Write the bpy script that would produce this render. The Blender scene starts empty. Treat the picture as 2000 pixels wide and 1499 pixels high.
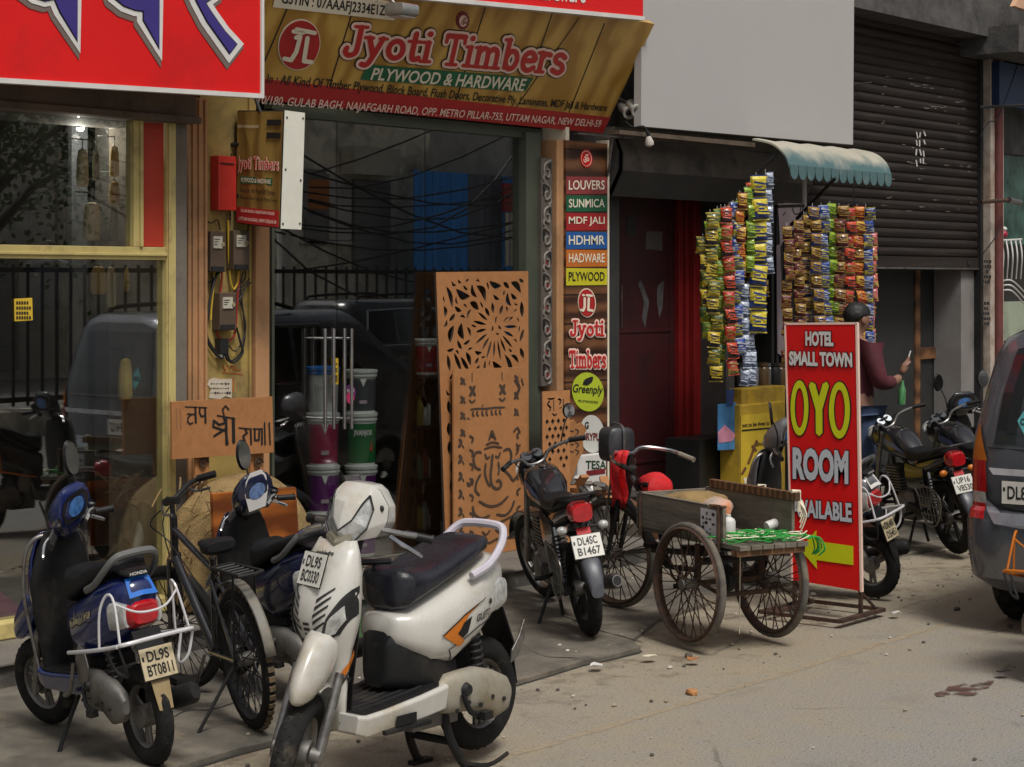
import bpy, bmesh, math, random
from mathutils import Vector as V, Matrix as M4, Quaternion
R = math.radians
random.seed(7)
S = bpy.context.scene
COL = S.collection

# ------------------------------------------------------------------ camera, sky, sun, exposure
FPX, HOR, CAM_Y, CAM_Z = 3800.0, 548.0, -8.2, 1.9
AZ = math.atan(3070 / FPX)
CA, SA = math.cos(AZ), math.sin(AZ)
cd = bpy.data.cameras.new('street_camera')
cam = bpy.data.objects.new('street_camera', cd)
COL.objects.link(cam)
cam.location = (0, CAM_Y, CAM_Z)
cam.rotation_euler = (R(90), 0, AZ - R(90))
cd.sensor_width = 36
cd.lens = 36 * FPX / 2000
cd.shift_y = -(749.5 - HOR) / 2000
cd.clip_end = 500
S.camera = cam

S.world = bpy.data.worlds.new('World')
S.world.use_nodes = True
wt = S.world.node_tree
sky = wt.nodes.new('ShaderNodeTexSky')
sky.sky_type = 'NISHITA'
sky.sun_disc = False
sky.sun_elevation = R(58)
sky.sun_rotation = R(200)
sky.dust_density = 4
hsv = wt.nodes.new('ShaderNodeHueSaturation')
hsv.inputs['Saturation'].default_value = 0.25
wt.links.new(sky.outputs[0], hsv.inputs['Color'])
wt.links.new(hsv.outputs[0], wt.nodes['Background'].inputs[0])
wt.nodes['Background'].inputs[1].default_value = 0.05
sl = bpy.data.lights.new('sun', 'SUN')
sl.energy = 1.5
sl.angle = R(16)
sl.color = (1, 0.965, 0.91)
so = bpy.data.objects.new('sun', sl)
COL.objects.link(so)
so.rotation_euler = (R(32), 0, R(-24))
S.view_settings.view_transform = 'Standard'
S.view_settings.look = 'None'
S.view_settings.exposure = 0.8
S.view_settings.gamma = 1

# ------------------------------------------------------------------ pixel of the photo -> place in the street
def ray(px, py):
    u = (px - 1000) / FPX
    return V((CA + u * SA, SA - u * CA, (HOR - py) / FPX))
C0 = V((0, CAM_Y, CAM_Z))
def onY(px, py, Y=0.0):
    d = ray(px, py)
    return C0 + d * ((Y - CAM_Y) / d.y)
def onX(px, py, X):
    d = ray(px, py)
    return C0 + d * (X / d.x)
def onG(px, py, z=0.0):
    d = ray(px, py)
    return C0 + d * ((z - CAM_Z) / d.z)
def onP(px, py, p, n):
    d = ray(px, py)
    return C0 + d * ((V(p) - C0).dot(n) / d.dot(n))

# ------------------------------------------------------------------ materials
def lin(c):
    return c
MATS = {}
def nd(t, k, **kw):
    n = t.nodes.new('ShaderNode' + k)
    for a, b in kw.items():
        setattr(n, a, b)
    return n
def mat(name, col, rough=0.6, metal=0.0, var=0.2, scale=6.0, bump=0.0, bscale=60.0, coat=0.0, dirt=None, dscale=3.0, damt=0.5, emit=0.0, spec=0.5, stretch=(1, 1, 1)):
    """base colour broken up by two noises; optional dirt colour in patches; bump"""
    if name in MATS:
        return MATS[name]
    m = bpy.data.materials.new(name)
    m.use_nodes = True
    t = m.node_tree
    L = t.links.new
    b = t.nodes['Principled BSDF']
    b.inputs['Roughness'].default_value = rough
    b.inputs['Metallic'].default_value = metal
    b.inputs['Coat Weight'].default_value = coat
    b.inputs['Coat Roughness'].default_value = 0.08
    b.inputs['Specular IOR Level'].default_value = spec
    tc = nd(t, 'TexCoord')
    mp = nd(t, 'Mapping')
    mp.inputs['Scale'].default_value = stretch
    L(tc.outputs['Object'], mp.inputs[0])
    n1 = nd(t, 'TexNoise')
    n1.inputs['Scale'].default_value = scale
    n1.inputs['Detail'].default_value = 6
    n1.inputs['Roughness'].default_value = 0.65
    L(mp.outputs[0], n1.inputs[0])
    mr = nd(t, 'MapRange')
    mr.inputs[1].default_value = 0.3
    mr.inputs[2].default_value = 0.7
    mr.inputs[3].default_value = 1 - var
    mr.inputs[4].default_value = 1 + var
    L(n1.outputs[0], mr.inputs[0])
    mx = nd(t, 'VectorMath', operation='SCALE')
    mx.inputs[0].default_value = col[:3]
    L(mr.outputs[0], mx.inputs['Scale'])
    out = mx.outputs[0]
    if dirt:
        n2 = nd(t, 'TexNoise')
        n2.inputs['Scale'].default_value = dscale
        n2.inputs['Detail'].default_value = 8
        n2.inputs['Roughness'].default_value = 0.7
        L(mp.outputs[0], n2.inputs[0])
        r2 = nd(t, 'MapRange')
        r2.inputs[1].default_value = 0.62 - 0.3 * damt
        r2.inputs[2].default_value = 0.78 - 0.2 * damt
        L(n2.outputs[0], r2.inputs[0])
        m2 = nd(t, 'Mix', data_type='RGBA')
        L(r2.outputs[0], m2.inputs[0])
        L(out, m2.inputs[6])
        m2.inputs[7].default_value = (*dirt, 1)
        out = m2.outputs[2]
    L(out, b.inputs['Base Color'])
    rr = nd(t, 'MapRange')
    rr.inputs[3].default_value = max(0.02, rough - 0.12)
    rr.inputs[4].default_value = min(1, rough + 0.12)
    L(n1.outputs[0], rr.inputs[0])
    L(rr.outputs[0], b.inputs['Roughness'])
    if bump:
        n3 = nd(t, 'TexNoise')
        n3.inputs['Scale'].default_value = bscale
        n3.inputs['Detail'].default_value = 5
        L(mp.outputs[0], n3.inputs[0])
        bp = nd(t, 'Bump')
        bp.inputs['Strength'].default_value = bump
        bp.inputs['Distance'].default_value = 0.01
        L(n3.outputs[0], bp.inputs['Height'])
        L(bp.outputs[0], b.inputs['Normal'])
    if emit:
        b.inputs['Emission Color'].default_value = (*col[:3], 1)
        b.inputs['Emission Strength'].default_value = emit
    MATS[name] = m
    return m

def wood_mat(name, c1, c2, scale=3.0, axis='X', rough=0.5, dist=6.0, stretch=(1, 1, 1), ring=True, planks=0.0, plank_axis=0, joint=(0.02, 0.012, 0.005)):
    if name in MATS:
        return MATS[name]
    m = bpy.data.materials.new(name)
    m.use_nodes = True
    t = m.node_tree
    L = t.links.new
    b = t.nodes['Principled BSDF']
    b.inputs['Roughness'].default_value = rough
    tc = nd(t, 'TexCoord')
    mp = nd(t, 'Mapping')
    mp.inputs['Scale'].default_value = stretch
    L(tc.outputs['Object'], mp.inputs[0])
    w = nd(t, 'TexWave', wave_type='BANDS', bands_direction=axis)
    w.inputs['Scale'].default_value = scale
    w.inputs['Distortion'].default_value = dist
    w.inputs['Detail'].default_value = 4
    w.inputs['Detail Scale'].default_value = 1.2
    L(mp.outputs[0], w.inputs[0])
    n = nd(t, 'TexNoise')
    n.inputs['Scale'].default_value = scale * 3
    n.inputs['Detail'].default_value = 8
    L(mp.outputs[0], n.inputs[0])
    md = nd(t, 'MixRGB') if False else nd(t, 'Math', operation='MULTIPLY')
    L(w.outputs[1], md.inputs[0])
    L(n.outputs[0], md.inputs[1])
    cr = nd(t, 'ValToRGB')
    cr.color_ramp.elements[0].position = 0.05
    cr.color_ramp.elements[0].color = (*c2, 1)
    cr.color_ramp.elements[1].position = 0.5
    cr.color_ramp.elements[1].color = (*c1, 1)
    L(md.outputs[0], cr.inputs[0])
    out = cr.outputs[0]
    if planks:
        sx = nd(t, 'SeparateXYZ')
        L(tc.outputs['Object'], sx.inputs[0])
        pm = nd(t, 'Math', operation='PINGPONG')
        L(sx.outputs[plank_axis], pm.inputs[0])
        pm.inputs[1].default_value = planks / 2
        lt = nd(t, 'Math', operation='LESS_THAN')
        L(pm.outputs[0], lt.inputs[0])
        lt.inputs[1].default_value = 0.006
        m2 = nd(t, 'Mix', data_type='RGBA')
        L(lt.outputs[0], m2.inputs[0])
        L(out, m2.inputs[6])
        m2.inputs[7].default_value = (*joint, 1)
        out = m2.outputs[2]
    L(out, b.inputs['Base Color'])
    MATS[name] = m
    return m

def glass_mat(name, tint=(0.8, 0.85, 0.85), f0=0.05, rough=0.0):
    if name in MATS:
        return MATS[name]
    m = bpy.data.materials.new(name)
    m.use_nodes = True
    t = m.node_tree
    L = t.links.new
    t.nodes.remove(t.nodes['Principled BSDF'])
    o = t.nodes['Material Output']
    lw = nd(t, 'LayerWeight')
    lw.inputs[0].default_value = 0.5
    p = nd(t, 'Math', operation='POWER')
    p.inputs[1].default_value = 5
    L(lw.outputs['Facing'], p.inputs[0])
    mr = nd(t, 'MapRange')
    mr.inputs[3].default_value = f0
    mr.inputs[4].default_value = 1
    L(p.outputs[0], mr.inputs[0])
    tr = nd(t, 'BsdfTransparent')
    tr.inputs[0].default_value = (*tint, 1)
    gl = nd(t, 'BsdfGlossy')
    gl.inputs['Roughness'].default_value = rough
    ms = nd(t, 'MixShader')
    L(mr.outputs[0], ms.inputs[0])
    L(tr.outputs[0], ms.inputs[1])
    L(gl.outputs[0], ms.inputs[2])
    L(ms.outputs[0], o.inputs[0])
    MATS[name] = m
    return m

# ------------------------------------------------------------------ text outlines (cached)
TXT = {}
def text_tris(s, bold=0.0, shear=0.0, res=3):
    k = (s, bold, shear, res)
    if k in TXT:
        return TXT[k]
    c = bpy.data.curves.new('lettering', 'FONT')
    c.body = s
    c.offset = bold
    c.shear = shear
    c.resolution_u = res
    o = bpy.data.objects.new('lettering', c)
    COL.objects.link(o)
    me = o.to_mesh()
    vs = [v.co.copy() for v in me.vertices]
    fs = [tuple(p.vertices) for p in me.polygons]
    o.to_mesh_clear()
    bpy.data.objects.remove(o)
    bpy.data.curves.remove(c)
    x0 = min(v.x for v in vs); x1 = max(v.x for v in vs)
    y0 = min(v.y for v in vs); y1 = max(v.y for v in vs)
    TXT[k] = ([((v.x - x0) / (x1 - x0), (v.y - y0) / (y1 - y0)) for v in vs], fs, (x1 - x0, y1 - y0))
    return TXT[k]

# ------------------------------------------------------------------ mesh builder
class MB:
    def __init__(s):
        s.v = []; s.f = []; s.m = []; s.mats = []
    def mi(s, m):
        if m not in s.mats:
            s.mats.append(m)
        return s.mats.index(m)
    def add(s, vs, fs, m):
        o = len(s.v)
        s.v += [tuple(v) for v in vs]
        k = s.mi(m)
        for f in fs:
            s.f.append(tuple(i + o for i in f)); s.m.append(k)
        return s
    def box(s, x0, x1, y0, y1, z0, z1, m, T=None):
        vs = [V((x, y, z)) for z in (z0, z1) for y in (y0, y1) for x in (x0, x1)]
        if T:
            vs = [T @ v for v in vs]
        return s.add(vs, [(0, 2, 3, 1), (4, 5, 7, 6), (0, 1, 5, 4), (2, 6, 7, 3), (0, 4, 6, 2), (1, 3, 7, 5)], m)
    def quad(s, pts, m):
        return s.add(pts, [tuple(range(len(pts)))], m)
    def slab(s, pts, d, m):
        """outline of 3D points pushed by vector d"""
        d = V(d); n = len(pts)
        vs = [V(p) for p in pts] + [V(p) + d for p in pts]
        fs = [tuple(range(n - 1, -1, -1)), tuple(range(n, 2 * n))]
        fs += [(i, (i + 1) % n, n + (i + 1) % n, n + i) for i in range(n)]
        return s.add(vs, fs, m)
    def rings(s, rs, m, cap=True, closed=True, loop=False):
        n = len(rs[0]); vs = [p for r in rs for p in r]; fs = []
        k = len(rs)
        for i in range(k if loop else k - 1):
            a = i * n; b = ((i + 1) % k) * n
            for j in range(n if closed else n - 1):
                j2 = (j + 1) % n
                fs.append((a + j, a + j2, b + j2, b + j))
        if cap and not loop:
            fs.append(tuple(range(n - 1, -1, -1)))
            fs.append(tuple((k - 1) * n + j for j in range(n)))
        return s.add(vs, fs, m)
    def tube(s, pts, r, m, n=8, loop=False, cap=True):
        pts = [V(p) for p in pts]; k = len(pts)
        rad = r if isinstance(r, (list, tuple)) else [r] * k
        rs = []; N = None
        for i, p in enumerate(pts):
            a = pts[i - 1] if (i or loop) else p
            b = pts[(i + 1) % k] if (i < k - 1 or loop) else p
            t = (b - a)
            if t.length < 1e-9:
                t = V((0, 0, 1))
            t.normalize()
            if N is None:
                N = t.orthogonal().normalized()
            else:
                N = (N - t * N.dot(t))
                N = N.normalized() if N.length > 1e-6 else t.orthogonal().normalized()
            B = t.cross(N)
            rs.append([p + (N * math.cos(2 * math.pi * j / n) + B * math.sin(2 * math.pi * j / n)) * rad[i] for j in range(n)])
        return s.rings(rs, m, cap=cap, loop=loop)
    def lathe(s, prof, o, ax, m, n=24, cap=True):
        o = V(o); ax = V(ax).normalized(); u = ax.orthogonal().normalized(); w = ax.cross(u)
        rs = [[o + ax * z + (u * math.cos(2 * math.pi * j / n) + w * math.sin(2 * math.pi * j / n)) * max(r, 1e-4) for j in range(n)] for r, z in prof]
        return s.rings(rs, m, cap=cap)
    def torus(s, o, ax, R_, r, m, n=40, k=10, sq=1.0):
        o = V(o); ax = V(ax).normalized(); u = ax.orthogonal().normalized(); w = ax.cross(u)
        rs = []
        for i in range(n):
            a = 2 * math.pi * i / n; d = u * math.cos(a) + w * math.sin(a)
            rs.append([o + d * (R_ + r * math.cos(2 * math.pi * j / k)) + ax * (r * sq * math.sin(2 * math.pi * j / k)) for j in range(k)])
        return s.rings(rs, m, loop=True)
    def ball(s, o, rx, ry, rz, m, n=16, k=10, T=None):
        o = V(o); rs = []
        for i in range(k + 1):
            a = -math.pi / 2 + math.pi * i / k
            c = max(math.cos(a), 1e-3)
            ring = [V((rx * c * math.cos(2 * math.pi * j / n), ry * c * math.sin(2 * math.pi * j / n), rz * math.sin(a))) for j in range(n)]
            rs.append([o + ((T @ p) if T else p) for p in ring])
        return s.rings(rs, m)
    def hull(s, st, m, n=20, e=2.6, T=None, cap=True):
        """stations along x: (x, z_bottom, z_top, half_width[, y_shift])"""
        rs = []
        for q in st:
            x, zb, zt, hw = q[:4]; yc = q[4] if len(q) > 4 else 0
            ring = []
            for j in range(n):
                a = 2 * math.pi * j / n; c, sn = math.cos(a), math.sin(a)
                y = yc + hw * math.copysign(abs(c) ** (2 / e), c)
                z = (zb + zt) / 2 + (zt - zb) / 2 * math.copysign(abs(sn) ** (2 / e), sn)
                p = V((x, y, z))
                ring.append((T @ p) if T else p)
            rs.append(ring)
        return s.rings(rs, m, cap=cap)
    def hullz(s, st, m, n=12, e=2.2, T=None, back=True, cap=True):
        """stations along z: (z, x_edge, x_front, half_width): a shield bulging to +x"""
        rs = []
        for z, xb, xf, w in st:
            ring = []
            for j in range(n + 1):
                a = -math.pi / 2 + math.pi * j / n
                ring.append(V((xb + (xf - xb) * max(math.cos(a), 0) ** (2 / e), w * math.copysign(abs(math.sin(a)) ** (2 / e), math.sin(a)), z)))
            if back:
                ring += [V((xb - 0.012, w * 0.5, z)), V((xb - 0.012, -w * 0.5, z))]
            if T:
                ring = [T @ p for p in ring]
            rs.append(ring)
        return s.rings(rs, m, cap=cap, closed=back)
    def text(s, txt, c, m, bold=0.0, shear=0.0, lift=0.0, res=3, keep=None):
        """c: corners bottom-left, bottom-right, top-right, top-left (3D)"""
        uv, fs, (w, h) = text_tris(txt, bold, shear, res)
        a, b, cc, d = [V(p) for p in c]
        n = (b - a).cross(d - a).normalized() * lift
        return s.add([a * (1 - u) * (1 - v) + b * u * (1 - v) + cc * u * v + d * (1 - u) * v + n for u, v in uv], fs, m)
    def strokes(s, lines, w, fn, m, caps=6):
        """polylines in a flat (u, v) space drawn w wide; fn maps (u, v) to 3D"""
        kk_ = 0
        for ln in lines:
            ww = w
            if isinstance(ln, tuple):
                ln, ww = ln
            for (x0, y0), (x1, y1) in zip(ln, ln[1:]):
                dx, dy = x1 - x0, y1 - y0; l = math.hypot(dx, dy) or 1e-6
                nx, ny = -dy / l * ww / 2, dx / l * ww / 2
                pts = []
                a0 = math.atan2(ny, nx)
                for i in range(caps + 1):
                    a = a0 + math.pi * i / caps
                    pts.append((x0 + math.cos(a) * ww / 2, y0 + math.sin(a) * ww / 2))
                for i in range(caps + 1):
                    a = a0 + math.pi + math.pi * i / caps
                    pts.append((x1 + math.cos(a) * ww / 2, y1 + math.sin(a) * ww / 2))
                q0 = [fn(*p) for p in pts]
                nn = (q0[len(pts) // 3] - q0[0]).cross(q0[2 * len(pts) // 3] - q0[0])
                if nn.length > 1e-12:
                    nn.normalize()
                    if nn.dot(C0 - q0[0]) < 0: nn = -nn
                    q0 = [p + nn * (kk_ * 0.00004) for p in q0]
                kk_ += 1
                s.add(q0, [tuple(range(len(pts)))], m)
        return s
    def build(s, name, parent=None, smooth=False, bevel=0.0, sub=0, ang=40, loc=None):
        me = bpy.data.meshes.new(name)
        me.from_pydata(s.v, [], s.f)
        for m in s.mats:
            me.materials.append(m)
        me.polygons.foreach_set('material_index', s.m)
        if smooth:
            me.polygons.foreach_set('use_smooth', [True] * len(s.f))
            try:
                me.set_sharp_from_angle(angle=R(ang))
            except Exception:
                pass
        me.update()
        o = bpy.data.objects.new(name, me)
        COL.objects.link(o)
        if parent:
            o.parent = parent
        if loc:
            o.location = loc
        if bevel:
            b = o.modifiers.new('bevel', 'BEVEL'); b.width = bevel; b.segments = 2; b.limit_method = 'ANGLE'; b.angle_limit = R(35)
        if sub:
            b = o.modifiers.new('subd', 'SUBSURF'); b.levels = sub; b.render_levels = sub
        return o

def tag(o, label, cat, group=None, kind=None):
    o['label'] = label; o['category'] = cat
    if group: o['group'] = group
    if kind: o['kind'] = kind
    return o
def thing(name, label, cat, loc=(0, 0, 0), rot=(0, 0, 0), group=None):
    o = bpy.data.objects.new(name, None)
    o.empty_display_size = 0.2
    COL.objects.link(o)
    o.location = loc; o.rotation_euler = rot
    return tag(o, label, cat, group)
def struct(o):
    o['kind'] = 'structure'
    return o
def copy_tree(o, parent=None):
    c = o.copy(); COL.objects.link(c)
    if parent: c.parent = parent
    for ch in [x for x in bpy.data.objects if x.parent == o]:
        copy_tree(ch, c)
    return c
def smooth_path(pts, k=6, loop=False):
    """Catmull-Rom through the points"""
    P = [V(p) for p in pts]; n = len(P); out = []
    for i in range(n if loop else n - 1):
        p0 = P[i - 1] if (i or loop) else P[0]; p1 = P[i]; p2 = P[(i + 1) % n]; p3 = P[(i + 2) % n] if (i + 2 < n or loop) else P[-1]
        for j in range(k):
            t = j / k
            out.append(0.5 * ((2 * p1) + (p2 - p0) * t + (2 * p0 - 5 * p1 + 4 * p2 - p3) * t * t + (3 * p1 - p0 - 3 * p2 + p3) * t ** 3))
    if not loop:
        out.append(P[-1])
    return out
def cat2(pts, k=5):
    return [(p.x, p.y) for p in smooth_path([(x, y, 0) for x, y in pts], k)]
# ------------------------------------------------------------------ palette
m_red = mat('sign_red', (0.66, 0.003, 0.003), 0.5, var=0.06, scale=1.5, dirt=(0.5, 0.004, 0.004), dscale=1.2, damt=0.3, bump=.25, bscale=3.5)
m_white = mat('white_paint', (0.62, 0.6, 0.57), 0.5, var=0.1)
m_cream = mat('cream_print', (0.78, 0.7, 0.54), 0.5, var=0.06)
m_pinkw = mat('pale_pink_print', (0.85, 0.6, 0.5), 0.5, var=0.05)
m_black = mat('black_paint', (0.012, 0.012, 0.012), 0.5, var=0.2)
m_dk = mat('dark_grey', (0.018, 0.0175, 0.0175), 0.55, spec=.35)
m_rubber = mat('rubber', (0.014, 0.0135, 0.013), 0.9, spec=.25, var=0.35, scale=20, dirt=(0.09, 0.075, 0.055), dscale=9, damt=0.25)
m_plastic = mat('black_plastic', (0.01, 0.01, 0.0105), 0.5, spec=.3, var=0.3, scale=8, dirt=(0.035, 0.03, 0.024), dscale=5, damt=0.35)
m_chrome = mat('chrome', (0.55, 0.55, 0.56), 0.18, 1.0, var=0.15)
m_steel = mat('dull_steel', (0.26, 0.25, 0.24), 0.42, 0.9, var=0.3, scale=14, dirt=(0.09, 0.06, 0.04), dscale=8, damt=0.3)
m_alu = mat('cast_alloy', (0.2, 0.19, 0.175), 0.55, 0.6, var=0.3, scale=12, dirt=(0.06, 0.05, 0.04), dscale=6, damt=0.5)
m_rust = mat('rusty_iron', (0.07, 0.036, 0.022), 0.85, 0.2, var=0.5, scale=25, dirt=(0.03, 0.025, 0.022), dscale=14)
m_yellow = mat('ochre_wall', (0.36, 0.25, 0.07), 0.8, var=0.18, scale=3, dirt=(0.16, 0.11, 0.05), dscale=2.5, damt=0.55, bump=0.15)
m_tan = mat('tan_wall', (0.42, 0.22, 0.1), 0.75, var=0.12, scale=3, dirt=(0.25, 0.14, 0.07), dscale=2, damt=0.4, bump=0.1)
m_yframe = mat('yellow_frame', (0.52, 0.42, 0.16), 0.5, var=0.12, scale=4, dirt=(0.3, 0.22, 0.09), dscale=5, damt=0.35)
m_redpan = mat('red_panel', (0.42, 0.035, 0.015), 0.55, var=0.2, scale=2)
m_brown = mat('brown_fascia', (0.105, 0.075, 0.05), 0.75, var=0.2, scale=3, dirt=(0.05, 0.035, 0.025), dscale=4)
m_grey = mat('grey_render', (0.17, 0.142, 0.112), 0.9, var=0.25, scale=3, dirt=(0.1, 0.09, 0.08), dscale=3, bump=0.4, bscale=25)
m_darkwall = mat('sooty_wall', (0.075, 0.07, 0.066), 0.9, var=0.4, scale=5, dirt=(0.03, 0.028, 0.027), dscale=3, bump=0.5, bscale=25)
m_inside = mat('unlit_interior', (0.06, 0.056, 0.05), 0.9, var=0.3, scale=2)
m_glass = glass_mat('shop_glass', (0.9, 0.92, 0.91), 0.2)
m_mdf = mat('raw_mdf', (0.35, 0.15, 0.05), 0.75, var=0.12, scale=30, dirt=(0.29, 0.12, 0.038), dscale=3, damt=0.4)
m_mdfcut = mat('burnt_mdf_edge', (0.05, 0.028, 0.016), 0.9)
m_gframe = mat('dull_green_frame', (0.06, 0.066, 0.046), 0.5, var=0.15)
m_plank = wood_mat('printed_plank', (0.6, 0.37, 0.085), (0.4, 0.21, 0.035), scale=1.1, axis='X', rough=0.4, dist=14, stretch=(1, 1, 0.16))
m_redband = mat('sign_band', (0.42, 0.02, 0.02), 0.45, var=0.1)
m_dwood = wood_mat('printed_dark_wood', (0.17, 0.07, 0.03), (0.045, 0.018, 0.01), scale=2.5, axis='Z', rough=0.4, dist=5, stretch=(0.4, 1, 1), planks=0.2, plank_axis=2)
m_concrete = None

# ------------------------------------------------------------------ ground
def ground_mat(name, kind):
    m = bpy.data.materials.new(name)
    m.use_nodes = True
    t = m.node_tree; L = t.links.new
    b = t.nodes['Principled BSDF']
    b.inputs['Roughness'].default_value = 0.9
    tc = nd(t, 'TexCoord')
    def noise(sc, det=8, rough=0.65):
        n = nd(t, 'TexNoise'); n.inputs['Scale'].default_value = sc; n.inputs['Detail'].default_value = det; n.inputs['Roughness'].default_value = rough
        L(tc.outputs['Object'], n.inputs[0]); return n
    def ramp(src, a, b_, lo=0.0, hi=1.0):
        r = nd(t, 'MapRange'); r.inputs[1].default_value = a; r.inputs[2].default_value = b_; r.inputs[3].default_value = lo; r.inputs[4].default_value = hi
        L(src, r.inputs[0]); return r.outputs[0]
    def mix(f, a, c):
        x = nd(t, 'Mix', data_type='RGBA'); L(f, x.inputs[0])
        if isinstance(a, tuple): x.inputs[6].default_value = (*a, 1)
        else: L(a, x.inputs[6])
        if isinstance(c, tuple): x.inputs[7].default_value = (*c, 1)
        else: L(c, x.inputs[7])
        return x.outputs[2]
    grain = noise(95, 4, 0.75); patch = noise(0.9); mid = noise(5)
    if kind == 'road':
        col = mix(ramp(grain.outputs[0], 0.3, 0.7), (0.13, 0.123, 0.11), (0.36, 0.342, 0.315))
        # dust lying along the kerb side, thinning out towards the middle of the road
        sx = nd(t, 'SeparateXYZ'); L(tc.outputs['Object'], sx.inputs[0])
        ad = nd(t, 'Math', operation='ADD'); L(sx.outputs[1], ad.inputs[0])
        L(ramp(mid.outputs[0], 0.3, 0.7, -0.7, 0.7), ad.inputs[1])
        dust = ramp(ad.outputs[0], -5.0, -3.0)
        dcol = mix(ramp(grain.outputs[0], 0.3, 0.7), (0.21, 0.172, 0.112), (0.40, 0.332, 0.225))
        dm = nd(t, 'Math', operation='MULTIPLY'); L(dust, dm.inputs[0]); L(ramp(patch.outputs[0], 0.25, 0.6, 0.35, 0.9), dm.inputs[1])
        col = mix(dm.outputs[0], col, dcol)
        shoulder = ramp(ad.outputs[0], -3.0, -2.5)
        clod = noise(4.2, 8, 0.7)
        sm_ = nd(t, 'Math', operation='MULTIPLY'); L(shoulder, sm_.inputs[0]); L(ramp(clod.outputs[0], 0.48, 0.62, 0, 0.85), sm_.inputs[1])
        col = mix(sm_.outputs[0], col, (0.12, 0.09, 0.058))
        pits = noise(48, 2, 0.5)
        crk = nd(t, 'TexVoronoi'); crk.feature = 'DISTANCE_TO_EDGE'; crk.inputs['Scale'].default_value = 0.9; wob = nd(t, 'Mix', data_type='RGBA'); wob.inputs[0].default_value = 0.12; L(tc.outputs['Object'], wob.inputs[6]); L(noise(3, 6, .7).outputs[1], wob.inputs[7]); L(wob.outputs[2], crk.inputs['Vector'])
        cm_ = nd(t, 'Math', operation='MULTIPLY'); L(ramp(crk.outputs['Distance'], 0.004, 0.012, 0.7, 0), cm_.inputs[0]); L(ramp(patch.outputs[0], 0.5, 0.62), cm_.inputs[1])
        col = mix(cm_.outputs[0], col, (0.07, 0.06, 0.05))
        blot = noise(1.7, 6, 0.6)
        col = mix(ramp(blot.outputs[0], 0.56, 0.72, 0, 0.45), col, (0.13, 0.115, 0.095))
        col = mix(ramp(pits.outputs[0], 0.66, 0.7, 0, 0.75), col, (0.05, 0.045, 0.04))
        b.inputs['Roughness'].default_value = 0.88
    elif kind == 'apron':
        col = mix(ramp(mid.outputs[0], 0.35, 0.65), (0.1, 0.088, 0.07), (0.2, 0.174, 0.134))
        col = mix(ramp(patch.outputs[0], 0.45, 0.62, 0, 0.8), col, (0.06, 0.054, 0.046))
        oil = noise(3.1, 5, 0.55)
        col = mix(ramp(oil.outputs[0], 0.6, 0.7, 0, 0.7), col, (0.04, 0.036, 0.032))
        col = mix(ramp(grain.outputs[0], 0.55, 0.8, 0, 0.5), col, (0.27, 0.225, 0.165))
        st = noise(2.2, 10, 0.75)
        col = mix(ramp(st.outputs[0], 0.56, 0.68, 0, 0.7), col, (0.26, 0.2, 0.125))
    else:
        col = mix(ramp(mid.outputs[0], 0.35, 0.65), (0.25, 0.19, 0.115), (0.4, 0.31, 0.2))
        col = mix(ramp(grain.outputs[0], 0.55, 0.75, 0, 0.6), col, (0.12, 0.095, 0.065))
        col = mix(ramp(patch.outputs[0], 0.5, 0.62, 0, 0.6), col, (0.1, 0.08, 0.055))
    L(col, b.inputs['Base Color'])
    bp = nd(t, 'Bump'); bp.inputs['Strength'].default_value = 0.6; bp.inputs['Distance'].default_value = 0.006
    ad2 = nd(t, 'Math', operation='ADD'); L(grain.outputs[0], ad2.inputs[0]); L(noise(30).outputs[0], ad2.inputs[1])
    L(ad2.outputs[0], bp.inputs['Height']); L(bp.outputs[0], b.inputs['Normal'])
    return m
m_road = ground_mat('dusty_asphalt', 'road')
m_apron = ground_mat('worn_concrete', 'apron')
m_dust = ground_mat('road_dust', 'dust')

struct(MB().quad([(-150, -150, 0), (200, -150, 0), (200, 150, 0), (-150, 150, 0)], m_road).build('road'))

def ragged(x0, x1, y, amp, step, seed):
    rnd = random.Random(seed); pts = []; x = x0
    while x < x1:
        pts.append((x, y + rnd.uniform(-amp, amp))); x += step * rnd.uniform(0.6, 1.4)
    pts.append((x1, y)); return pts
edge = ragged(-3, 8.15, -2.46, 0.025, 0.22, 3) + [(8.3, -2.3), (8.9, -2.05), (9.6, -1.95)] + ragged(9.9, 40, -1.9, 0.06, 0.5, 4)
struct(MB().slab([(x, y, 0.0) for x, y in edge] + [(40, 6, 0.0), (-3, 6, 0.0)], (0, 0, 0.022), m_apron).build('pavement'))
m_edge_shade = mat('edge_shade', (.03, .027, .023), .95, var=.4, scale=20)  # dark strip that paints the step's shadow along the pavement edge
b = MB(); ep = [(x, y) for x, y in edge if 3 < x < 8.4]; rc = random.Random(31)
b.rings([[V((x, y - .004 - rc.uniform(.004, .03), .003)), V((x, y + .004, .003))] for x, y in ep], m_edge_shade, cap=False, closed=False)
struct(b.build('pavement_edge_shade'))
# worn white edge line on the road
m_line = mat('worn_road_paint', (0.36, 0.31, 0.24), 0.92, var=0.2, scale=20, dirt=(0.27, 0.215, 0.14), dscale=24, damt=1.2)
b = MB()
x = 3.0
rl = random.Random(4)
while x < 11.5:
    w = rl.uniform(0.1, 0.35)
    b.quad([(x, -3.335 + rl.uniform(-.012, .012), 0.0012), (x + w, -3.335 + rl.uniform(-.012, .012), 0.0012), (x + w, -3.29 + rl.uniform(-.012, .012), 0.0012), (x, -3.29 + rl.uniform(-.012, .012), 0.0012)], m_line)
    x += w + rl.uniform(0.0, 0.02)
struct(b.build('road_markings'))

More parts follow.
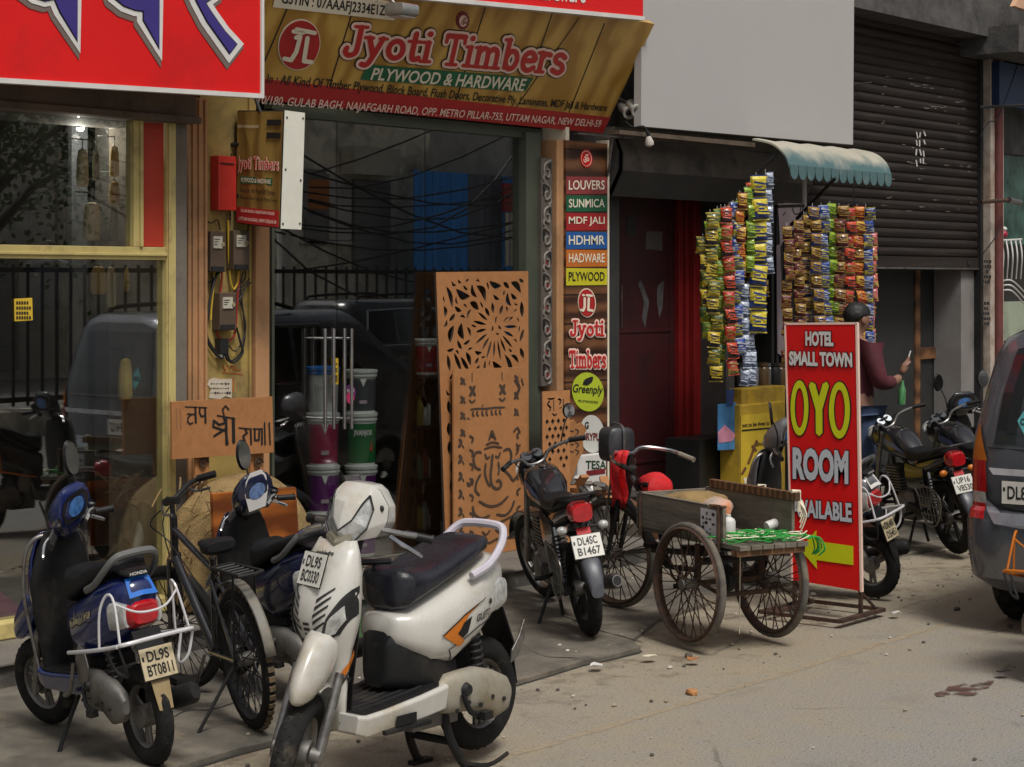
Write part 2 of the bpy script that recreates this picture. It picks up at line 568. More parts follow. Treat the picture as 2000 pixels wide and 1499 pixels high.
# ------------------------------------------------------------------ helpers for flat things on planes
def pxs(pts, Y, dy=0.0):
    return [onY(x, y, Y) + V((0, dy, 0)) for x, y in pts]
def part(mb, name, parent, **k):
    o = mb.build(name, parent, **k)
    o.location = -parent.location
    return o
def bx(b, p0, p1, Y0, Y1, m):
    """box behind the pixel rectangle p0-p1 measured on plane Y0, running back to Y1"""
    a = onY(p0[0], p0[1], Y0); c = onY(p1[0], p1[1], Y0)
    return b.box(min(a.x, c.x), max(a.x, c.x), min(Y0, Y1), max(Y0, Y1), min(a.z, c.z), max(a.z, c.z), m)

# ================================================================== furnishing shop (left)
YL = -0.25
shopA = thing('furnishing_shop', 'furnishing shop with yellow framed dark windows, below the big red signboard at the left', 'shop', (5.6, YL, 0.14))
Z = lambda px, py, Y=YL: onY(px, py, Y).z
xm0, xm1 = onY(262, 300, YL).x, onY(278, 300, YL).x
xj0, xj1 = onY(325, 500, YL).x, onY(343, 500, YL).x
xg1 = onY(367, 500, YL).x
zt0, zt1 = Z(0, 505), Z(0, 478)
zb1 = Z(0, 1215); ztop = 2.74
b = MB()
b.box(1.5, xj0, YL, YL + 0.07, zt0, zt1, m_yframe)                    # transom
b.box(1.5, xj0, YL - 0.012, YL, zt0 + 0.02, zt0 + 0.035, m_yframe)
b.box(xm0, xm1, YL, YL + 0.07, zt1, ztop, m_yframe)
b.box(xm1 - 0.02, xm1, YL - 0.012, YL, zt1, ztop, m_yframe)
b.box(xj0, xj1, YL - 0.004, YL + 0.08, 0.142, ztop, m_yframe)
b.box(xj0 + 0.005, xj0 + 0.02, YL - 0.018, YL - 0.004, 0.15, ztop - .01, m_yframe)
part(b, 'window_frame', shopA, bevel=0.003)
b = MB(); b.box(1.5, xj0 - 0.003, YL - 0.05, YL + 0.1, 0.142, zb1, m_yframe); part(b, 'plinth', shopA, bevel=0.008)
b = MB(); b.box(xm1 + 0.003, xj0 - 0.003, YL + 0.02, YL + 0.04, zt1 + 0.003, ztop - 0.004, m_redpan); part(b, 'red_panel', shopA)
for z0, z1, x1 in ((zb1, zt0, xj0), (zt1, ztop, xm0)):
    b = MB(); b.box(1.5, x1 - 0.003, YL + 0.03, YL + 0.038, z0 + 0.003, z1 - 0.003, m_glass); part(b, 'glass_pane', shopA)
b = MB(); b.box(1.5, onY(370, 220, YL).x, YL - 0.06, 0.3, ztop + 0.0, 3.15, m_brown)
b.box(1.5, onY(372, 220, YL).x, YL - 0.09, YL - 0.06, ztop + 0.0, ztop + 0.035, m_brown)
part(b, 'fascia', shopA, bevel=0.004)
b = MB(); b.box(xj1, xg1, YL + 0.01, 0.3, 0.142, ztop - 0.003, m_grey); part(b, 'pilaster', shopA)
b = MB()
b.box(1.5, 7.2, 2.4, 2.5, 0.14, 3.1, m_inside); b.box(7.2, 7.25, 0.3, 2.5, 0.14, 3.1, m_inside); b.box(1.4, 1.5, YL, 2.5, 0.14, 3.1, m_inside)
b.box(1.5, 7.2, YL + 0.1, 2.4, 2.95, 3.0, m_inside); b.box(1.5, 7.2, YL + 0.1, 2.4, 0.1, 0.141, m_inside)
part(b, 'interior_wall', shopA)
b = MB(); b.box(1.5, 18.5, YL + 0.3, 8, 3.15, 9.5, m_darkwall); part(b, 'upper_wall', shopA)
# shared raised step along both shops
m_step = mat('dark_stone_step', (0.055, 0.05, 0.045), 0.7, var=0.4, scale=9, dirt=(0.2, 0.165, 0.115), dscale=4, damt=0.4, bump=0.2)
m_steptop = mat('worn_step_top', (0.17, 0.15, 0.125), 0.75, var=0.3, scale=6, dirt=(0.09, 0.08, 0.07), dscale=3, damt=0.6)
stp = thing('stone_step', 'long dark stone step running along the foot of the two glass shopfronts', 'step', (7, -0.5, 0))
b = MB(); b.box(1.5, 10.9, -0.75, 2.4, 0.0, 0.125, m_step); part(b, 'riser', stp)
b = MB(); b.box(1.5, 10.92, -0.775, 2.4, 0.1252, 0.14, m_steptop); part(b, 'tread', stp, bevel=0.004)

# goods behind the glass
cols = {'c': (0.7, 0.6, 0.4), 'y': (0.7, 0.5, 0.15), 'o': (0.55, 0.36, 0.14), 'g': (0.25, 0.235, 0.2), 'd': (0.05, 0.05, 0.055), 'n': (0.03, 0.034, 0.05)}
fm = {k: mat('cloth_' + k, c, 0.9, var=0.25, scale=12, stretch=(3, 3, .4)) for k, c in cols.items()}
rolls = [(150, 172, 290, 365, 'c', 'cream'), (181, 194, 292, 352, 'g', 'brownish grey'), (215, 232, 285, 345, 'y', 'mustard'), (249, 260, 290, 340, 'c', 'cream'),
         (163, 196, 395, 470, 'c', 'pale beige'), (213, 233, 355, 400, 'o', 'tan'), (212, 230, 402, 470, 'g', 'greyish'),
         (178, 207, 520, 575, 'o', 'tan'), (209, 226, 520, 600, 'c', 'cream'), (243, 264, 520, 570, 'y', 'mustard'), (232, 262, 700, 780, 'y', 'mustard'), (270, 300, 640, 775, 'c', 'cream'), (273, 312, 520, 600, 'g', 'grey'), (250, 268, 620, 690, 'c', 'pale beige')]
places = ['upper left of the shop window under the lamps', 'second along the top row in the window', 'third along the top row in the window', 'at the top right corner of the upper window', 'in the middle of the upper window', 'below the mustard roll in the upper window', 'at the bottom of the upper window', 'just below the yellow crossbar', 'beside the tan roll below the crossbar', 'right of the cream roll below the crossbar', 'low in the big lower pane', 'right of the low mustard roll', 'at the right edge under the crossbar', 'halfway down the lower pane']
rk = thing('display_rack', 'dark rack of hanging panels inside the furnishing shop window', 'rack', (6.5, 0.75, 0.14))
b = MB()
for i, px in enumerate((140, 171, 199, 233)):
    x0 = onY(px, 300, 0.7).x; b.box(x0, x0 + (0.24 if i < 3 else .2), 0.7, 0.73, 0.16, 2.9, mat('slate_panel', (0.06, 0.065, 0.075), 0.8))
part(b, 'panel', rk)
for (x0, x1, y0, y1, k, nm), pl in zip(rolls, places):
    a = onY((x0 + x1) / 2, y1, 0.15); c = onY((x0 + x1) / 2, y0, 0.15); r = (onY(x1, y0, 0.15) - onY(x0, y0, 0.15)).length * 0.42
    t = thing('fabric_roll', nm + ' fabric roll hanging ' + pl, 'fabric roll', (a.x, a.y, a.z), group='fabric rolls in the shop window')
    h = c.z - a.z
    b = MB(); b.lathe([(r * .8, 0), (r * 1.06, .02), (r, h * .4), (r * .95, h * .7), (r * .7, h * .95), (r * .2, h)], (0, 0, 0), (0, 0, 1), fm[k], 12); b.build('cloth', t, smooth=True)
    b = MB(); b.tube([(0, 0, h), (0, 0, h + .05), (0, .14, h + .06)], .004, m_steel, 5); b.build('hook', t)
tl = thing('track_light', 'thin track with three lit white spot lamps in the furnishing shop window', 'lamp', tuple(onY(200, 240, 0.4)))
m_lamp = mat('lit_lamp', (1, 0.97, 0.9), 0.4, var=0, emit=45)
b = MB(); b.tube([onY(150, 250, 0.4) + V((0, 0, .03)), onY(262, 224, 0.4) + V((0, 0, .03))], 0.008, m_dk, 6); part(b, 'rail', tl)
for px, py in ((157, 247), (223, 236), (257, 228)):
    p = onY(px, py, 0.4); b = MB(); b.lathe([(.012, .035), (.022, 0.0), (.02, -0.01)], p, (0, 0, 1), m_dk, 12, cap=False); part(b, 'lamp', tl)
    b = MB(); b.ball(p + V((0, 0, -.012)), .02, .02, .016, m_lamp, 12, 8); part(b, 'lit_bulb', tl)
    lp = bpy.data.lights.new('display_spot', 'POINT'); lp.energy = 4.5; lp.shadow_soft_size = .02; lp.color = (1, .93, .8); lo = bpy.data.objects.new('display_spot', lp); COL.objects.link(lo); lo.location = p + V((0, .02, -.06)); lo.parent = tl; lo.location = lo.location - tl.location
# notice, bag, pole and magenta cloth in the lower window
b = MB(); b.slab(pxs([(28, 584), (63, 582), (64, 626), (29, 628)], YL + 0.024), (0, 0.003, 0), mat('yellow_card', (0.6, 0.4, 0.03), 0.6, var=0.08))
nt = thing('paper_notice', 'small yellow notice with four dark lines taped inside the lower left window', 'notice', tuple(onY(46, 605, YL)))
part(b, 'card', nt)
b = MB()
for i, (t_, y) in enumerate((('PALETTE', 592), ('CURTAINS', 602), ('SOFA CLOTH', 612), ('BLINDS', 621))):
    for k in range(5 + i % 2):
        xx = 32 + k * 5; b.slab(pxs([(xx, y + 3), (xx + 3.4, y + 3), (xx + 3.4, y - 3), (xx, y - 3)], YL + 0.022), (0, 0.001, 0), m_black)
part(b, 'lettering', nt)
t = thing('hanging_bag', 'black padded bag hanging in the lower left window', 'bag', tuple(onY(95, 600, .3)))
a = onY(95, 556, .3); b = MB(); b.hull([(-.13, -.11, .11, .05), (-.11, -.13, .13, .06), (0, -.135, .15, .07), (.11, -.13, .13, .06), (.13, -.11, .11, .05)], fm['n'], e=3.5, T=M4.Translation(a)); part(b, 'body', t, smooth=True)
b = MB(); b.tube(smooth_path([a + V((-.06, 0, .14)), a + V((-.03, 0, .22)), a + V((.03, 0, .22)), a + V((.06, 0, .14))]), .008, m_black, 6); part(b, 'strap', t, smooth=True)
t = thing('leaning_pole', 'thick grey roll leaning inside the lower left window', 'roll', tuple(onY(248, 1140, .05)))
b = MB(); b.tube([onY(252, 1150, -0.02), onY(312, 850, .15)], .028, mat('grey_roll', (0.22, 0.22, 0.2), .8, var=.3), 14); part(b, 'tube', t, smooth=True)
t = thing('folded_cloth', 'magenta cloth piled at the bottom of the lower left window', 'cloth', (5.9, .1, .14))
b = MB(); rc = random.Random(3)
for i in range(5):
    b.hull([(5.2, .15, .16, .1), (5.3, .145, .32 + .05 * i, .12), (5.7 + .07 * i, .145, .52 - .03 * i, .13), (6.0 + .05 * i, .145, .3, .1), (6.2 + .04 * i, .15, .17, .06)], mat('magenta_cloth', (.16, .02, .07), .8, var=.3, scale=5), T=M4.Translation((0, .08 * i - .02, 0)), e=2)
part(b, 'cloth', t, smooth=True)

# ================================================================== big red sign (left)
YS = -0.62
sg = thing('red_signboard', 'large bright red shop signboard with blue and white Hindi letters, top left', 'sign', (6.4, YS, 2.83))
bl, br = onY(-60, 154, YS), onY(510, 188, YS)
b = MB(); b.slab([bl, br, V((br.x, YS, 4.3)), V((bl.x, YS, 4.3))], (0, 0.1, 0), m_red); part(b, 'board', sg)
b = MB(); bl2, br2 = bl + V((0, -.012, -.012)), br + V((.012, -.012, -.012))
b.slab([bl2, br2, br2 + V((0, 0, .024)), bl2 + V((0, 0, .024))], (0, .05, 0), m_white)
b.slab([br2 + V((-.02, 0, .024)), br2 + V((0, 0, .024)), V((br2.x, br2.y, 4.3)), V((br2.x - .02, br2.y, 4.3))], (0, .05, 0), m_white)
part(b, 'edge_trim', sg)
m_blue = mat('sign_blue', (0.045, 0.03, 0.19), 0.4, var=0.05)
m_shadow = mat('printed_grey', (0.16, 0.12, 0.1), 0.5, var=0.05)
def cat_outline(pts):
    return pts
gl = [
    [[(-30, -60), (-8, -22), (30, 2), (62, 8), (92, -6), (118, -30)], [(128, -120), (128, 20), (147, 78)], [(60, -130), (160, -130)]],
    [[(165, -60), (196, -10), (224, 14), (252, 20), (276, 6)], [(292, -120), (292, 40), (306, 92)], [(230, -130), (330, -130)]],
    [[(378, -60), (378, -10), (392, 24), (414, 58), (446, 104)], [(390, -20), (420, -40)]],
]
def tri_glyph():
    L1 = [(118, -90), (148, -90), (148, 79), (116, 22), (94, 22), (60, 13), (20, -8), (-10, -60), (20, -60), (50, -16), (84, -2), (108, -2)]
    return L1
def fat(poly, d):
    """polygon grown by d pixels"""
    n = len(poly); out = []
    area = sum(poly[i][0] * poly[(i + 1) % n][1] - poly[(i + 1) % n][0] * poly[i][1] for i in range(n))
    sg_ = 1 if area > 0 else -1
    for i in range(n):
        x0, y0 = poly[i - 1]; x1, y1 = poly[i]; x2, y2 = poly[(i + 1) % n]
        a = math.atan2(y1 - y0, x1 - x0); c = math.atan2(y2 - y1, x2 - x1)
        n0 = (math.sin(a) * sg_, -math.cos(a) * sg_); n1 = (math.sin(c) * sg_, -math.cos(c) * sg_)
        bx_, by_ = n0[0] + n1[0], n0[1] + n1[1]; l = math.hypot(bx_, by_) or 1
        cosh = max(0.45, l / 2); out.append((x1 + bx_ / l * d / cosh, y1 + by_ / l * d / cosh))
    return out
G1 = [(114, -120), (148, -120), (148, 79), (115, 24), (104, -2), (86, 2), (66, -4), (44, -20), (44, -60), (70, -60), (80, -24), (100, -18), (114, -22)]
G2 = [(276, -120), (308, -120), (308, 94), (278, 40), (278, 22), (262, 20), (240, 12), (220, -4), (206, -40), (236, -40), (246, -14), (262, -2), (276, -4)]
G3 = [(372, -60), (372, -20), (382, 4), (402, 42), (446, 104), (459, 87), (436, 62), (412, 28), (398, 6), (420, -10), (424, -60)]
for nm, dd, my, lift in (('letter_shadow', 15, 7, .002), ('letter_outline', 12, 0, .005), ('letter', 0, 0, .011)):
    b = MB()
    for g in (G1, G2, G3):
        q = fat(g, dd) if dd else g
        q = [(x - (3 if my else 0), y + my) for x, y in q]
        pts = [onY(x, y, YS) + V((0, -lift, 0)) for x, y in q]
        b.slab(pts, (0, -.002, 0), {'letter_shadow': m_shadow, 'letter_outline': m_white, 'letter': m_blue}[nm])
        if nm == 'letter_outline':
            q = fat(g, 2); b.slab([onY(x, y, YS) + V((0, -.0085, 0)) for x, y in q], (0, -.001, 0), m_black)
    part(b, nm, sg)

# ================================================================== timber shop
shopB = thing('timber_shop', 'timber and hardware shop with a wide glass front and tan pilasters in the middle', 'shop', (9, 0, 0.14))
X = lambda px, py=600, Y=0.0: onY(px, py, Y).x
# side pier with the meters
b = MB()
b.box(X(368, 600, -.16), X(405, 600, -.16), -0.16, 0.3, 0.142, 2.9, m_tan)
b.box(X(405, 600, -.16), X(500, 600, -.1), -0.1, 0.3, 0.142, 3.15, m_yellow)
for px in (376, 388, 400):
    b.box(X(px, 600, -.17), X(px + 4, 600, -.17), -0.175, -0.16, 0.142, 2.89, m_tan)
b.box(X(486, 600, -.11), X(490, 600, -.11), -0.115, -0.1, 0.142, 3.1, m_yellow)
part(b, 'meter_pier', shopB)
for x0_, x1_, y0_ in ((500, 527, -.14), (1088, 1106, -.1)):
    b = MB(); b.box(X(x0_, 600, y0_), X(x1_, 600, y0_), y0_, 0.1, 0.142, 2.86, m_tan); part(b, 'pilaster', shopB, bevel=0.006)
b = MB(); b.box(X(1080), X(1087), -0.11, 0.1, 0.142, 3.0, m_cream); part(b, 'white_trim', shopB)
b = MB(); b.box(X(1028, 600, -.05), X(1056, 600, -.05), -0.05, 0.06, 0.142, 2.9, m_gframe); b.box(X(527), X(532), -0.02, 0.05, .142, 2.9, m_gframe); b.box(X(527), X(1056), -0.02, 0.05, 2.86, 2.93, m_gframe)
b.box(X(527), X(1028), -.02, .05, .142, .19, m_step)
part(b, 'door_frame', shopB, bevel=0.003)
xs = [532, 655, 668, 830, 846, 1028]
for i, (p0, p1) in enumerate(((532, 660), (661, 832), (833, 1028))):
    b = MB(); b.box(X(p0) + .002, X(p1) - .002, 0.01, 0.02, .192, 2.858, m_glass); part(b, 'glass_door' if i < 2 else 'glass_pane', shopB)
b = MB()
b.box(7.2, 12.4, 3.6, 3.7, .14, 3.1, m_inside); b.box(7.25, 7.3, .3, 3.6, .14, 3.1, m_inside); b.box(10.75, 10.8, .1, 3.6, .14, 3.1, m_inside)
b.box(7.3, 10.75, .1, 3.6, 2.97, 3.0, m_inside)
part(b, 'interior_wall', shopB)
b = MB()
for px in (635, 652, 673, 687):
    a, c = onY(px, 838, -.07), onY(px, 642, -.07)
    b.tube([a, c], .011, m_chrome, 10)
    for p in (a + V((0, 0, .06)), c - V((0, 0, .06))):
        b.tube([p, p + V((0, .085, 0))], .007, m_steel, 6)
part(b, 'door_handle', shopB, smooth=True)
b = MB(); b.slab(pxs([(649, 700), (661, 700), (661, 751), (649, 751)], 0.004), (0, .003, 0), mat('yellow_tag', (.65, .42, .03), .5)); part(b, 'yellow_tag', shopB)
b = MB(); b.text('PULL', pxs([(651.5, 746), (651.5, 704), (659, 704), (659, 746)], .002), m_black, .02); part(b, 'lettering', shopB)
c = onY(683, 768, 0.0)
b = MB(); b.lathe([(.05, 0), (.05, .003)], c, (0, -1, 0), mat('purple_sticker', (.12, .02, .1), .4), 20); b.lathe([(.035, .003), (.035, .005)], c + V((0, 0, -.03)), (0, -1, 0), mat('pink_sticker', (.6, .04, .15), .4), 20)
b.text('PUSH', [c + V((-.03, -.007, .005)), c + V((.03, -.007, .005)), c + V((.03, -.007, .025)), c + V((-.03, -.007, .025))], m_white, .02)
part(b, 'sticker', shopB)
# carved strip
b = MB(); b.box(X(1057, 600, -.08), X(1079, 600, -.08), -.08, .05, onY(1068, 752).z, onY(1068, 312).z, mat('carved_grey', (.09, .075, .062), .7)); part(b, 'carved_panel', shopB)
x0, x1 = X(1059, 600, -.08), X(1077, 600, -.08); zt_, zb_ = onY(1068, 316).z, onY(1068, 750).z
b = MB(); n = 10; m_scr = mat('scroll_relief', (.2, .175, .15), .6); m_dred = mat('maroon_inlay', (.16, .012, .015), .6)
b2 = MB(); b3 = MB()
for i in range(n):
    z1 = zt_ - (zt_ - zb_) * i / n; h = (zt_ - zb_) / n; s_ = 1 if i % 2 else -1
    fn = lambda u, v, lift=.0: V((x0 + (x1 - x0) * (.5 + s_ * (u - .5)), -.084 - lift, z1 - h * v))
    q = cat2([(.15, 0), (.75, .2), (.8, .6), (.35, .75), (.3, .45), (.55, .4)], 5)
    b.strokes([[(u, v * .9) for u, v in q]], .0, fn, m_scr) if False else None
    P3 = [fn(u, v) for u, v in q]
    b.tube(P3, .008, m_scr, 6)
    b.tube([fn(u, v) for u, v in cat2([(.8, .6), (.9, .85), (.6, .98)], 4)], .007, m_scr, 6)
    b2.slab([fn(u, v) for u, v in ((.05, .1), (.35, .2), (.2, .55), (.05, .6))], (0, .003, 0), m_black)
    if i > 3: b3.slab([fn(u, v) for u, v in ((.6, .45), (.8, .62), (.6, .72), (.42, .6))], (0, .003, 0), m_dred)
part(b, 'scroll_carving', shopB, smooth=True); part(b2, 'dark_inlay', shopB); part(b3, 'maroon_inlay', shopB)
# wall right of the shop, above the kiosk
b = MB(); b.box(10.8, 11.3, .0, .3, 2.86, 3.15, m_darkwall); b.box(X(1187) + .0, X(1205), -.02, .3, .0, 3.15, mat('dark_jamb', (.03, .028, .027), .7)); part(b, 'return_wall', shopB)

# sloping timber sign
p_b, p_t = V((9, -0.1, 2.94)), V((9, -0.55, 3.68))
sd = (p_t - p_b).normalized(); sn = V((1, 0, 0)).cross(sd).normalized()
def onS(px, py, lift=0.0):
    return onP(px, py, p_b, sn) + sn * lift
def sq(pts, lift):
    return [onS(x, y, lift) for x, y in pts]
def atS(x, t):
    return V((x, p_b.y, p_b.z)) + sd * t
sgn = thing('timber_signboard', 'sloping wood grain signboard of the timber shop with red lettering', 'sign', (9, -.3, 2.94))
xl, xr = 7.15, onS(1178, 257).x; Ls = (onS(1250, 40) - onS(1176, 257)).dot(sd)
b = MB(); b.slab([atS(xl, .0), atS(xr, .0), atS(xr, Ls), atS(xl, Ls)], -sn * .05, m_plank); ob = part(b, 'board', sgn)
bandh = (onS(1183, 226) - onS(1176, 257)).dot(sd)
b = MB(); b.slab([atS(xl, -.008) + sn * .003, atS(xr + .004, -.008) + sn * .003, atS(xr + .004, bandh * .98) + sn * .003, atS(xl, bandh * 1.0) + sn * .003], -sn * .002, m_redband); part(b, 'red_band', sgn)
# plank joints and knots printed on the board
b = MB()
for x0, y0, x1, y1 in ((690, 12, 637, 185), (948, 10, 888, 200), (1078, 25, 1040, 135), (1130, 35, 1005, 212), (1180, 45, 1110, 220), (560, 15, 515, 120)):
    a, c = onS(x0, y0, .002), onS(x1, y1, .002); b.slab([a, a + V((.011, 0, 0)), c + V((.011, 0, 0)), c], -sn * .001, m_black)
part(b, 'plank_joint', sgn)
b = MB()
b.text('GSTIN : 07AAAFJ2334E1ZV', sq([(545, 11), (760, 37), (762, 11), (550, -16)], .012), m_black, .018)
part(b, 'tax_number', sgn)
b = MB(); b.slab(sq([(531, 13), (768, 39), (772, 4), (540, -24)], .006), sn * .004, m_cream); part(b, 'tax_label', sgn)
# logo disc
def disc(b, cx, cy, rx, ry, lift, m, skew=0.0, n=32, fnp=onS, th=None):
    pts = [fnp(cx + rx * math.cos(2 * math.pi * i / n) + skew * math.sin(2 * math.pi * i / n), cy - ry * math.sin(2 * math.pi * i / n) + .09 * rx * math.cos(2 * math.pi * i / n), lift) for i in range(n)]
    b.slab(pts, (th or sn * .002), m)
b = MB(); disc(b, 583, 87, 41, 50, .004, m_cream, 7); disc(b, 583, 87, 39, 47.5, .008, mat('logo_red', (.42, .02, .02), .4), 7)
part(b, 'logo_disc', sgn)
b = MB(); fn = lambda x, y: onS(x, y, .0125)
b.strokes([[(577, 56), (612, 63)], [(581, 70), (576, 72)], [(584, 70), (576, 100), (566, 116), (553, 113)], [(598, 73), (591, 118), (606, 120)]], 8.5, fn, m_cream)
b.strokes([[(571, 60), (590, 62)]], 8.5, fn, m_cream)
part(b, 'logo_letter', sgn)
# big name: slab-serif letters as strokes (unit: x-height 1)
def ser(x, y, w=.5):
    return ([(x - w / 2, y), (x + w / 2, y)], .17)
LET = {
    'J': (1.0, [[(.72, 1.5), (.72, .35), (.58, .1), (.32, .05), (.16, .22), (.2, .4)], ser(.72, 1.52, .62)]),
    'y': (1.12, [[(.22, 1), (.56, .12)], [(.9, 1), (.5, -.1), (.3, -.38), (.08, -.36)], ser(.2, 1, .42), ser(.92, 1, .36)]),
    'o': (1.0, [[(.5 + .36 * math.cos(a * math.pi / 6), .5 + .43 * math.sin(a * math.pi / 6)) for a in range(13)]]),
    't': (.72, [[(.34, 1.38), (.34, .25), (.5, .08), (.68, .16)], ser(.36, .98, .62)]),
    'i': (.58, [[(.3, .98), (.3, .05)], ser(.22, .98, .34), ser(.3, .02, .5), ([(.3, 1.42), (.31, 1.42)], .3)]),
    'T': (1.25, [[(.62, 1.46), (.62, .05)], [(.1, 1.46), (1.14, 1.46)], ([(.1, 1.46), (.08, 1.14)], .2), ([(1.14, 1.46), (1.16, 1.14)], .2), ser(.62, .02, .6)]),
    'm': (1.62, [[(.24, .98), (.24, .05)], [(.24, .72), (.46, .96), (.7, .9), (.78, .66), (.78, .05)], [(.78, .72), (1.0, .96), (1.24, .9), (1.32, .66), (1.32, .05)], ser(.18, .98, .34), ser(.24, .02, .44), ser(.78, .02, .4), ser(1.34, .02, .44)]),
    'b': (1.06, [[(.24, 1.5), (.24, .1)], [(.24, .6), (.44, .92), (.74, .88), (.88, .52), (.74, .12), (.44, .06), (.24, .3)], ser(.16, 1.5, .34)]),
    'e': (.96, [[(.16, .52), (.82, .56), (.8, .78), (.56, .95), (.28, .84), (.16, .5), (.28, .14), (.56, .04), (.84, .2)]]),
    'r': (.82, [[(.24, .98), (.24, .05)], [(.24, .62), (.42, .92), (.7, .9)], ser(.18, .98, .34), ser(.24, .02, .48)]),
    's': (.84, [[(.74, .82), (.5, .96), (.22, .84), (.26, .6), (.62, .44), (.72, .2), (.48, .03), (.14, .16)]]),
    ' ': (.5, []),
}
def word_strokes(word):
    x = 0; out = []
    for ch in word:
        w, ls = LET[ch]
        for l in ls:
            if isinstance(l, tuple): out.append(([(px + x, py) for px, py in l[0]], l[1]))
            else: out.append(([(px + x, py) for px, py in (cat2(l, 3) if len(l) > 2 else l)], .27))
        x += w + .02
    return out, x
def word_layers(word, fn, mats, parent, names=('name_shadow', 'name_outline', 'name_letter')):
    """three stacked layers: dark rim, pale outline, red letter; fn(u, v, lift) with u in letter units"""
    st, w = word_strokes(word)
    for k, (grow, lift, m) in enumerate(zip((.36, .26, .0), (.004, .008, .012), mats)):
        b = MB(); b.strokes([(l, ww + grow) for l, ww in st], .2, lambda u, v: fn(u / w, v, lift), m); part(b, names[k], parent)
m_ltr = mat('letter_red', (.5, .022, .022), .4, var=.05)
def fnA(x0, y0, x1, y1, hx):
    def f(u, v, lift):
        # baseline from (x0, y0) to (x1, y1); letters lean a little
        return onS(x0 + (x1 - x0) * u + v * hx * .22, y0 + (y1 - y0) * u - v * hx, lift)
    return f
word_layers('Jyoti', fnA(664, 107, 838, 120, 38), (m_black, m_pinkw, m_ltr), sgn)
word_layers('Timbers', fnA(858, 124, 1098, 143, 38), (m_black, m_pinkw, m_ltr), sgn)
b = MB(); b.slab(sq([(703, 155), (716, 128), (725, 126), (1041, 152), (1026, 177), (1016, 179)], .004), sn * .002, mat('green_strip', (.012, .12, .05), .4)); part(b, 'green_strip', sgn)
b = MB(); b.text('PLYWOOD & HARDWARE', sq([(721, 155), (1022, 178), (1028, 153), (727, 131)], .009), m_cream, .022, .12); part(b, 'trade_lettering', sgn)
b = MB(); b.text('Deals In : All Kind Of Timber Plywood, Block Board, Flush Doors, Decorative Ply, Laminates, MDF Jali & Hardware', sq([(470, 165), (1183, 222), (1186, 203), (474, 139)], .005), m_black, .012, .15); part(b, 'goods_lettering', sgn)
b = MB(); b.text('A-10/180, GULAB BAGH, NAJAFGARH ROAD, OPP. METRO PILLAR-755, UTTAM NAGAR, NEW DELHI-59', sq([(478, 205), (1170, 252), (1174, 234), (482, 183)], .009), m_pinkw, .014, .12); part(b, 'address_lettering', sgn)
b = MB()
for i in range(14):
    a = i * 2 * math.pi / 14; disc(b, 903 + 11 * math.cos(a), 40 - 15 * math.sin(a), 2.6, 3.4, .003, mat('om_maroon', (.2, .02, .03), .5), n=8)
disc(b, 903, 40, 11, 15, .006, MATS['om_maroon'], 1); disc(b, 903, 40, 8, 11, .009, m_pinkw, 1)
b.text('ॐ', sq([(897, 47), (909, 48), (910, 33), (898, 32)], .0135), MATS['om_maroon'], .01)
part(b, 'om_emblem', sgn)
# flood lamp
t = thing('flood_lamp', 'small silver flood lamp sticking out at the top of the timber signboard', 'lamp', tuple(onS(785, 15, .1)))
p = onP(785, 16, p_b + sn * .22, sn)
b = MB(); b.hull([(-.075, -.04, .0, .05), (-.07, -.05, .025, .07), (.07, -.05, .025, .07), (.075, -.04, 0, .05)], mat('lamp_silver', (.4, .4, .38), .35, .7), e=4, T=M4.Translation(p)); part(b, 'housing', t, smooth=True)
b = MB(); b.box(p.x - .06, p.x + .06, p.y - .05, p.y + .05, p.z - .056, p.z - .0505, mat('lamp_glass', (.55, .55, .5), .1)); part(b, 'lens', t)
b = MB(); b.tube([p + V((0, .05, .02)), p + V((0, .15, .12)), p + V((0, .4, .14))], .012, m_steel); part(b, 'bracket', t)
# red sign over the timber sign
su = thing('upper_red_signboard', 'narrow view of a red signboard with white lettering above the timber sign', 'sign', (9.5, -.6, 3.75))
bl, br = onY(790, -8, -.62), onY(1256, 36, -.62)
b = MB(); b.slab([bl, br, V((br.x, -.62, 4.7)), V((bl.x, -.62, 4.7))], (0, .08, 0), m_red); part(b, 'board', su)
b = MB(); b.slab([bl + V((0, -.01, -.015)), br + V((0.01, -.01, -.015)), br + V((0.01, -.01, .012)), bl + V((0, -.01, .012))], (0, .06, 0), m_white); part(b, 'edge_trim', su)
b = MB(); b.text('Hardware', pxs([(1040, -1), (1143, 7), (1145, -34), (1042, -40)], -.622), m_white, .015, lift=.002); part(b, 'lettering', su)

# projecting sign box on the pier
lb = thing('projecting_sign_box', 'sign box with a white end sticking out from the ochre pier', 'sign', tuple(onY(520, 440, -.3)))
A_, B_, C_, D_ = onY(463, 437, -.14), onY(547, 447, -.52), onY(587, 449, -.49), None
T1, T2, T3 = onY(464, 216, -.14), onY(555, 216, -.52), onY(594, 221, -.49)
top4 = T3 + (T1 - T2); bot4 = C_ + (A_ - B_)
b = MB(); b.rings([[A_, B_, C_, bot4], [T1, T2, T3, top4]], m_dk); part(b, 'housing', lb, bevel=.003)
nf = (B_ - A_).cross(T1 - A_).normalized()
def onBx(u, v, l=0.0):
    return A_ * (1 - u) * (1 - v) + B_ * u * (1 - v) + T2 * u * v + T1 * (1 - u) * v + nf * l
def bq(u0, v0, u1, v1, l):
    return [onBx(u0, v0, l), onBx(u1, v0, l), onBx(u1, v1, l), onBx(u0, v1, l)]
m_bxwood = wood_mat('box_wood_print', (.3, .19, .05), (.17, .09, .02), 2.5, 'Y', .45, 14, stretch=(1, 1, .2))
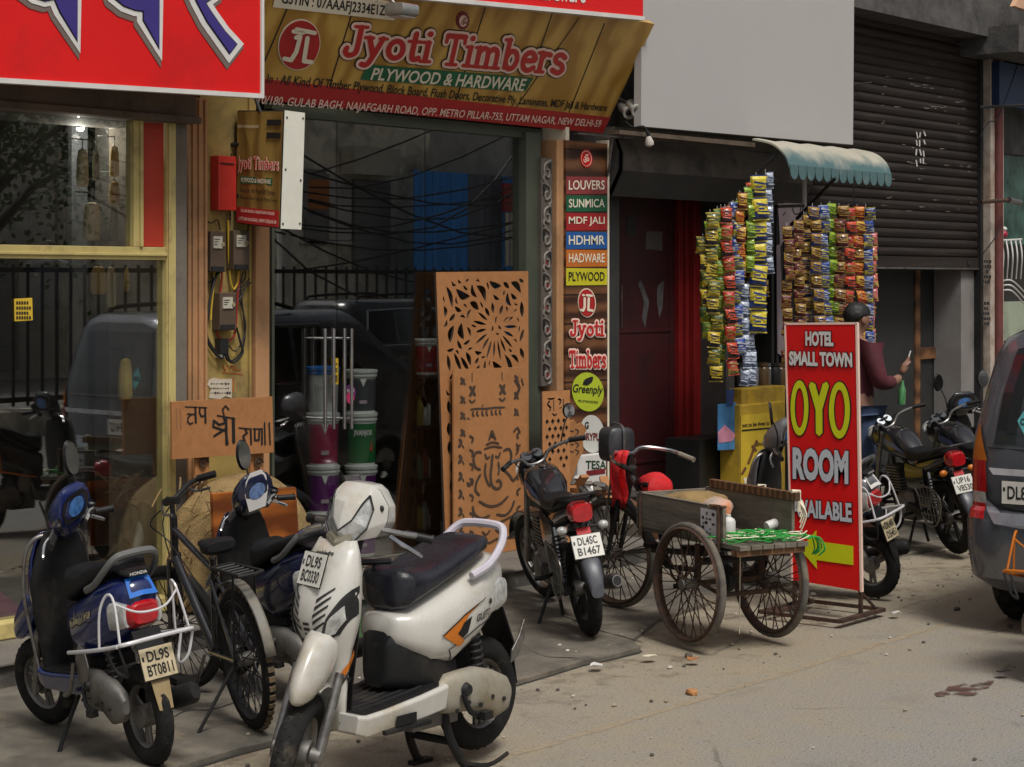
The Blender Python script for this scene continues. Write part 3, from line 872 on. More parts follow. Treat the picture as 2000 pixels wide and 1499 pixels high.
b = MB(); b.slab(bq(.01, .01, .99, .99, .004), nf * .002, m_bxwood); b.slab(bq(.01, .01, .99, .15, .008), nf * .001, m_redband); b.slab(bq(.1, .36, .82, .42, .008), nf * .001, MATS['green_strip'])
part(b, 'printed_face', lb)
b = MB()
b.text('Jyoti Timbers', bq(.04, .45, .97, .6, .012), m_pinkw, .035); b.text('Jyoti Timbers', bq(.05, .456, .96, .594, .016), m_ltr, .0)
b.text('PLYWOOD & HARDWARE', bq(.13, .37, .8, .41, .012), m_cream, .02)
b.text('GULAB BAGH, NAJAFGARH ROAD', bq(.12, .1, .9, .135, .012), m_pinkw, .02); b.text('UTTAM NAGAR, NEW DELHI-59', bq(.08, .03, .95, .065, .012), m_pinkw, .02)
b.text('Deals In : All Kind Of Timber', bq(.1, .28, .9, .32, .012), m_black, .01); b.text('Plywood, Block Board, Flush Doors', bq(.1, .21, .95, .25, .012), m_black, .01)
b.text('GSTIN : 07AAAFJ2334E1ZV', bq(.04, .84, .5, .87, .012), m_cream, .01)
for y_ in (.9, .79): b.slab(bq(.68, y_ - .03, .98, y_ + .02, .012), nf * .001, m_black)
part(b, 'lettering', lb)
ne = (C_ - B_).cross(T2 - B_).normalized()
b = MB(); b.slab([B_ + ne * .003, C_ + ne * .003, T3 + ne * .003, T2 + ne * .003], ne * .003, mat('white_flex', (.72, .7, .6), .5, var=.06, scale=4, bump=.6, bscale=6)); part(b, 'white_end', lb)
b = MB()
for u, v in ((.1, .94), (.9, .95), (.12, .5), (.88, .42), (.08, .04), (.9, .05)):
    p = (B_ * (1 - u) + C_ * u) * (1 - v) + (T2 * (1 - u) + T3 * u) * v; b.lathe([(.007, 0), (.007, .003)], p + ne * .006, ne, m_black, 8)
part(b, 'rivet', lb)
b = MB(); b.tube([onBx(.5, .98) + V((0, 0, .0)), onBx(.5, .98) + V((0, .1, .2))], .01, m_dk); b.tube([onBx(.05, .7), onBx(.05, .7) + V((-.02, .25, .0))], .012, m_dk); b.tube([onBx(.05, .25), onBx(.05, .25) + V((-.02, .25, 0))], .012, m_dk); part(b, 'bracket', lb)

# letter box, meters, wires, posters on the pier
t = thing('letter_box', 'flat red metal box on the ochre pier, half behind the projecting sign box', 'box', tuple(onY(442, 412, -.16)))
b = MB(); bx(b, (427, 304), (462, 412), -.17, -.1, mat('box_red', (.5, .03, .02), .5, var=.15)); part(b, 'body', t, bevel=.004)
b = MB(); bx(b, (431, 318), (458, 322), -.176, -.17, m_dk); part(b, 'slot', t)
def meter(x0, x1, y0, y1, label):
    Y = -.17
    t = thing('electric_meter', label, 'meter', tuple(onY((x0 + x1) / 2, y1, Y)), group='electric meters on the ochre pier')
    b = MB(); bx(b, (x0, y0), (x1, y1), Y, -.1, mat('meter_brown', (.09, .06, .04), .5)); part(b, 'case', t, bevel=.006)
    h = y1 - y0; w = x1 - x0
    b = MB(); bx(b, (x0 + w * .2, y0 + h * .12), (x1 - w * .22, y0 + h * .42), Y - .008, Y, mat('meter_dial', (.5, .47, .38), .3)); part(b, 'dial', t)
    b = MB(); c = onY(x1 - w * .25, y0 + h * .32, Y); b.lathe([(.014, 0), (.012, .012)], c, (0, -1, 0), mat('meter_seal', (.3, .25, .15), .4), 10); part(b, 'seal', t)
    b = MB(); bx(b, (x0 + w * .1, y1 - h * .14), (x1 - w * .1, y1 - h * .02), Y - .01, Y, m_dk); part(b, 'terminal_cover', t)
    b = MB()
    for k in range(3):
        bx(b, (x0 + w * .25, y0 + h * (.19 + .06 * k)), (x0 + w * (.6 - .08 * k), y0 + h * (.21 + .06 * k)), Y - .0095, Y - .008, m_dk)
    part(b, 'dial_marking', t)
meter(412, 441, 452, 532, 'upper left brown electric meter on the ochre pier')
meter(457, 488, 450, 528, 'upper right brown electric meter on the ochre pier')
meter(430, 462, 572, 645, 'lower electric meter with red and black wires on the ochre pier')
t = thing('junction_box', 'small black junction box under the lower electric meter', 'junction box', tuple(onY(439, 690, -.15)))
b = MB(); bx(b, (431, 662), (447, 692), -.15, -.1, m_black); part(b, 'case', t, bevel=.004)
b = MB(); bx(b, (430, 692), (440, 699), -.14, -.1, m_white); part(b, 'plug', t)
def wire(name, label, pts, r, m, Y=-.125):
    q = smooth_path([onY(x, y, Y) for x, y in pts], 6)
    o = MB().tube(q, r, m, 6).build(name, smooth=True); tag(o, label, 'wire', 'wires on the ochre pier')
m_wy = mat('yellow_wire', (.55, .36, .03), .5); m_wr = mat('red_wire', (.3, .02, .015), .5); m_wb = m_black
wire('wire', 'yellow wire from the upper left meter down along the pier', [(418, 532), (417, 560), (413, 600), (412, 625)], .006, m_wy)
wire('wire', 'yellow wire between the two upper meters', [(446, 430), (447, 500), (450, 545), (456, 565), (464, 552), (466, 530)], .006, m_wy)
wire('wire', 'red wire from the left meter to the lower meter', [(434, 532), (432, 560), (425, 610), (424, 650), (436, 668)], .006, m_wr)
wire('wire', 'red wire beside the lower meter on its right', [(468, 530), (464, 580), (462, 620), (458, 655), (445, 668)], .006, m_wr)
wire('wire', 'black wire looping left of the lower meter', [(415, 535), (411, 590), (404, 640), (408, 665), (425, 690), (440, 688)], .005, m_wb)
wire('wire', 'black wire looping far right of the lower meter', [(476, 530), (470, 560), (476, 620), (478, 660), (470, 690), (452, 705), (443, 690)], .005, m_wb)
wire('wire', 'black wire with a kink right of the junction box', [(488, 545), (474, 560), (466, 575), (480, 640), (462, 685), (447, 676)], .004, m_wb)
wire('wire', 'thin black wire from the top of the pier to the meters', [(452, 300), (448, 360), (450, 420), (446, 452)], .005, m_wb)
wire('wire', 'short black wire tail above the left meter', [(400, 428), (412, 436), (425, 430), (430, 450)], .004, m_wb)
wire('wire', 'short black wire tail at the top right meter', [(498, 440), (488, 430), (484, 452)], .004, m_wb)
wire('wire', 'thick black wire hanging in a wide loop left of the junction box', [(432, 530), (420, 545), (408, 600), (402, 650), (412, 680), (432, 700), (438, 690)], .007, m_wb, -.14)
wire('wire', 'thick black wire hanging in a wide loop right of the junction box', [(462, 640), (470, 670), (474, 690), (458, 708), (445, 704), (440, 690)], .007, m_wb, -.145)
wire('wire', 'brown wire from the upper right meter passing behind the lower meter', [(480, 526), (478, 545), (466, 560), (460, 575)], .006, m_rust)
wire('wire', 'black wire with a free end sticking out right of the lower meter', [(462, 590), (474, 575), (480, 560), (490, 552)], .005, m_wb)
wire('wire', 'black wire with a free end sticking out left below the upper left meter', [(424, 532), (414, 548), (404, 552), (400, 545)], .005, m_wb)
t = thing('torn_poster', 'torn white poster with handwritten lines on the ochre pier', 'poster', tuple(onY(430, 760, -.11)))
b = MB(); b.slab(pxs([(408, 742), (418, 738), (430, 741), (453, 740), (452, 778), (440, 774), (430, 780), (408, 778), (412, 760), (405, 752)], -.102), (0, -.002, 0), mat('torn_paper', (.55, .47, .36), .8)); part(b, 'paper', t)
b = MB(); rr = random.Random(9)
for y in (750, 759, 768):
    x = 412
    while x < 448:
        w = rr.uniform(1.5, 4); h = rr.uniform(2, 6); b.slab(pxs([(x, y + h / 2), (x + w, y + h / 2 - 1), (x + w, y - h / 2), (x, y - h / 2 + 1)], -.1045), (0, -.001, 0), m_black); x += w + rr.uniform(1, 2.5)
part(b, 'handwriting', t)
b = MB(); b.strokes([cat2([(436, 715), (440, 724), (444, 712)], 3), cat2([(448, 724), (452, 714), (457, 724)], 3), cat2([(460, 715), (462, 724), (470, 722)], 3), [(434, 728), (474, 731)], [(456, 738), (456, 765)]], 1.6, lambda x, y: onY(x, y, -.103), mat('orange_scrawl', (.5, .1, .01), .7)); tag(b.build('chalk_scrawl'), 'orange handwritten scrawl on the ochre pier above the torn poster', 'writing')

# plywood sign with Hindi letters
t = thing('plywood_sign', 'brown board with carved black Hindi letters leaning on the pier', 'sign', tuple(onY(435, 895, -.4)))
YP = -.42
b = MB(); b.slab(pxs([(335, 785), (532, 775), (535, 884), (337, 898)], YP), (0, .016, 0), m_mdf); part(b, 'board', t, bevel=.001)
b = MB(); fn = lambda x, y: onY(x, y, YP) + V((0, -.002, 0))
b.strokes([[(344, 799), (345, 838)], [(352, 800), (353, 838)]], 2.2, fn, mat('faint_groove', (.24, .11, .045), .8))
lines = [([(362, 795), (385, 796)], 2.6), ([(381, 796), (382, 826)], 4), ([(381, 810), (366, 809)], 3), ([(373, 810), (367, 816), (366, 824), (371, 829), (376, 826)], 3), ([(388, 796), (403, 797)], 2.6), ([(400, 797), (401, 826)], 4), ([(390, 797), (389, 806), (393, 814), (400, 812)], 3.4),
         ([(424, 812), (458, 818)], 3), ([(436, 814), (440, 826), (428, 830), (417, 822), (416, 834), (440, 842)], 4.4), ([(455, 818), (456, 864)], 6), ([(418, 852), (440, 838), (444, 868)], 4.4), ([(441, 818), (442, 868)], 5), ([(437, 812), (434, 800), (440, 793), (446, 800)], 3),
         ([(466, 836), (486, 838)], 2.6), ([(478, 838), (482, 846), (474, 852), (480, 868)], 3.6), ([(489, 838), (490, 868)], 3.6), ([(494, 838), (512, 838)], 2.6), ([(497, 838), (497, 860), (505, 860), (506, 840)], 3.6), ([(511, 838), (511, 868)], 3.6),
         ([(516, 826), (517, 868)], 3), ([(525, 826), (527, 868)], 3)]
b.strokes(lines, 3, fn, m_black); part(b, 'carved_letter', t)
# two scroll brackets under the board
for k, px in enumerate((398, 505)):
    c = onY(px, 905, -.4); b = MB(); q = [c + V((.035 * (1 - a / 16) * math.cos(a * .7), 0, .035 * (1 - a / 16) * math.sin(a * .7))) for a in range(15)]
    b.tube(q, .006, m_mdfcut, 6)
    b.slab([c + V((-.05, .012, -.08)), c + V((.05, .012, -.08)), c + V((.05, .012, .05)), c + V((-.05, .012, .05))], (0, .012, 0), m_mdf)
    tag(b.build('scroll_ornament', smooth=True), 'small brown scroll ornament under the ' + ('left' if k == 0 else 'right') + ' end of the Hindi board', 'ornament', 'scroll ornaments under the Hindi board')
# ================================================================== carved MDF panels
def holes_mesh(b, outer, holes, th, fn, m, m2=None):
    """flat outline with real cut-outs; fn maps (u, v, depth) to 3D"""
    c = bpy.data.curves.new('cutout', 'CURVE'); c.dimensions = '2D'; c.fill_mode = 'BOTH'
    for poly in [outer] + holes:
        sp = c.splines.new('POLY'); sp.points.add(len(poly) - 1)
        for p, (x, y) in zip(sp.points, poly): p.co = (x, y, 0, 1)
        sp.use_cyclic_u = True
    c.extrude = 0.5
    o = bpy.data.objects.new('cutout', c); COL.objects.link(o)
    me = o.to_mesh()
    vs = [fn(v.co.x, v.co.y, (v.co.z + .5) * th) for v in me.vertices]
    fl = [tuple(p.vertices) for p in me.polygons if abs(p.normal.z) > .5]
    sd_ = [tuple(p.vertices) for p in me.polygons if abs(p.normal.z) <= .5]
    b.add(vs, fl, m); b.add(vs, sd_, m2 or m)
    o.to_mesh_clear(); bpy.data.objects.remove(o); bpy.data.curves.remove(c)
def leaf(x, y, ang, l, w, n=5, bend=0.0):
    a = R(ang); ca_, sa_ = math.cos(a), math.sin(a); pts = []
    for i in range(n + 1):
        t = i / n; pts.append((t * l, w * math.sin(math.pi * t) ** .8 + bend * l * math.sin(math.pi * t)))
    for i in range(n - 1, 0, -1):
        t = i / n; pts.append((t * l, -w * math.sin(math.pi * t) ** .8 + bend * l * math.sin(math.pi * t)))
    return [(x + px * ca_ - py * sa_, y + px * sa_ + py * ca_) for px, py in pts]
def stroke_hole(ln, w):
    """one capsule-ended ribbon outline round a polyline"""
    L_, R_ = [], []; n = len(ln)
    for i, (x, y) in enumerate(ln):
        x0, y0 = ln[max(i - 1, 0)]; x1, y1 = ln[min(i + 1, n - 1)]
        dx, dy = x1 - x0, y1 - y0; l = math.hypot(dx, dy) or 1
        k = w / 2 * (0.55 if i in (0, n - 1) else 1)
        L_.append((x - dy / l * k, y + dx / l * k)); R_.append((x + dy / l * k, y - dx / l * k))
    return L_ + R_[::-1]
def quad_fn(bl, br, tr, tl, n):
    return lambda u, v, d=0.0: bl * (1 - u) * (1 - v) + br * u * (1 - v) + tr * u * v + tl * (1 - u) * v + n * d
# big floral panel: 0.93 m x 1.8 m, units: u 0..1 across, v 0..2 up (v scaled)
bl, br = onY(868, 1087, -.18), onY(1030, 1064, -.18)
bl.z = br.z = .142
tl, tr = onY(848, 532, -.06), onY(1028, 530, -.06)
fb = quad_fn(bl, br, tr, tl, V((0, -1, 0)))
big = lambda u, v, d: fb(u, v / 2, d)
H_ = []
c0 = (.62, 1.6)
for i in range(13):                                     # the flower
    a = 150 + i * 19; H_.append(leaf(c0[0] + .1 * math.cos(R(a)), c0[1] + .1 * math.sin(R(a)), a, .12 + .03 * (i % 2), .0115))
for a in (20, 60, 100, 128): H_.append(leaf(c0[0] + .1 * math.cos(R(a)), c0[1] + .1 * math.sin(R(a)), a, .08, .017))
for x, y, a, l, w, bd in () if False else ((.1, 1.9, -70, .16, .02, .1), (.2, 1.88, -20, .16, .028, -.15), (.42, 1.9, -50, .15, .028, .2), (.56, 1.93, -15, .14, .022, -.1), (.8, 1.92, -35, .14, .025, .15), (.93, 1.92, -95, .12, .02, 0),
                     (.1, 1.68, 60, .16, .026, .2), (.22, 1.62, 75, .18, .025, -.2), (.12, 1.5, 70, .13, .028, .1), (.27, 1.52, 100, .12, .03, .2), (.33, 1.62, 30, .14, .03, -.2), (.36, 1.48, 60, .1, .035, 0),
                     (.09, 1.42, -80, .12, .018, 0), (.16, 1.43, -60, .15, .018, 0), (.23, 1.4, -50, .14, .018, 0), (.1, 1.25, 10, .12, .02, .1), (.12, 1.18, -10, .14, .018, -.1), (.27, 1.24, 55, .16, .026, .2), (.35, 1.36, 30, .14, .026, -.2),
                     (.4, 1.2, 75, .14, .024, .15), (.45, 1.02, 95, .17, .02, -.1), (.32, 1.1, 110, .14, .026, .1), (.24, 1.04, 100, .1, .03, 0), (.52, 1.25, -55, .2, .022, -.2), (.55, 1.12, -75, .14, .028, .1),
                     (.72, 1.4, -70, .2, .022, .15), (.82, 1.42, -95, .16, .024, -.15), (.9, 1.44, -60, .09, .02, 0), (.8, 1.26, -40, .16, .022, .1), (.92, 1.3, -110, .13, .02, .1), (.78, 1.7, 20, .16, .03, -.25), (.84, 1.6, 40, .13, .025, .2), (.93, 1.66, 95, .12, .022, 0),
                     (.7, 1.08, 20, .14, .026, -.2), (.88, 1.05, 80, .18, .026, .15), (.64, 1.03, 100, .07, .02, 0), (.08, 1.1, -80, .1, .022, 0), (.08, .95, -90, .1, .024, 0), (.08, .82, -90, .1, .024, 0), (.1, .68, -88, .1, .022, 0), (.09, .55, -92, .1, .02, 0), (.1, .42, -88, .1, .02, 0), (.09, .3, -92, .1, .02, 0),
                     (.8, .94, -40, .1, .024, .2), (.93, .96, -100, .12, .02, 0), (.94, .8, -90, .12, .02, 0), (.93, .62, -92, .12, .02, 0), (.94, .45, -88, .12, .02, 0), (.93, .28, -90, .12, .02, 0)):
    q = leaf(x, y, a, l, w * 1.05, 7, bd)
    if y < 1.0 or all((x1 - x2) ** 2 + (y1 - y2) ** 2 > .0003 for h in H_ for x1, y1 in h for x2, y2 in q): H_.append(q)
rh = random.Random(21)
def clear_of(q):
    for h in H_:
        for x, y in h:
            for a, c in q:
                if (x - a) ** 2 + (y - c) ** 2 < .0003: return False
    return all(.06 < x < .95 and 1.0 < y < 1.955 for x, y in q)
for k in range(5200):
    x, y = rh.uniform(.05, .95), rh.uniform(.95, 1.95); a = math.degrees(math.atan2(y - c0[1], x - c0[0])) + rh.choice((0, 70, -70)) + rh.uniform(-20, 20)
    l = rh.choice((.2, .17, .14, .11, .08)) if k < 2600 else rh.choice((.08, .06, .045)); q = leaf(x, y, a, l, l * rh.uniform(.13, .24), 7, rh.uniform(-.25, .25))
    if clear_of(q): H_.append(q)
t = thing('carved_panel', 'tall brown carved wood panel with flower cut-outs leaning on the shop window', 'panel', tuple(bl))
b = MB(); holes_mesh(b, [(0, 0), (1, 0), (1, 2), (0, 2)], H_, .016, big, m_mdf, m_mdfcut); part(b, 'fretwork', t)
# smaller panel with fine line carving in front of it
bl2, br2 = onY(884, 1082, -.24), onY(1026, 1060, -.24)
bl2.z = br2.z = .142
tl2, tr2 = onY(883, 722, -.16), onY(1027, 717, -.16)
fb2 = quad_fn(bl2, br2, tr2, tl2, V((0, -1, 0)))
def pxuv(x, y):
    return ((x - 884) / 143.0, 1 - (y - 720) / 355.0)
L2 = []
def ln(pts, w=.022, k=3):
    q = [pxuv(x, y) for x, y in pts]
    if len(q) > 2: q = cat2([(u, v * 2.3) for u, v in q], k); q = [(u, v / 2.3) for u, v in q]
    h = stroke_hole([(u, v * 2.3) for u, v in q], w * 1.25)
    L2.append([(u, v / 2.3) for u, v in h])
for x, ys in ((900, (735, 770, 800, 832)), (1004, (735, 768, 800))):           # hanging bells
    for y in ys:
        ln([(x - 3, y), (x, y + 8), (x - 4, y + 14)], .03); ln([(x + 3, y + 3), (x + 2, y + 10), (x + 5, y + 15)], .025)
for x in (918, 976): ln([(x, 728), (x, 745)], .018); ln([(x - 5, 752), (x, 762), (x - 5, 772)], .03); ln([(x + 5, 752), (x + 2, 762), (x + 6, 772)], .03); ln([(x - 6, 778), (x, 784), (x + 6, 778)], .02)
ln([(914, 797), (928, 796), (946, 797), (962, 796), (982, 797)], .02)
for x in (920, 928, 938, 946, 956, 964, 972): ln([(x, 800), (x - 1, 806), (x + 2, 811)], .02)
ln([(936, 793), (940, 788)], .02); ln([(908, 812), (913, 815)], .02)
for y in (850, 880, 912, 945, 978, 1010, 1042):                                 # side borders
    ln([(893, y), (897, y + 8), (892, y + 16)], .03); ln([(899, y + 12), (902, y + 19)], .025)
for x, s_ in ((912, 1), (1013, -1)):
    for y in (846, 872, 898, 926, 956, 990, 1024): ln([(x, y), (x + 7 * s_, y + 5), (x + 5 * s_, y + 14)], .022)
# the seated figure with trunk and crown, as line work
ln([(950, 858), (953, 848), (956, 840), (960, 850), (963, 858)], .022); ln([(944, 866), (957, 862), (970, 866)], .022); ln([(940, 874), (957, 870), (976, 874)], .02)
ln([(942, 882), (946, 892), (952, 888)], .02); ln([(972, 882), (968, 892), (962, 888)], .02)
ln([(936, 880), (926, 878), (920, 890), (924, 906), (934, 912)], .024); ln([(978, 880), (990, 878), (994, 892), (990, 906), (980, 912)], .024)
ln([(957, 884), (955, 906), (953, 926), (956, 944), (966, 952), (974, 946), (970, 936), (964, 938)], .026)
ln([(944, 900), (942, 918), (946, 934), (952, 946)], .022); ln([(968, 900), (970, 914), (968, 926)], .02)
ln([(934, 920), (926, 934), (924, 950), (932, 960)], .024); ln([(980, 918), (990, 928), (998, 940), (1004, 932)], .024); ln([(918, 926), (912, 940), (908, 932)], .022)
ln([(930, 970), (944, 980), (958, 984), (974, 980), (988, 968)], .024); ln([(918, 978), (922, 994), (936, 1004), (952, 1000)], .024); ln([(1000, 978), (994, 994), (982, 1004), (964, 1000)], .024)
ln([(914, 1008), (930, 1016), (950, 1018), (972, 1016), (1000, 1006)], .022); ln([(936, 1028), (944, 1036), (952, 1028)], .02); ln([(962, 1028), (972, 1036), (980, 1028)], .02)
ln([(910, 1052), (930, 1046), (950, 1052), (970, 1046), (1004, 1050)], .02); ln([(1004, 868), (1008, 880), (1003, 890)], .02); ln([(998, 846), (1006, 838), (1010, 846)], .02)
ln([(1002, 745), (1010, 760), (1003, 775)], .03); ln([(1014, 742), (1018, 756)], .03)
t = thing('carved_panel', 'shorter brown panel with fine line carving of bells and a seated figure', 'panel', tuple(bl2))
b = MB(); b.slab([fb2(0, 0), fb2(1, 0), fb2(1, 1), fb2(0, 1)], (0, -.014, 0), m_mdf); part(b, 'board', t, bevel=.001)
b = MB()
for k, q in enumerate(L2): b.quad([fb2(u, v, .0155 + k * .00004) for u, v in q], m_mdfcut)
part(b, 'carving', t)
# third panel with the word on top, and the small ragged one
bl3, br3 = onY(1057, 1040, -.45), onY(1110, 1030, -.45); bl3.z = br3.z = .142
tl3, tr3 = onY(1056, 765, -.25), onY(1110, 762, -.25)
fb3 = quad_fn(bl3, br3, tr3, tl3, V((0, -1, 0)))
px3 = lambda x, y: ((x - 1056) / 54.0, 1 - (y - 763) / 272.0)
L3 = []
def l3(pts, w=.05, k=2):
    q = [px3(x, y) for x, y in pts]; q = [(u, v * 4) for u, v in q]
    if len(q) > 2: q = cat2(q, k)
    L3.append([(u, v / 4) for u, v in stroke_hole(q, w)])
l3([(1066, 776), (1074, 777), (1080, 776)]); l3([(1071, 780), (1066, 786), (1072, 792), (1069, 798)], .06); l3([(1078, 779), (1078, 798)], .06); l3([(1075, 802), (1080, 806), (1084, 803)], .05)
l3([(1086, 778), (1092, 780), (1089, 788)], .06); l3([(1097, 778), (1097, 798)], .06); l3([(1089, 794), (1094, 793)], .05)
for r in range(7):
    for k in range(4):
        x = 1065 + k * 11 + (5 if r % 2 else 0); y = 816 + r * 13
        if x < 1104 and (r < 5 or abs(x - 1083) > 8): L3.append([px3(x + dx, y + dy) for dx, dy in ((0, -5.2), (3.6, 0), (0, 5.2), (-3.6, 0))])
for q in ([(1078, 902), (1082, 894), (1087, 900)], [(1070, 912), (1080, 906), (1092, 910)], [(1074, 922), (1070, 930), (1075, 938)], [(1090, 918), (1097, 926), (1092, 936)], [(1082, 918), (1081, 932), (1086, 944), (1092, 942)], [(1066, 946), (1074, 952), (1084, 954)], [(1090, 952), (1098, 948), (1102, 938)], [(1100, 916), (1104, 924)], [(1066, 966), (1080, 972), (1098, 966)], [(1068, 990), (1082, 984), (1098, 990)], [(1070, 1010), (1084, 1004), (1098, 1010)]):
    l3(q)
t = thing('carved_panel', 'narrow brown carved panel with lattice cut-outs and a short word on top', 'panel', tuple(bl3))
b = MB(); holes_mesh(b, [(0, 0), (1, 0), (1, 1), (0, 1)], L3, .014, fb3, m_mdf, m_mdfcut); part(b, 'fretwork', t)
b = MB(); b.slab([fb3(0.02, 0.02, -.004), fb3(.98, 0.02, -.004), fb3(.98, .98, -.004), fb3(0.02, .98, -.004)], (0, .004, 0), m_mdfcut); part(b, 'dark_backing', t)
t = thing('carved_panel', 'small ragged edged carved brown piece beside the narrow lattice panel', 'panel', tuple(onY(1125, 960, -.3)))
pz = [(1112, 826), (1121, 820), (1128, 830), (1136, 826), (1146, 840), (1138, 856), (1140, 880), (1130, 900), (1122, 925), (1112, 950)]
b = MB(); b.slab(pxs(pz, -.28), (0, .014, 0), m_mdf); part(b, 'fretwork', t)
b = MB()
for y in (842, 855, 868, 882): b.strokes([[(1114, y), (1120, y + 1)], cat2([(1124, y - 3), (1130, y), (1127, y + 6)], 3)], 2.6, lambda x, yy: onY(x, yy, -.282), m_mdfcut)
part(b, 'carving', t)

# ================================================================== column sign with the product names
cs = thing('column_sign', 'tall narrow wood grain column of coloured product name strips between shop and kiosk', 'sign', tuple(onY(1146, 960, -.12)))
YC = -.12
b = MB(); bx(b, (1105, 274), (1187, 962), YC, .2, m_dwood); part(b, 'board', cs)
b = MB(); bx(b, (1187, 274), (1190, 962), YC - .004, YC + .1, m_cream); part(b, 'edge_trim', cs)
def strip(y0, y1, txt, col, tcol, nm):
    m = mat('strip_' + nm, col, .45, var=.06)
    b = MB(); b.slab(pxs([(1106, y1 + 1), (1186, y1), (1186, y0), (1106, y0 - 1)], YC - .004), (0, .002, 0), m); part(b, 'name_strip', cs)
    h = (y1 - y0); b = MB(); b.text(txt, pxs([(1111, y1 - h * .24), (1181, y1 - h * .25), (1181, y0 + h * .2), (1111, y0 + h * .2)], YC - .007), tcol, .012); part(b, 'lettering', cs)
strip(346, 379, 'LOUVERS', (.25, .04, .04), m_cream, 'maroon')
strip(383, 413, 'SUNMICA', (.012, .1, .045), m_cream, 'green')
strip(417, 450, 'MDF JALI', (.33, .015, .018), m_cream, 'red')
strip(454, 486, 'HDHMR', (.015, .09, .3), m_cream, 'blue')
strip(489, 521, 'HADWARE', (.5, .14, .02), m_cream, 'orange')
strip(525, 557, 'PLYWOOD', (.55, .5, .02), m_black, 'yellow')
fnC = lambda x, y, l=0.0: onY(x, y, YC - l)
nd_ = V((0, -.002, 0))
b = MB(); disc(b, 1145, 310, 12, 18, .003, m_red, 0, fnp=fnC, th=nd_); disc(b, 1145, 310, 10.3, 15.5, .006, m_pinkw, 0, fnp=fnC, th=nd_); disc(b, 1145, 310, 9, 13.6, .009, m_red, 0, fnp=fnC, th=nd_)
b.text('ॐ', pxs([(1139, 318), (1151, 318), (1151, 301), (1139, 301)], YC - .013), m_pinkw, .02); part(b, 'om_emblem', cs)
b = MB(); disc(b, 1146, 592, 17.5, 28.5, .003, m_cream, 0, fnp=fnC, th=nd_); disc(b, 1146, 592, 16, 26.5, .006, MATS['logo_red'], 0, fnp=fnC, th=nd_)
b.strokes([[(1139, 577), (1140, 577)], [(1142, 583), (1142, 600), (1139, 607), (1135, 606)], [(1146, 577), (1156, 578)], [(1150, 583), (1149, 606), (1157, 607)]], 4.6, lambda x, y: fnC(x, y, .0105), m_cream); part(b, 'logo_disc', cs)
def fnCol(x0, x1, yb, hx):
    return lambda u, v, lift: onY(x0 + (x1 - x0) * u, yb - v * hx, YC - lift)
word_layers('Jyoti', fnCol(1113, 1180, 656, 19), (m_pinkw, m_pinkw, m_ltr), cs)
word_layers('Timbers', fnCol(1112, 1183, 718, 21), (m_pinkw, m_pinkw, m_ltr), cs)
b = MB(); disc(b, 1148, 766, 31, 38, .003, mat('lime_disc', (.42, .5, .03), .45, var=.05), 0, fnp=fnC, th=nd_)
b.text('Greenply', pxs([(1119, 772), (1178, 776), (1178, 754), (1119, 750)], YC - .007), m_black, .02, .25)
b.slab([fnC(x, y, .006) for x, y in cat2([(1138, 752), (1142, 742), (1157, 736), (1156, 746), (1147, 753)], 4)], nd_, m_black)
b.text('PLYWOOD', pxs([(1130, 786), (1168, 789), (1168, 784), (1130, 781)], YC - .007), m_black, .02); part(b, 'leaf_emblem', cs)
b = MB(); disc(b, 1156, 848, 24, 37, .003, mat('white_disc', (.55, .54, .5), .45, var=.05), 0, fnp=fnC, th=nd_)
b.text('DRYPLY', pxs([(1136, 861), (1178, 861), (1178, 846), (1136, 846)], YC - .008), mat('maroon_ink', (.14, .01, .012), .5), .03); b.text('G', pxs([(1142, 838), (1150, 838), (1150, 824), (1142, 824)], YC - .008), m_black, .03); part(b, 'round_emblem', cs)
t = thing('small_sign_box', 'small white sign box with dark TES lettering at the foot of the striped column', 'sign', tuple(onY(1160, 955, -.2)))
b = MB(); bx(b, (1128, 892), (1184, 940), -.2, -.13, m_white); part(b, 'box', t, bevel=.004)
b = MB(); b.text('TESA', pxs([(1144, 917), (1184, 917), (1184, 900), (1144, 900)], -.202), mat('dark_green_ink', (.01, .05, .02), .5), .025); bx(b, (1146, 920), (1182, 925), -.204, -.201, m_dred); part(b, 'lettering', t)
t = thing('offcut_pile', 'low pile of grey and white offcuts below the small white sign box', 'offcuts', tuple(onY(1150, 985, -.3)))
b = MB(); rj = random.Random(8)
for i in range(16):
    c = onY(rj.uniform(1115, 1185), rj.uniform(945, 985), rj.uniform(-.42, -.25)); b.box(-.09, .09, -.03, .03, -.012, .012, [m_white, m_grey, m_steel, m_mdf][i % 4], M4.Translation(c) @ M4.Rotation(rj.uniform(0, 3), 4, 'Z') @ M4.Rotation(rj.uniform(-.9, .9), 4, 'Y'))
part(b, 'offcut', t)

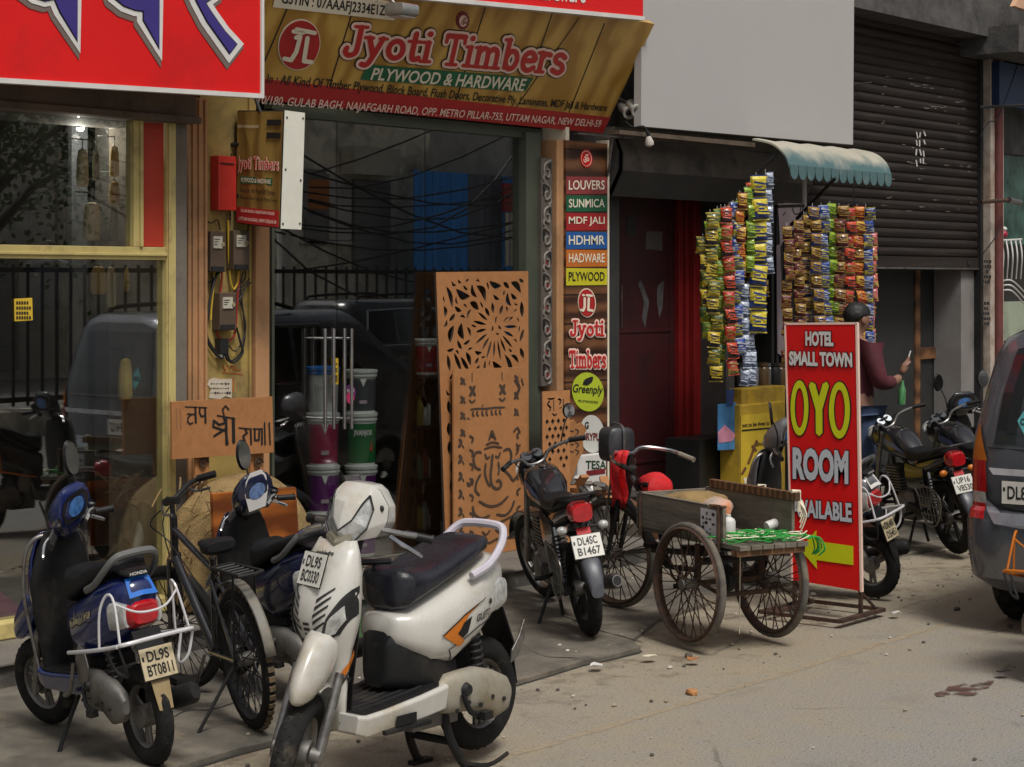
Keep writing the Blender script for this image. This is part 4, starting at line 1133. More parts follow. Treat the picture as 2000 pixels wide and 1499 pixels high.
# ================================================================== paint buckets
def bucket(px, y0, y1, Y, lc, label, lidc=(.5, .5, .48), txt=None, wpx=58):
    p = onY(px, y1, Y); h = (onY(px, y0, Y) - p).z; s_ = (onY(px + 1, y1, Y) - p).length
    r = wpx / 2 * 0.0033
    t = thing('paint_bucket', label, 'bucket', tuple(p), group='paint buckets in the timber shop')
    b = MB(); b.lathe([(r * .86, 0), (r * .9, .01), (r * .99, h * .9)], (0, 0, 0), (0, 0, 1), mat('bucket_white', (.75, .75, .72), .4, var=.06), 28); b.build('body', t, smooth=True)
    b = MB(); b.lathe([(r * 1.0, h * .84), (r * 1.07, h * .85), (r * 1.07, h * .88), (r * 1.03, h * .89), (r * 1.03, h * .92), (r * 1.09, h * .93), (r * 1.09, h * .985), (r * 1.02, h), (.0, h * .985)], (0, 0, 0), (0, 0, 1), mat('lid_%02d%02d%02d' % tuple(int(c * 99) for c in lidc), lidc, .4, var=.06), 28); b.build('lid', t, smooth=True, ang=30)
    m = mat('label_%02d%02d%02d' % tuple(int(c * 99) for c in lc), lc, .4, var=.12)
    b = MB(); b.lathe([(r * .905 + .0015, h * .08), (r * .97 + .0015, h * .8)], (0, 0, 0), (0, 0, 1), m, 28, cap=False); b.build('label', t, smooth=True)
    def cyl(a, z): return V((math.cos(a) * (r * .985 + .004), math.sin(a) * (r * .985 + .004), z))
    if txt:
        b = MB(); uv, fs, _ = text_tris(txt, .03, 0, 2); b.add([cyl(R(-128) + (u - .5) * 1.25, h * (.56 + .13 * v)) for u, v in uv], fs, m_white)
        for i in range(2): b.quad([cyl(R(-120) + .3 * i, h * .3), cyl(R(-105) + .3 * i, h * .3), cyl(R(-112) + .3 * i, h * .5)], mat('label_red_mark', (.4, .05, .03), .4)) if i else None
        b.build('lettering', t)
    else:
        b = MB(); b.quad([cyl(R(-140), h * .8), cyl(R(-128), h * .62), cyl(R(-116), h * .8)], m_white); b.quad([cyl(R(-142), h * .24), cyl(R(-114), h * .24), cyl(R(-114), h * .32), cyl(R(-142), h * .32)], mat('label_pale', (.4, .3, .35), .4)); b.build('print', t)
    return t
YB = .16
bucket(631, 1000, 1090, YB, (.12, .015, .14), 'purple labelled paint bucket, lowest of the left stack behind the glass doors')
bucket(631, 908, 1003, YB, (.11, .012, .13), 'purple labelled paint bucket, second from the bottom of the left stack')
bucket(631, 806, 912, YB, (.3, .008, .06), 'crimson labelled paint bucket, third from the bottom of the left stack')
bucket(631, 716, 810, YB, (.5, .5, .48), 'white paint bucket with a blue lid on top of the left stack', (.01, .12, .4), 'JOTUN' if False else 'PAINT')
bucket(705, 1000, 1085, YB, (.1, .012, .12), 'purple labelled paint bucket, lowest of the right stack behind the glass doors')
bucket(705, 908, 1003, YB, (.09, .01, .11), 'dark purple paint bucket, second from the bottom of the right stack')
bucket(705, 805, 911, YB, (.008, .12, .03), 'green labelled paint bucket in the right stack', txt='JIVANJOR')
bucket(705, 722, 808, YB, (.04, .045, .05), 'black and white paint bucket on top of the right stack')
bucket(834, 662, 732, YB + .1, (.3, .01, .025), 'red labelled paint bucket with a white lid on a shelf beside the tall carved panel', wpx=48)
sh = thing('shelf', 'dark shelf of bottles inside the shop beside the tall carved panel', 'shelf', (9.25, .5, .14))
b = MB()
for px in (812, 858): bx(b, (px, 600), (px + 2, 1100), .4, .7, m_dk)
for y in (733, 835, 940, 1040): bx(b, (812, y), (860, y + 4), .4, .7, m_dk)
part(b, 'rack', sh)
rb = random.Random(2)
for y in (835, 940, 1040):
    for k in range(4):
        p = onY(818 + k * 11, y, .5); h = rb.uniform(.14, .24); col = rb.choice([(.3, .25, .04), (.05, .13, .08), (.3, .3, .28), (.25, .05, .04)])
        t = thing('bottle', '%s bottle on the dark shelf beside the tall carved panel' % {(.3, .25, .04): 'yellow', (.05, .13, .08): 'green', (.3, .3, .28): 'white', (.25, .05, .04): 'red'}[col], 'bottle', tuple(p), group='bottles on the dark shelf')
        b = MB(); b.lathe([(.028, 0), (.03, .01), (.03, h * .65), (.014, h * .8), (.014, h * .92)], (0, 0, 0), (0, 0, 1), mat('bottle_%d' % int(col[0] * 100 + col[1] * 10), col, .4), 12); b.build('body', t, smooth=True)
        b = MB(); b.lathe([(.017, h * .92), (.017, h), (.0, h)], (0, 0, 0), (0, 0, 1), m_dk, 10); b.build('cap', t)
# doormat on the ground in front of the step
m_mat = mat('green_turf', (.03, .09, .02), .95, var=.4, scale=40, bump=1.0, bscale=160)
g = [onG(686, 1226), onG(780, 1208), onG(782, 1258), onG(684, 1282)]
b = MB(); b.slab([V((7.35, -1.42, .022)), V((8.3, -1.42, .022)), V((8.3, -.8, .022)), V((7.35, -.8, .022))], (0, 0, .018), m_mat)
t = b.build('doormat', bevel=.006); tag(t, 'green artificial turf doormat on the pavement behind the white scooter', 'doormat')
# sack and board at the pier
t = thing('jute_sack', 'stuffed tan jute sack slumped against the pier behind the bicycle', 'sack', (7.42, -.45, .14))
m_jute = mat('jute', (.3, .2, .08), .95, var=.25, scale=10, bump=1.0, bscale=140, dirt=(.16, .1, .04), dscale=4)
p0 = onY(395, 1085, -.5); b = MB()
zt = onY(450, 925, -.5).z
b.hull([(p0.x - .1, .15, .4, .06), (p0.x - .02, .142, zt - .14, .2), (p0.x + .22, .142, zt, .26), (p0.x + .5, .142, zt + .0, .27), (p0.x + .72, .142, zt - .16, .2), (p0.x + .8, .2, zt - .4, .08)], m_jute, n=22, e=2.5, T=M4.Translation((0, -.42, 0)))
o = part(b, 'bag', t, smooth=True, sub=1)
tx = bpy.data.textures.new('lumps', 'CLOUDS'); tx.noise_scale = .16
d = o.modifiers.new('lumps', 'DISPLACE'); d.texture = tx; d.strength = .07; d.mid_level = .5
b = MB(); rs = random.Random(6)
for i in range(22):
    a = V((p0.x - .05 + rs.gauss(0, .05), -.5 + rs.gauss(0, .1), .55 + rs.uniform(-.25, .3))); b.tube(smooth_path([a, a + V((rs.gauss(0, .04), rs.gauss(-.03, .03), rs.gauss(0, .05))), a + V((rs.gauss(0, .06), rs.gauss(-.05, .03), rs.gauss(-.08, .05)))], 3), .0035, m_jute, 4)
part(b, 'loose_straw', t)
m_ply = wood_mat('orange_veneer', (.42, .13, .025), (.13, .035, .01), 1.6, 'Z', .35, 16, stretch=(.3, 1, 1))
t = thing('veneer_board', 'square orange veneer board with dark grain leaning against the jute sack', 'board', tuple(onY(480, 1085, -.72)))
b = MB(); b.slab(pxs([(415, 966), (578, 953), (586, 1088), (420, 1100)], -.72), (0, .02, .005), m_ply); part(b, 'board', t)

# ================================================================== kiosk
XK = 11.12
kk = thing('kiosk', 'small dark snack kiosk with a deep overhang and a dark red door', 'kiosk', (12.3, 0, 0))
prof = [onX(1207, 272, XK), onX(1216, 299, XK), onX(1215.5, 333, XK), onX(1194, 383, XK)]
XE = 13.75
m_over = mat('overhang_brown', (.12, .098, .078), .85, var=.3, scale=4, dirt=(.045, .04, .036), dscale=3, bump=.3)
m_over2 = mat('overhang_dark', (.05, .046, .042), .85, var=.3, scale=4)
b = MB()
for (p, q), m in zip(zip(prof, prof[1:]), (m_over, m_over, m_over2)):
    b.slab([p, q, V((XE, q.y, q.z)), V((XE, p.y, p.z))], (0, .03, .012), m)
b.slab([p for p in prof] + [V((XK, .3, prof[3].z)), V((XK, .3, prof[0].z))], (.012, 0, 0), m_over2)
b.box(XK, XE, prof[0].y + .03, .4, prof[0].z + .002, prof[0].z + .09, m_grey)
part(b, 'overhang', kk)
b = MB(); pr = onX(1440, 279, XK); 
b.slab([onY(1210, 262, -.45), onY(1475, 288, -.45), onY(1475, 279, -.45), onY(1210, 254, -.45)], (0, .1, 0), m_brown); part(b, 'overhang_edge', kk)
YD = .28
m_dred2 = mat('dark_red_paint', (.055, .006, .008), .5, var=.3, scale=3, dirt=(.02, .006, .006), dscale=3)
m_fred = mat('door_frame_red', (.2, .008, .008), .5, var=.25, scale=4)
xd0, xd1, xd2, xd3 = onY(1196, 700, YD).x, onY(1318, 700, YD).x, onY(1348, 700, YD).x, onY(1366, 700, YD).x
zd = onY(1270, 936, YD).z
b = MB(); b.box(xd0, xd1, YD, YD + .04, zd, 2.54, m_dred2)
for y in (650, 905):
    z = onY(1260, y, YD).z; b.box(xd0 + .08, xd1 - .06, YD - .008, YD, z, z + .025, m_dred2)
for x in (xd0 + .07, xd1 - .07): b.box(x, x + .02, YD - .008, YD, zd + .05, 2.4, m_dred2)
part(b, 'door', kk, bevel=.003)
b = MB(); b.box(10.95, xd3, YD - .02, YD + .06, 2.525, 2.96, m_over2); part(b, 'door_header', kk)
b = MB(); b.box(xd1, xd1 + .06, YD - .04, YD + .05, zd, 2.52, m_fred); b.box(xd1 + .07, xd2 - .1, YD - .06, YD + .05, zd, 2.52, m_fred); b.box(xd2 - .09, xd2, YD - .1, YD + .05, zd, 2.52, m_fred); part(b, 'door_frame', kk, bevel=.004)
b = MB(); z = onY(1203, 600, YD).z; b.tube([V((xd0 + .06, YD - .04, z - .15)), V((xd0 + .06, YD - .04, z + .16))], .008, m_steel); part(b, 'door_handle', kk)
m_smear = mat('old_paper', (.12, .1, .095), .85, var=.3)
b = MB(); b.slab(pxs([(1262, 452), (1294, 453), (1293, 490), (1261, 487)], YD - .003), (0, .002, 0), m_smear); part(b, 'pasted_paper', kk)
b = MB(); b.slab(pxs([(1226, 420), (1244, 425), (1243, 462), (1222, 460)], YD - .003), (0, .002, 0), mat('dark_paper', (.045, .04, .04), .85)); part(b, 'pasted_paper', kk)
b = MB()
for q in ([(1246, 555), (1252, 548), (1268, 590), (1260, 640), (1254, 622), (1258, 590)], [(1284, 560), (1297, 548), (1294, 600), (1288, 622), (1283, 590)]): b.slab(pxs(q, YD - .003), (0, .002, 0), mat('torn_remains', (.1, .095, .095), .8, var=.4, scale=20))
part(b, 'torn_remains', kk)
b = MB(); b.box(xd2, xd3, -.05, .4, 0.02, 2.6, m_over2); b.box(xd3, 13.6, .5, .55, .02, 2.7, m_black); b.box(13.55, 13.62, -.1, .5, .02, 2.75, m_over2); b.box(xd3, 13.6, -.02, .5, 2.3, 2.34, m_over2); part(b, 'kiosk_wall', kk)
b = MB(); b.box(10.95, 13.6, -.02, .55, .02, zd - .002, m_step); b.box(10.95, xd3, -.04, .55, zd - .06, zd, mat('kiosk_threshold', (.07, .06, .055), .8)); b.box(11.3, 13.0, -.35, -.03, .02, .17, m_grey); part(b, 'plinth', kk, bevel=.006)
b = MB()
for x0, x1 in ((1507, 1512), (1517, 1521), (1526, 1529)): bx(b, (x0, 340), (x1, 960), -.12, -.08, m_dk)
part(b, 'post', kk)
m_pinkp = mat('faded_pink_poster', (.33, .26, .28), .8, var=.2, scale=6)
b = MB(); b.slab(pxs([(1519, 398), (1530, 398), (1536, 388), (1556, 385), (1567, 350), (1572, 352), (1566, 440), (1540, 455), (1524, 482), (1522, 430)], -.13), (0, .006, 0), m_pinkp); b.slab(pxs([(1517, 480), (1524, 478), (1532, 700), (1519, 690)], -.13), (0, .006, 0), m_pinkp); part(b, 'poster', kk)
b = MB(); b.strokes([cat2([(1548, 405), (1552, 418), (1562, 416), (1564, 404)], 4), [(1534, 415), (1530, 420)], [(1558, 424), (1554, 428)]], 2, lambda x, y: onY(x, y, -.132), m_black); part(b, 'poster_drawing', kk)
b = MB(); b.tube([onY(1571, 336, -.5), onY(1571, 640, -.5)], .018, m_white, 8); b.tube([onY(1519, 404, -.5), onY(1690, 398, -.5)], .012, m_black, 6); b.tube([onY(1545, 440, -.4), onY(1632, 348, -.9)], .014, m_black, 6); b.tube([onY(1480, 338, -.55), onY(1520, 296, -.7)], .012, m_dk, 6); b.tube([onY(1668, 345, -.85), onY(1668, 400, -.85)], .006, m_black, 6)
part(b, 'awning_pole', kk, smooth=True)
# counter and posters
ct = thing('kiosk_counter', 'yellow kiosk counter with a printed poster, half behind the cargo tricycle', 'counter', tuple(onY(1480, 960, -.5)))
m_cy = mat('counter_yellow', (.42, .27, .02), .6, var=.2, scale=5, dirt=(.2, .12, .02), dscale=4)
b = MB(); bx(b, (1446, 792), (1534, 985), -.5, -.32, m_cy); bx(b, (1449, 760), (1534, 790), -.46, -.34, m_cy); part(b, 'cabinet', ct, bevel=.008)
b = MB(); b.slab(pxs([(1447, 812), (1506, 806), (1506, 952), (1447, 962)], -.505), (0, .003, 0), mat('yellow_poster', (.55, .38, .03), .5, var=.1)); part(b, 'poster', ct)
b = MB(); b.text('not to be given to', pxs([(1450, 838), (1503, 833), (1503, 822), (1450, 827)], -.5075), m_black, .02); b.slab(pxs([(1449, 840), (1504, 835), (1504, 838), (1449, 843)], -.5075), (0, .001, 0), m_black)
b.strokes([[(1478, 862), (1462, 905)], [(1470, 872), (1476, 880)], [(1480, 900), (1484, 915), (1492, 905)], [(1456, 915), (1450, 925)]], 5, lambda x, y: onY(x, y, -.508), mat('poster_brown', (.14, .06, .02), .6)); b.slab(pxs([(1452, 934), (1490, 930), (1492, 942), (1455, 946)], -.5075), (0, .001, 0), m_cream)
b.text('SHARE', pxs([(1478, 872), (1502, 870), (1502, 862), (1478, 864)], -.5075), m_black, .02); part(b, 'poster_print', ct)
b = MB(); bx(b, (1366, 860), (1440, 985), -.3, 0, m_black); part(b, 'dark_cabinet', ct)
t = thing('hanging_poster', 'small blue and pink poster hanging below the snack strips', 'poster', tuple(onY(1418, 880, -.45)))
b = MB(); b.slab(pxs([(1402, 790), (1438, 786), (1437, 878), (1402, 880)], -.45), (0, .003, 0), mat('poster_blue', (.06, .2, .4), .5, var=.3, scale=8)); part(b, 'sheet', t)
b = MB(); b.slab(pxs([(1402, 845), (1416, 830), (1437, 850), (1430, 862), (1404, 866)], -.453), (0, .001, 0), mat('poster_pink', (.6, .25, .35), .5)); b.slab(pxs([(1418, 762), (1434, 760), (1432, 792), (1420, 794)], -.455), (0, .001, 0), mat('poster_navy', (.03, .06, .2), .5)); part(b, 'picture', t)
t = thing('jar_row', 'row of dark jars on the kiosk counter behind the snack strips', 'jars', tuple(onY(1490, 760, -.3)))
b = MB(); rj = random.Random(12)
for i in range(8):
    p = onY(1447 + i * 11, 760, -.3 + .04 * (i % 2)); b.lathe([(.045, 0), (.05, .02), (.05, .15), (.035, .17), (.04, .175), (.04, .2), (0, .2)], p, (0, 0, 1), [m_dk, mat('jar_brown', (.12, .07, .03), .3), mat('jar_grey', (.15, .15, .15), .2)][i % 3], 12)
part(b, 'jar', t, smooth=True)

# grey board, cameras, bulb
gs = thing('grey_signboard', 'large plain flat grey signboard above the kiosk', 'sign', tuple(onY(1460, 265, -.45)))
m_plain = mat('plain_grey', (.4, .38, .365), .75, var=.015)
b = MB(); g0, g1 = onY(1252, 247, -.45), onY(1666, 283, -.45); zT = 4.6
b.slab([g0, g1, V((onY(1669, 0, -.45).x, -.45, zT)), V((onY(1255, 0, -.45).x, -.45, zT))], (0, .06, 0), m_plain); part(b, 'board', gs)
b = MB(); 
for px in (1300, 1450, 1600): b.tube([onY(px, 200, -.39), onY(px, 200, -.39) + V((0, .5, 0))], .02, m_dk)
part(b, 'bracket', gs)
for i, (px, py, lab) in enumerate(((1222, 214, 'white security camera pointing down beside the timber signboard'), (1238, 210, 'second security camera, right beside the grey signboard'))):
    t = thing('security_camera', lab, 'camera', tuple(onY(px, py, -.2)), group='security cameras')
    p = onY(px, py, -.25 - .1 * i); dirv = V((-.5, -.7, -.35)).normalized()
    b = MB(); b.lathe([(.03, -.08), (.038, -.07), (.038, .06), (.045, .065), (.045, .09), (.03, .09), (.028, .075), (0, .075)], p, dirv, mat('camera_shell', (.42, .4, .36), .4), 16); part(b, 'housing', t, smooth=True, ang=30)
    b = MB(); b.lathe([(.024, .076), (.0, .085)], p, dirv, mat('camera_lens', (.02, .02, .025), .1), 12); part(b, 'lens', t)
    b = MB(); b.tube([p - dirv * .05, p - dirv * .06 + V((.02, .12, .05)), p + V((.05, .3, .05))], .012, m_steel); part(b, 'bracket', t)
t = thing('hanging_bulb', 'bare bulb in a metal holder hanging below the grey signboard', 'lamp', tuple(onY(1268, 275, -.5)))
p = onY(1268, 278, -.5); b = MB(); b.lathe([(.012, .045), (.02, .03), (.032, .0), (.03, -.02), (.012, -.034), (0, -.036)], p, V((-.25, 0, 1)), mat('bulb_glass', (.5, .46, .4), .15, var=.1), 14); part(b, 'bulb', t, smooth=True)
b = MB(); b.lathe([(.014, .04), (.014, .075), (.0, .08)], p + V((0, 0, 0)), V((-.25, 0, 1)), m_dk, 10); b.tube(smooth_path([p + V((-.02, 0, .07)), p + V((-.04, .02, .11)), p + V((-.12, .05, .1)), p + V((-.14, .1, .14))]), .004, m_black, 5); part(b, 'holder', t)
t = thing('metal_bracket', 'grey metal bar bracket fixed on top of the striped column', 'bracket', tuple(onY(1180, 262, -.2)))
b = MB(); bx(b, (1130, 262), (1236, 270), -.22, -.17, m_steel); b.tube([onY(1196, 272, -.2), onY(1187, 345, -.13)], .008, m_steel, 6); part(b, 'bar', t)

# green fibre awning with a scalloped lip
XA = onY(1470, 272, -.5).x
zz = [(1470, 271), (1508, 280), (1532, 300), (1542, 325)]
pf = [onX(x, y, XA) for x, y in zz]
XB = onY(1741, 330, pf[-1].y).x
m_awn = bpy.data.materials.new('fibre_awning'); m_awn.use_nodes = True
t_ = m_awn.node_tree; bs = t_.nodes['Principled BSDF']; bs.inputs['Roughness'].default_value = .45
tc = nd(t_, 'TexCoord'); nz = nd(t_, 'TexNoise'); nz.inputs['Scale'].default_value = 7; nz.inputs['Detail'].default_value = 8; t_.links.new(tc.outputs['Object'], nz.inputs[0])
sx = nd(t_, 'SeparateXYZ'); t_.links.new(tc.outputs['Object'], sx.inputs[0])
mr = nd(t_, 'MapRange'); mr.inputs[1].default_value = pf[0].z - .02; mr.inputs[2].default_value = pf[3].z + .02; t_.links.new(sx.outputs[2], mr.inputs[0])
ad = nd(t_, 'Math', operation='ADD'); t_.links.new(mr.outputs[0], ad.inputs[0])
m3 = nd(t_, 'MapRange'); m3.inputs[3].default_value = -.6; m3.inputs[4].default_value = .6; t_.links.new(nz.outputs[0], m3.inputs[0]); t_.links.new(m3.outputs[0], ad.inputs[1])
cr = nd(t_, 'ValToRGB'); e = cr.color_ramp.elements; e[0].position = .3; e[0].color = (.42, .39, .31, 1); e[1].position = .9; e[1].color = (.075, .14, .145, 1); t_.links.new(ad.outputs[0], cr.inputs[0]); t_.links.new(cr.outputs[0], bs.inputs['Base Color'])
aw = thing('green_awning', 'curved weathered green fibre awning with a scalloped lip above the kiosk', 'awning', tuple(pf[0]))
sm = smooth_path(pf, 5)
b = MB(); b.rings([[V((XA + (XB - XA) * i / 30, p.y, p.z + .006 * math.sin(i * .9))) for p in sm] + [V((XA + (XB - XA) * i / 30, p.y + .006, p.z - .012 + .006 * math.sin(i * .9))) for p in sm[::-1]] for i in range(31)], m_awn); part(b, 'canopy', aw, smooth=True)
b = MB(); ns = 13; lipz = pf[-1].z; yl = pf[-1].y
for i in range(ns):
    x0 = XA + (XB - XA) * i / ns; w = (XB - XA) / ns
    pts = [V((x0 + w * .04, yl - .004, lipz + .012)), V((x0 + w * .96, yl - .004, lipz + .012))] + [V((x0 + w * (.5 + .46 * math.cos(a * math.pi / 8)), yl - .006, lipz - .035 - .06 * math.sin(a * math.pi / 8))) for a in range(9)]
    b.slab(pts, (0, .008, 0), m_awn)
part(b, 'scalloped_lip', aw)

# ================================================================== snack strips
PAL = {'yn': [((.6, .48, .04), (.02, .04, .16))], 'yk': [((.5, .36, .03), (.02, .02, .02)), ((.08, .1, .03), (.45, .33, .03))], 'rk': [((.5, .06, .02), (.03, .02, .02)), ((.42, .03, .02), (.25, .2, .04))], 'gy': [((.12, .25, .02), (.4, .36, .03)), ((.04, .12, .02), (.35, .3, .02))],
       'bw': [((.02, .05, .25), (.4, .42, .42)), ((.03, .04, .14), (.42, .36, .06))], 'si': [((.42, .46, .55), (.12, .15, .22))], 'or': [((.55, .2, .02), (.3, .03, .02)), ((.5, .3, .03), (.15, .02, .02))], 'mg': [((.1, .012, .015), (.3, .17, .03)), ((.28, .17, .03), (.08, .01, .012))], 'gd': [((.33, .2, .03), (.06, .02, .01)), ((.3, .17, .03), (.02, .03, .13))],
       'pk': [((.5, .1, .12), (.4, .2, .05)), ((.45, .05, .05), (.5, .4, .1))], 'gr': [((.25, .36, .02), (.08, .16, .02))]}
PM = {}
def packet_mesh(col, w, h, i):
    k = (col, round(w, 3), round(h, 3))
    if k in PM: return PM[k]
    c1, c2 = col
    ma = mat('foil_%02d%02d%02d' % tuple(int(c * 99) for c in c1), c1, .25, var=.2, scale=20, coat=.4, bump=.8, bscale=45); mb_ = mat('foil_%02d%02d%02d' % tuple(int(c * 99) for c in c2), c2, .25, var=.2, scale=20, coat=.4, bump=.8, bscale=45)
    b = MB(); st = [(0, .5, .002), (.06, .5, .002), (.16, .47, .014), (.42, .46, .022), (.6, .46, .022), (.86, .47, .014), (.94, .5, .002), (1, .5, .002)]
    rs = []
    for v, hw, th in st:
        rs.append([V((w * hw * math.cos(a * math.pi / 5), -th * w / .07 * math.sin(a * math.pi / 5), -h * v)) for a in range(10)])
    for r0, r1, m in zip(rs, rs[1:], (mb_, ma, ma, ma, mb_, mb_, ma)): b.rings([r0, r1], m, cap=False)
    yy = -.0235 * w / .07
    for q, m in (([(-.4, -.22), (.4, -.34), (.4, -.42), (-.4, -.32)], mb_), ([(-.3, -.46), (.1, -.46), (.1, -.52), (-.3, -.52)], mb_), ([(-.36, -.64), (.38, -.70), (.38, -.76), (-.36, -.72)], ma)):
        b.quad([V((w * x, yy, h * z)) for x, z in q], m)
    o = b.build('packet', smooth=True); PM[k] = o
    return o
def snack_strip(px, wpx, y0, y1, pal, Y, label, group, hp=30):
    top = onY(px, y0, Y); s_ = 1 / (onY(px, 400, Y) - onY(px, 500, Y)).z * 100
    w = wpx * 1.4 / s_; h = hp / s_; L_ = (y1 - y0) / s_; n = max(2, int(L_ / h))
    t = thing('snack_strip', label, 'snack strip', tuple(top), group=group)
    rp = random.Random(int(px * 7)); t.rotation_euler = (rp.uniform(-.05, .02), rp.uniform(-.035, .035), 0)
    for i in range(n):
        col = PAL[pal][(i + int(px)) % len(PAL[pal])]
        src = packet_mesh(col, w, h * 1.02, i)
        o = src if not src.parent else src.copy()
        if o is not src: COL.objects.link(o)
        o.parent = t; o.location = (rp.uniform(-.009, .009), rp.uniform(-.025, .01), -i * h + rp.uniform(-.006, .006)); o.rotation_euler = (rp.uniform(-.2, .2), rp.uniform(-.12, .12), R(-42) + rp.uniform(-.4, .4))
    b = MB(); b.tube([(0, .01, .02), (0, .01, -n * h + .02)], .002, m_white, 4); b.build('string', t)
GL, GR = 'snack strips on the left side of the kiosk', 'snack strips on the right side of the kiosk'
for px, w, y0, y1, pal, Y, lab in [
    (1375, 21, 462, 612, 'yk', -.5, 'short strip of yellow and black snack packets, leftmost by the red door'),
    (1389, 19, 415, 752, 'yk', -.55, 'long strip of yellow and black packets, second from the red door'),
    (1403, 15, 408, 740, 'gy', -.55, 'strip of green and yellow packets, third from the red door'),
    (1418, 17, 404, 735, 'rk', -.6, 'strip of red and black snack packets left of the blue strip'),
    (1434, 17, 396, 700, 'bw', -.6, 'strip of blue and white packets in the middle of the left cluster'),
    (1447, 14, 378, 560, 'or', -.65, 'short strip of orange packets left of the tall yellow and navy strip'),
    (1449, 13, 555, 755, 'si', -.63, 'silver packets hanging low under the orange strip'),
    (1461, 14, 366, 555, 'gr', -.66, 'short lime green packet strip beside the tall yellow and navy one'),
    (1462, 14, 555, 760, 'si', -.64, 'silver packets hanging low under the lime green strip'),
    (1479, 26, 342, 662, 'yn', -.7, 'tall strip of large yellow and navy packets, widest of the left cluster'),
    (1497, 13, 336, 548, 'si', -.7, 'narrow silver strip on the right edge of the left cluster'),
    (1382, 17, 432, 690, 'gy', -.44, 'green and yellow packet strip set back behind the strips nearest the red door'),
    (1410, 16, 405, 680, 'yk', -.46, 'yellow and black packet strip set back behind the red and black one'),
    (1426, 16, 402, 715, 'or', -.5, 'orange and brown packet strip set back beside the blue and white one'),
    (1441, 14, 392, 650, 'gr', -.54, 'lime packet strip set back behind the short orange one'),
    (1468, 16, 356, 640, 'rk', -.58, 'red packet strip set back behind the tall yellow and navy one'),
    (1486, 16, 350, 600, 'gd', -.6, 'gold and brown strip set back behind the narrow silver one')]:
    snack_strip(px, w, y0, y1, pal, Y, lab, GL, hp=44 if pal == 'yn' else 33)
for i, (px, w, y0, y1, pal, lab) in enumerate([
    (1539, 15, 440, 720, 'mg', 'dark maroon packet strip, leftmost of the right cluster'), (1555, 16, 432, 720, 'mg', 'maroon and gold strip, second from the left of the right cluster'), (1572, 17, 418, 720, 'gd', 'gold and brown strip, third from the left of the right cluster'),
    (1589, 17, 402, 720, 'gd', 'gold and navy strip left of the lime strip in the right cluster'), (1606, 16, 402, 720, 'bw', 'blue and white strip touching the lime strip on its left'), (1623, 15, 398, 720, 'gr', 'lime green strip in the middle of the right cluster'),
    (1641, 18, 402, 720, 'mg', 'maroon and gold strip right of the lime strip'), (1659, 18, 404, 722, 'rk', 'red strip, third from the right edge of the right cluster'), (1676, 17, 404, 725, 'or', 'orange strip beside the outermost blue one'), (1693, 16, 404, 722, 'bw', 'blue and gold strip, second from the right edge of the cluster'), (1704, 13, 455, 720, 'pk', 'pink and red strip at the right edge of the right cluster')]):
    snack_strip(px, w, y0, y1, pal, -.85 + .03 * (i % 3), lab, GR, hp=27)

# ================================================================== shuttered shop and what lies beyond
shD = thing('shuttered_shop', 'shop with a half lowered brown roller shutter right of the kiosk', 'shop', (16, 0, 0))
m_shut = mat('shutter_brown', (.025, .019, .016), .75, 0, spec=.2, var=.35, scale=2.5, dirt=(.055, .045, .038), dscale=3.0, damt=.25, stretch=(.25, 1, 3))
x0, x1 = 13.65, X(1906, 500)
zs0, zs1 = onY(1800, 528, 0).z, 4.7
b = MB(); zc = zs0 + .12; ring = []
while zc < zs1:
    h = .083
    for dz, dy in ((0, 0), (.004, -.006), (.02, -.016), (.05, -.02), (.072, -.012), (.08, 0)): ring.append((zc + dz, dy))
    zc += h
b.rings([[V((x, dy, z)) for z, dy in ring] for x in (x0, x1)], m_shut, cap=False, closed=False)
part(b, 'shutter_slats', shD, smooth=True, ang=25)
b = MB(); b.box(x0, x1, -.03, .02, zs0, zs0 + .12, m_shut); b.box(x0, x1, -.036, -.03, zs0 + .008, zs0 + .022, m_steel); b.box(x1 - .25, x1 - .18, -.04, -.03, zs0 + .05, zs0 + .09, m_dk); part(b, 'bottom_bar', shD, bevel=.004)
b = MB(); b.box(x1, X(1911, 500), -.05, .05, 0, 4.7, m_dk); part(b, 'guide_rail', shD)
b = MB(); rq = random.Random(5); mc = mat('chalk_mark', (.45, .43, .4), .9)
for k in range(4):
    for j in range(3):
        x = 1790 + j * 7 + rq.uniform(-1, 1); y = 258 + k * 18 + rq.uniform(-2, 2)
        b.strokes([[(x, y), (x + rq.uniform(-1, 3), y + rq.uniform(6, 11))]], 2.6, lambda px, py: onY(px, py, -.021), mc)
for k in range(70):
    x = rq.uniform(1720, 1895); y = rq.uniform(80, 420); 
    if rq.random() < .75: y = rq.choice([118, 150, 168, 190, 210, 318, 330, 352, 376, 388, 402]) + (x - 1790) * (548 - 250) / 2280 * .4 + rq.uniform(-4, 4)
    b.quad(pxs([(x, y), (x + rq.uniform(2, 16), y + 1), (x + 3, y + rq.uniform(1.2, 2.4))], -.022), mat('scraped_paint', (.2, .175, .15), .8))
part(b, 'chalk_mark', shD)
b = MB(); b.tube([onY(1668, 166, -.03), onY(1702, 162, -.12)], .008, m_black, 6); part(b, 'latch_rod', shD)
m_wood2 = wood_mat('door_wood', (.2, .09, .035), (.07, .03, .012), 5, 'Z', .6, 4, stretch=(1, 1, .3))
m_mesh = mat('dark_mesh', (.014, .014, .014), .8)
b = MB(); b.box(13.7, X(1790, 700, .3), .3, .34, 0.05, 2.3, mat('dark_door', (.018, .017, .016), .7, var=.3)); part(b, 'dark_door_leaf', shD)
b = MB(); y3 = .28
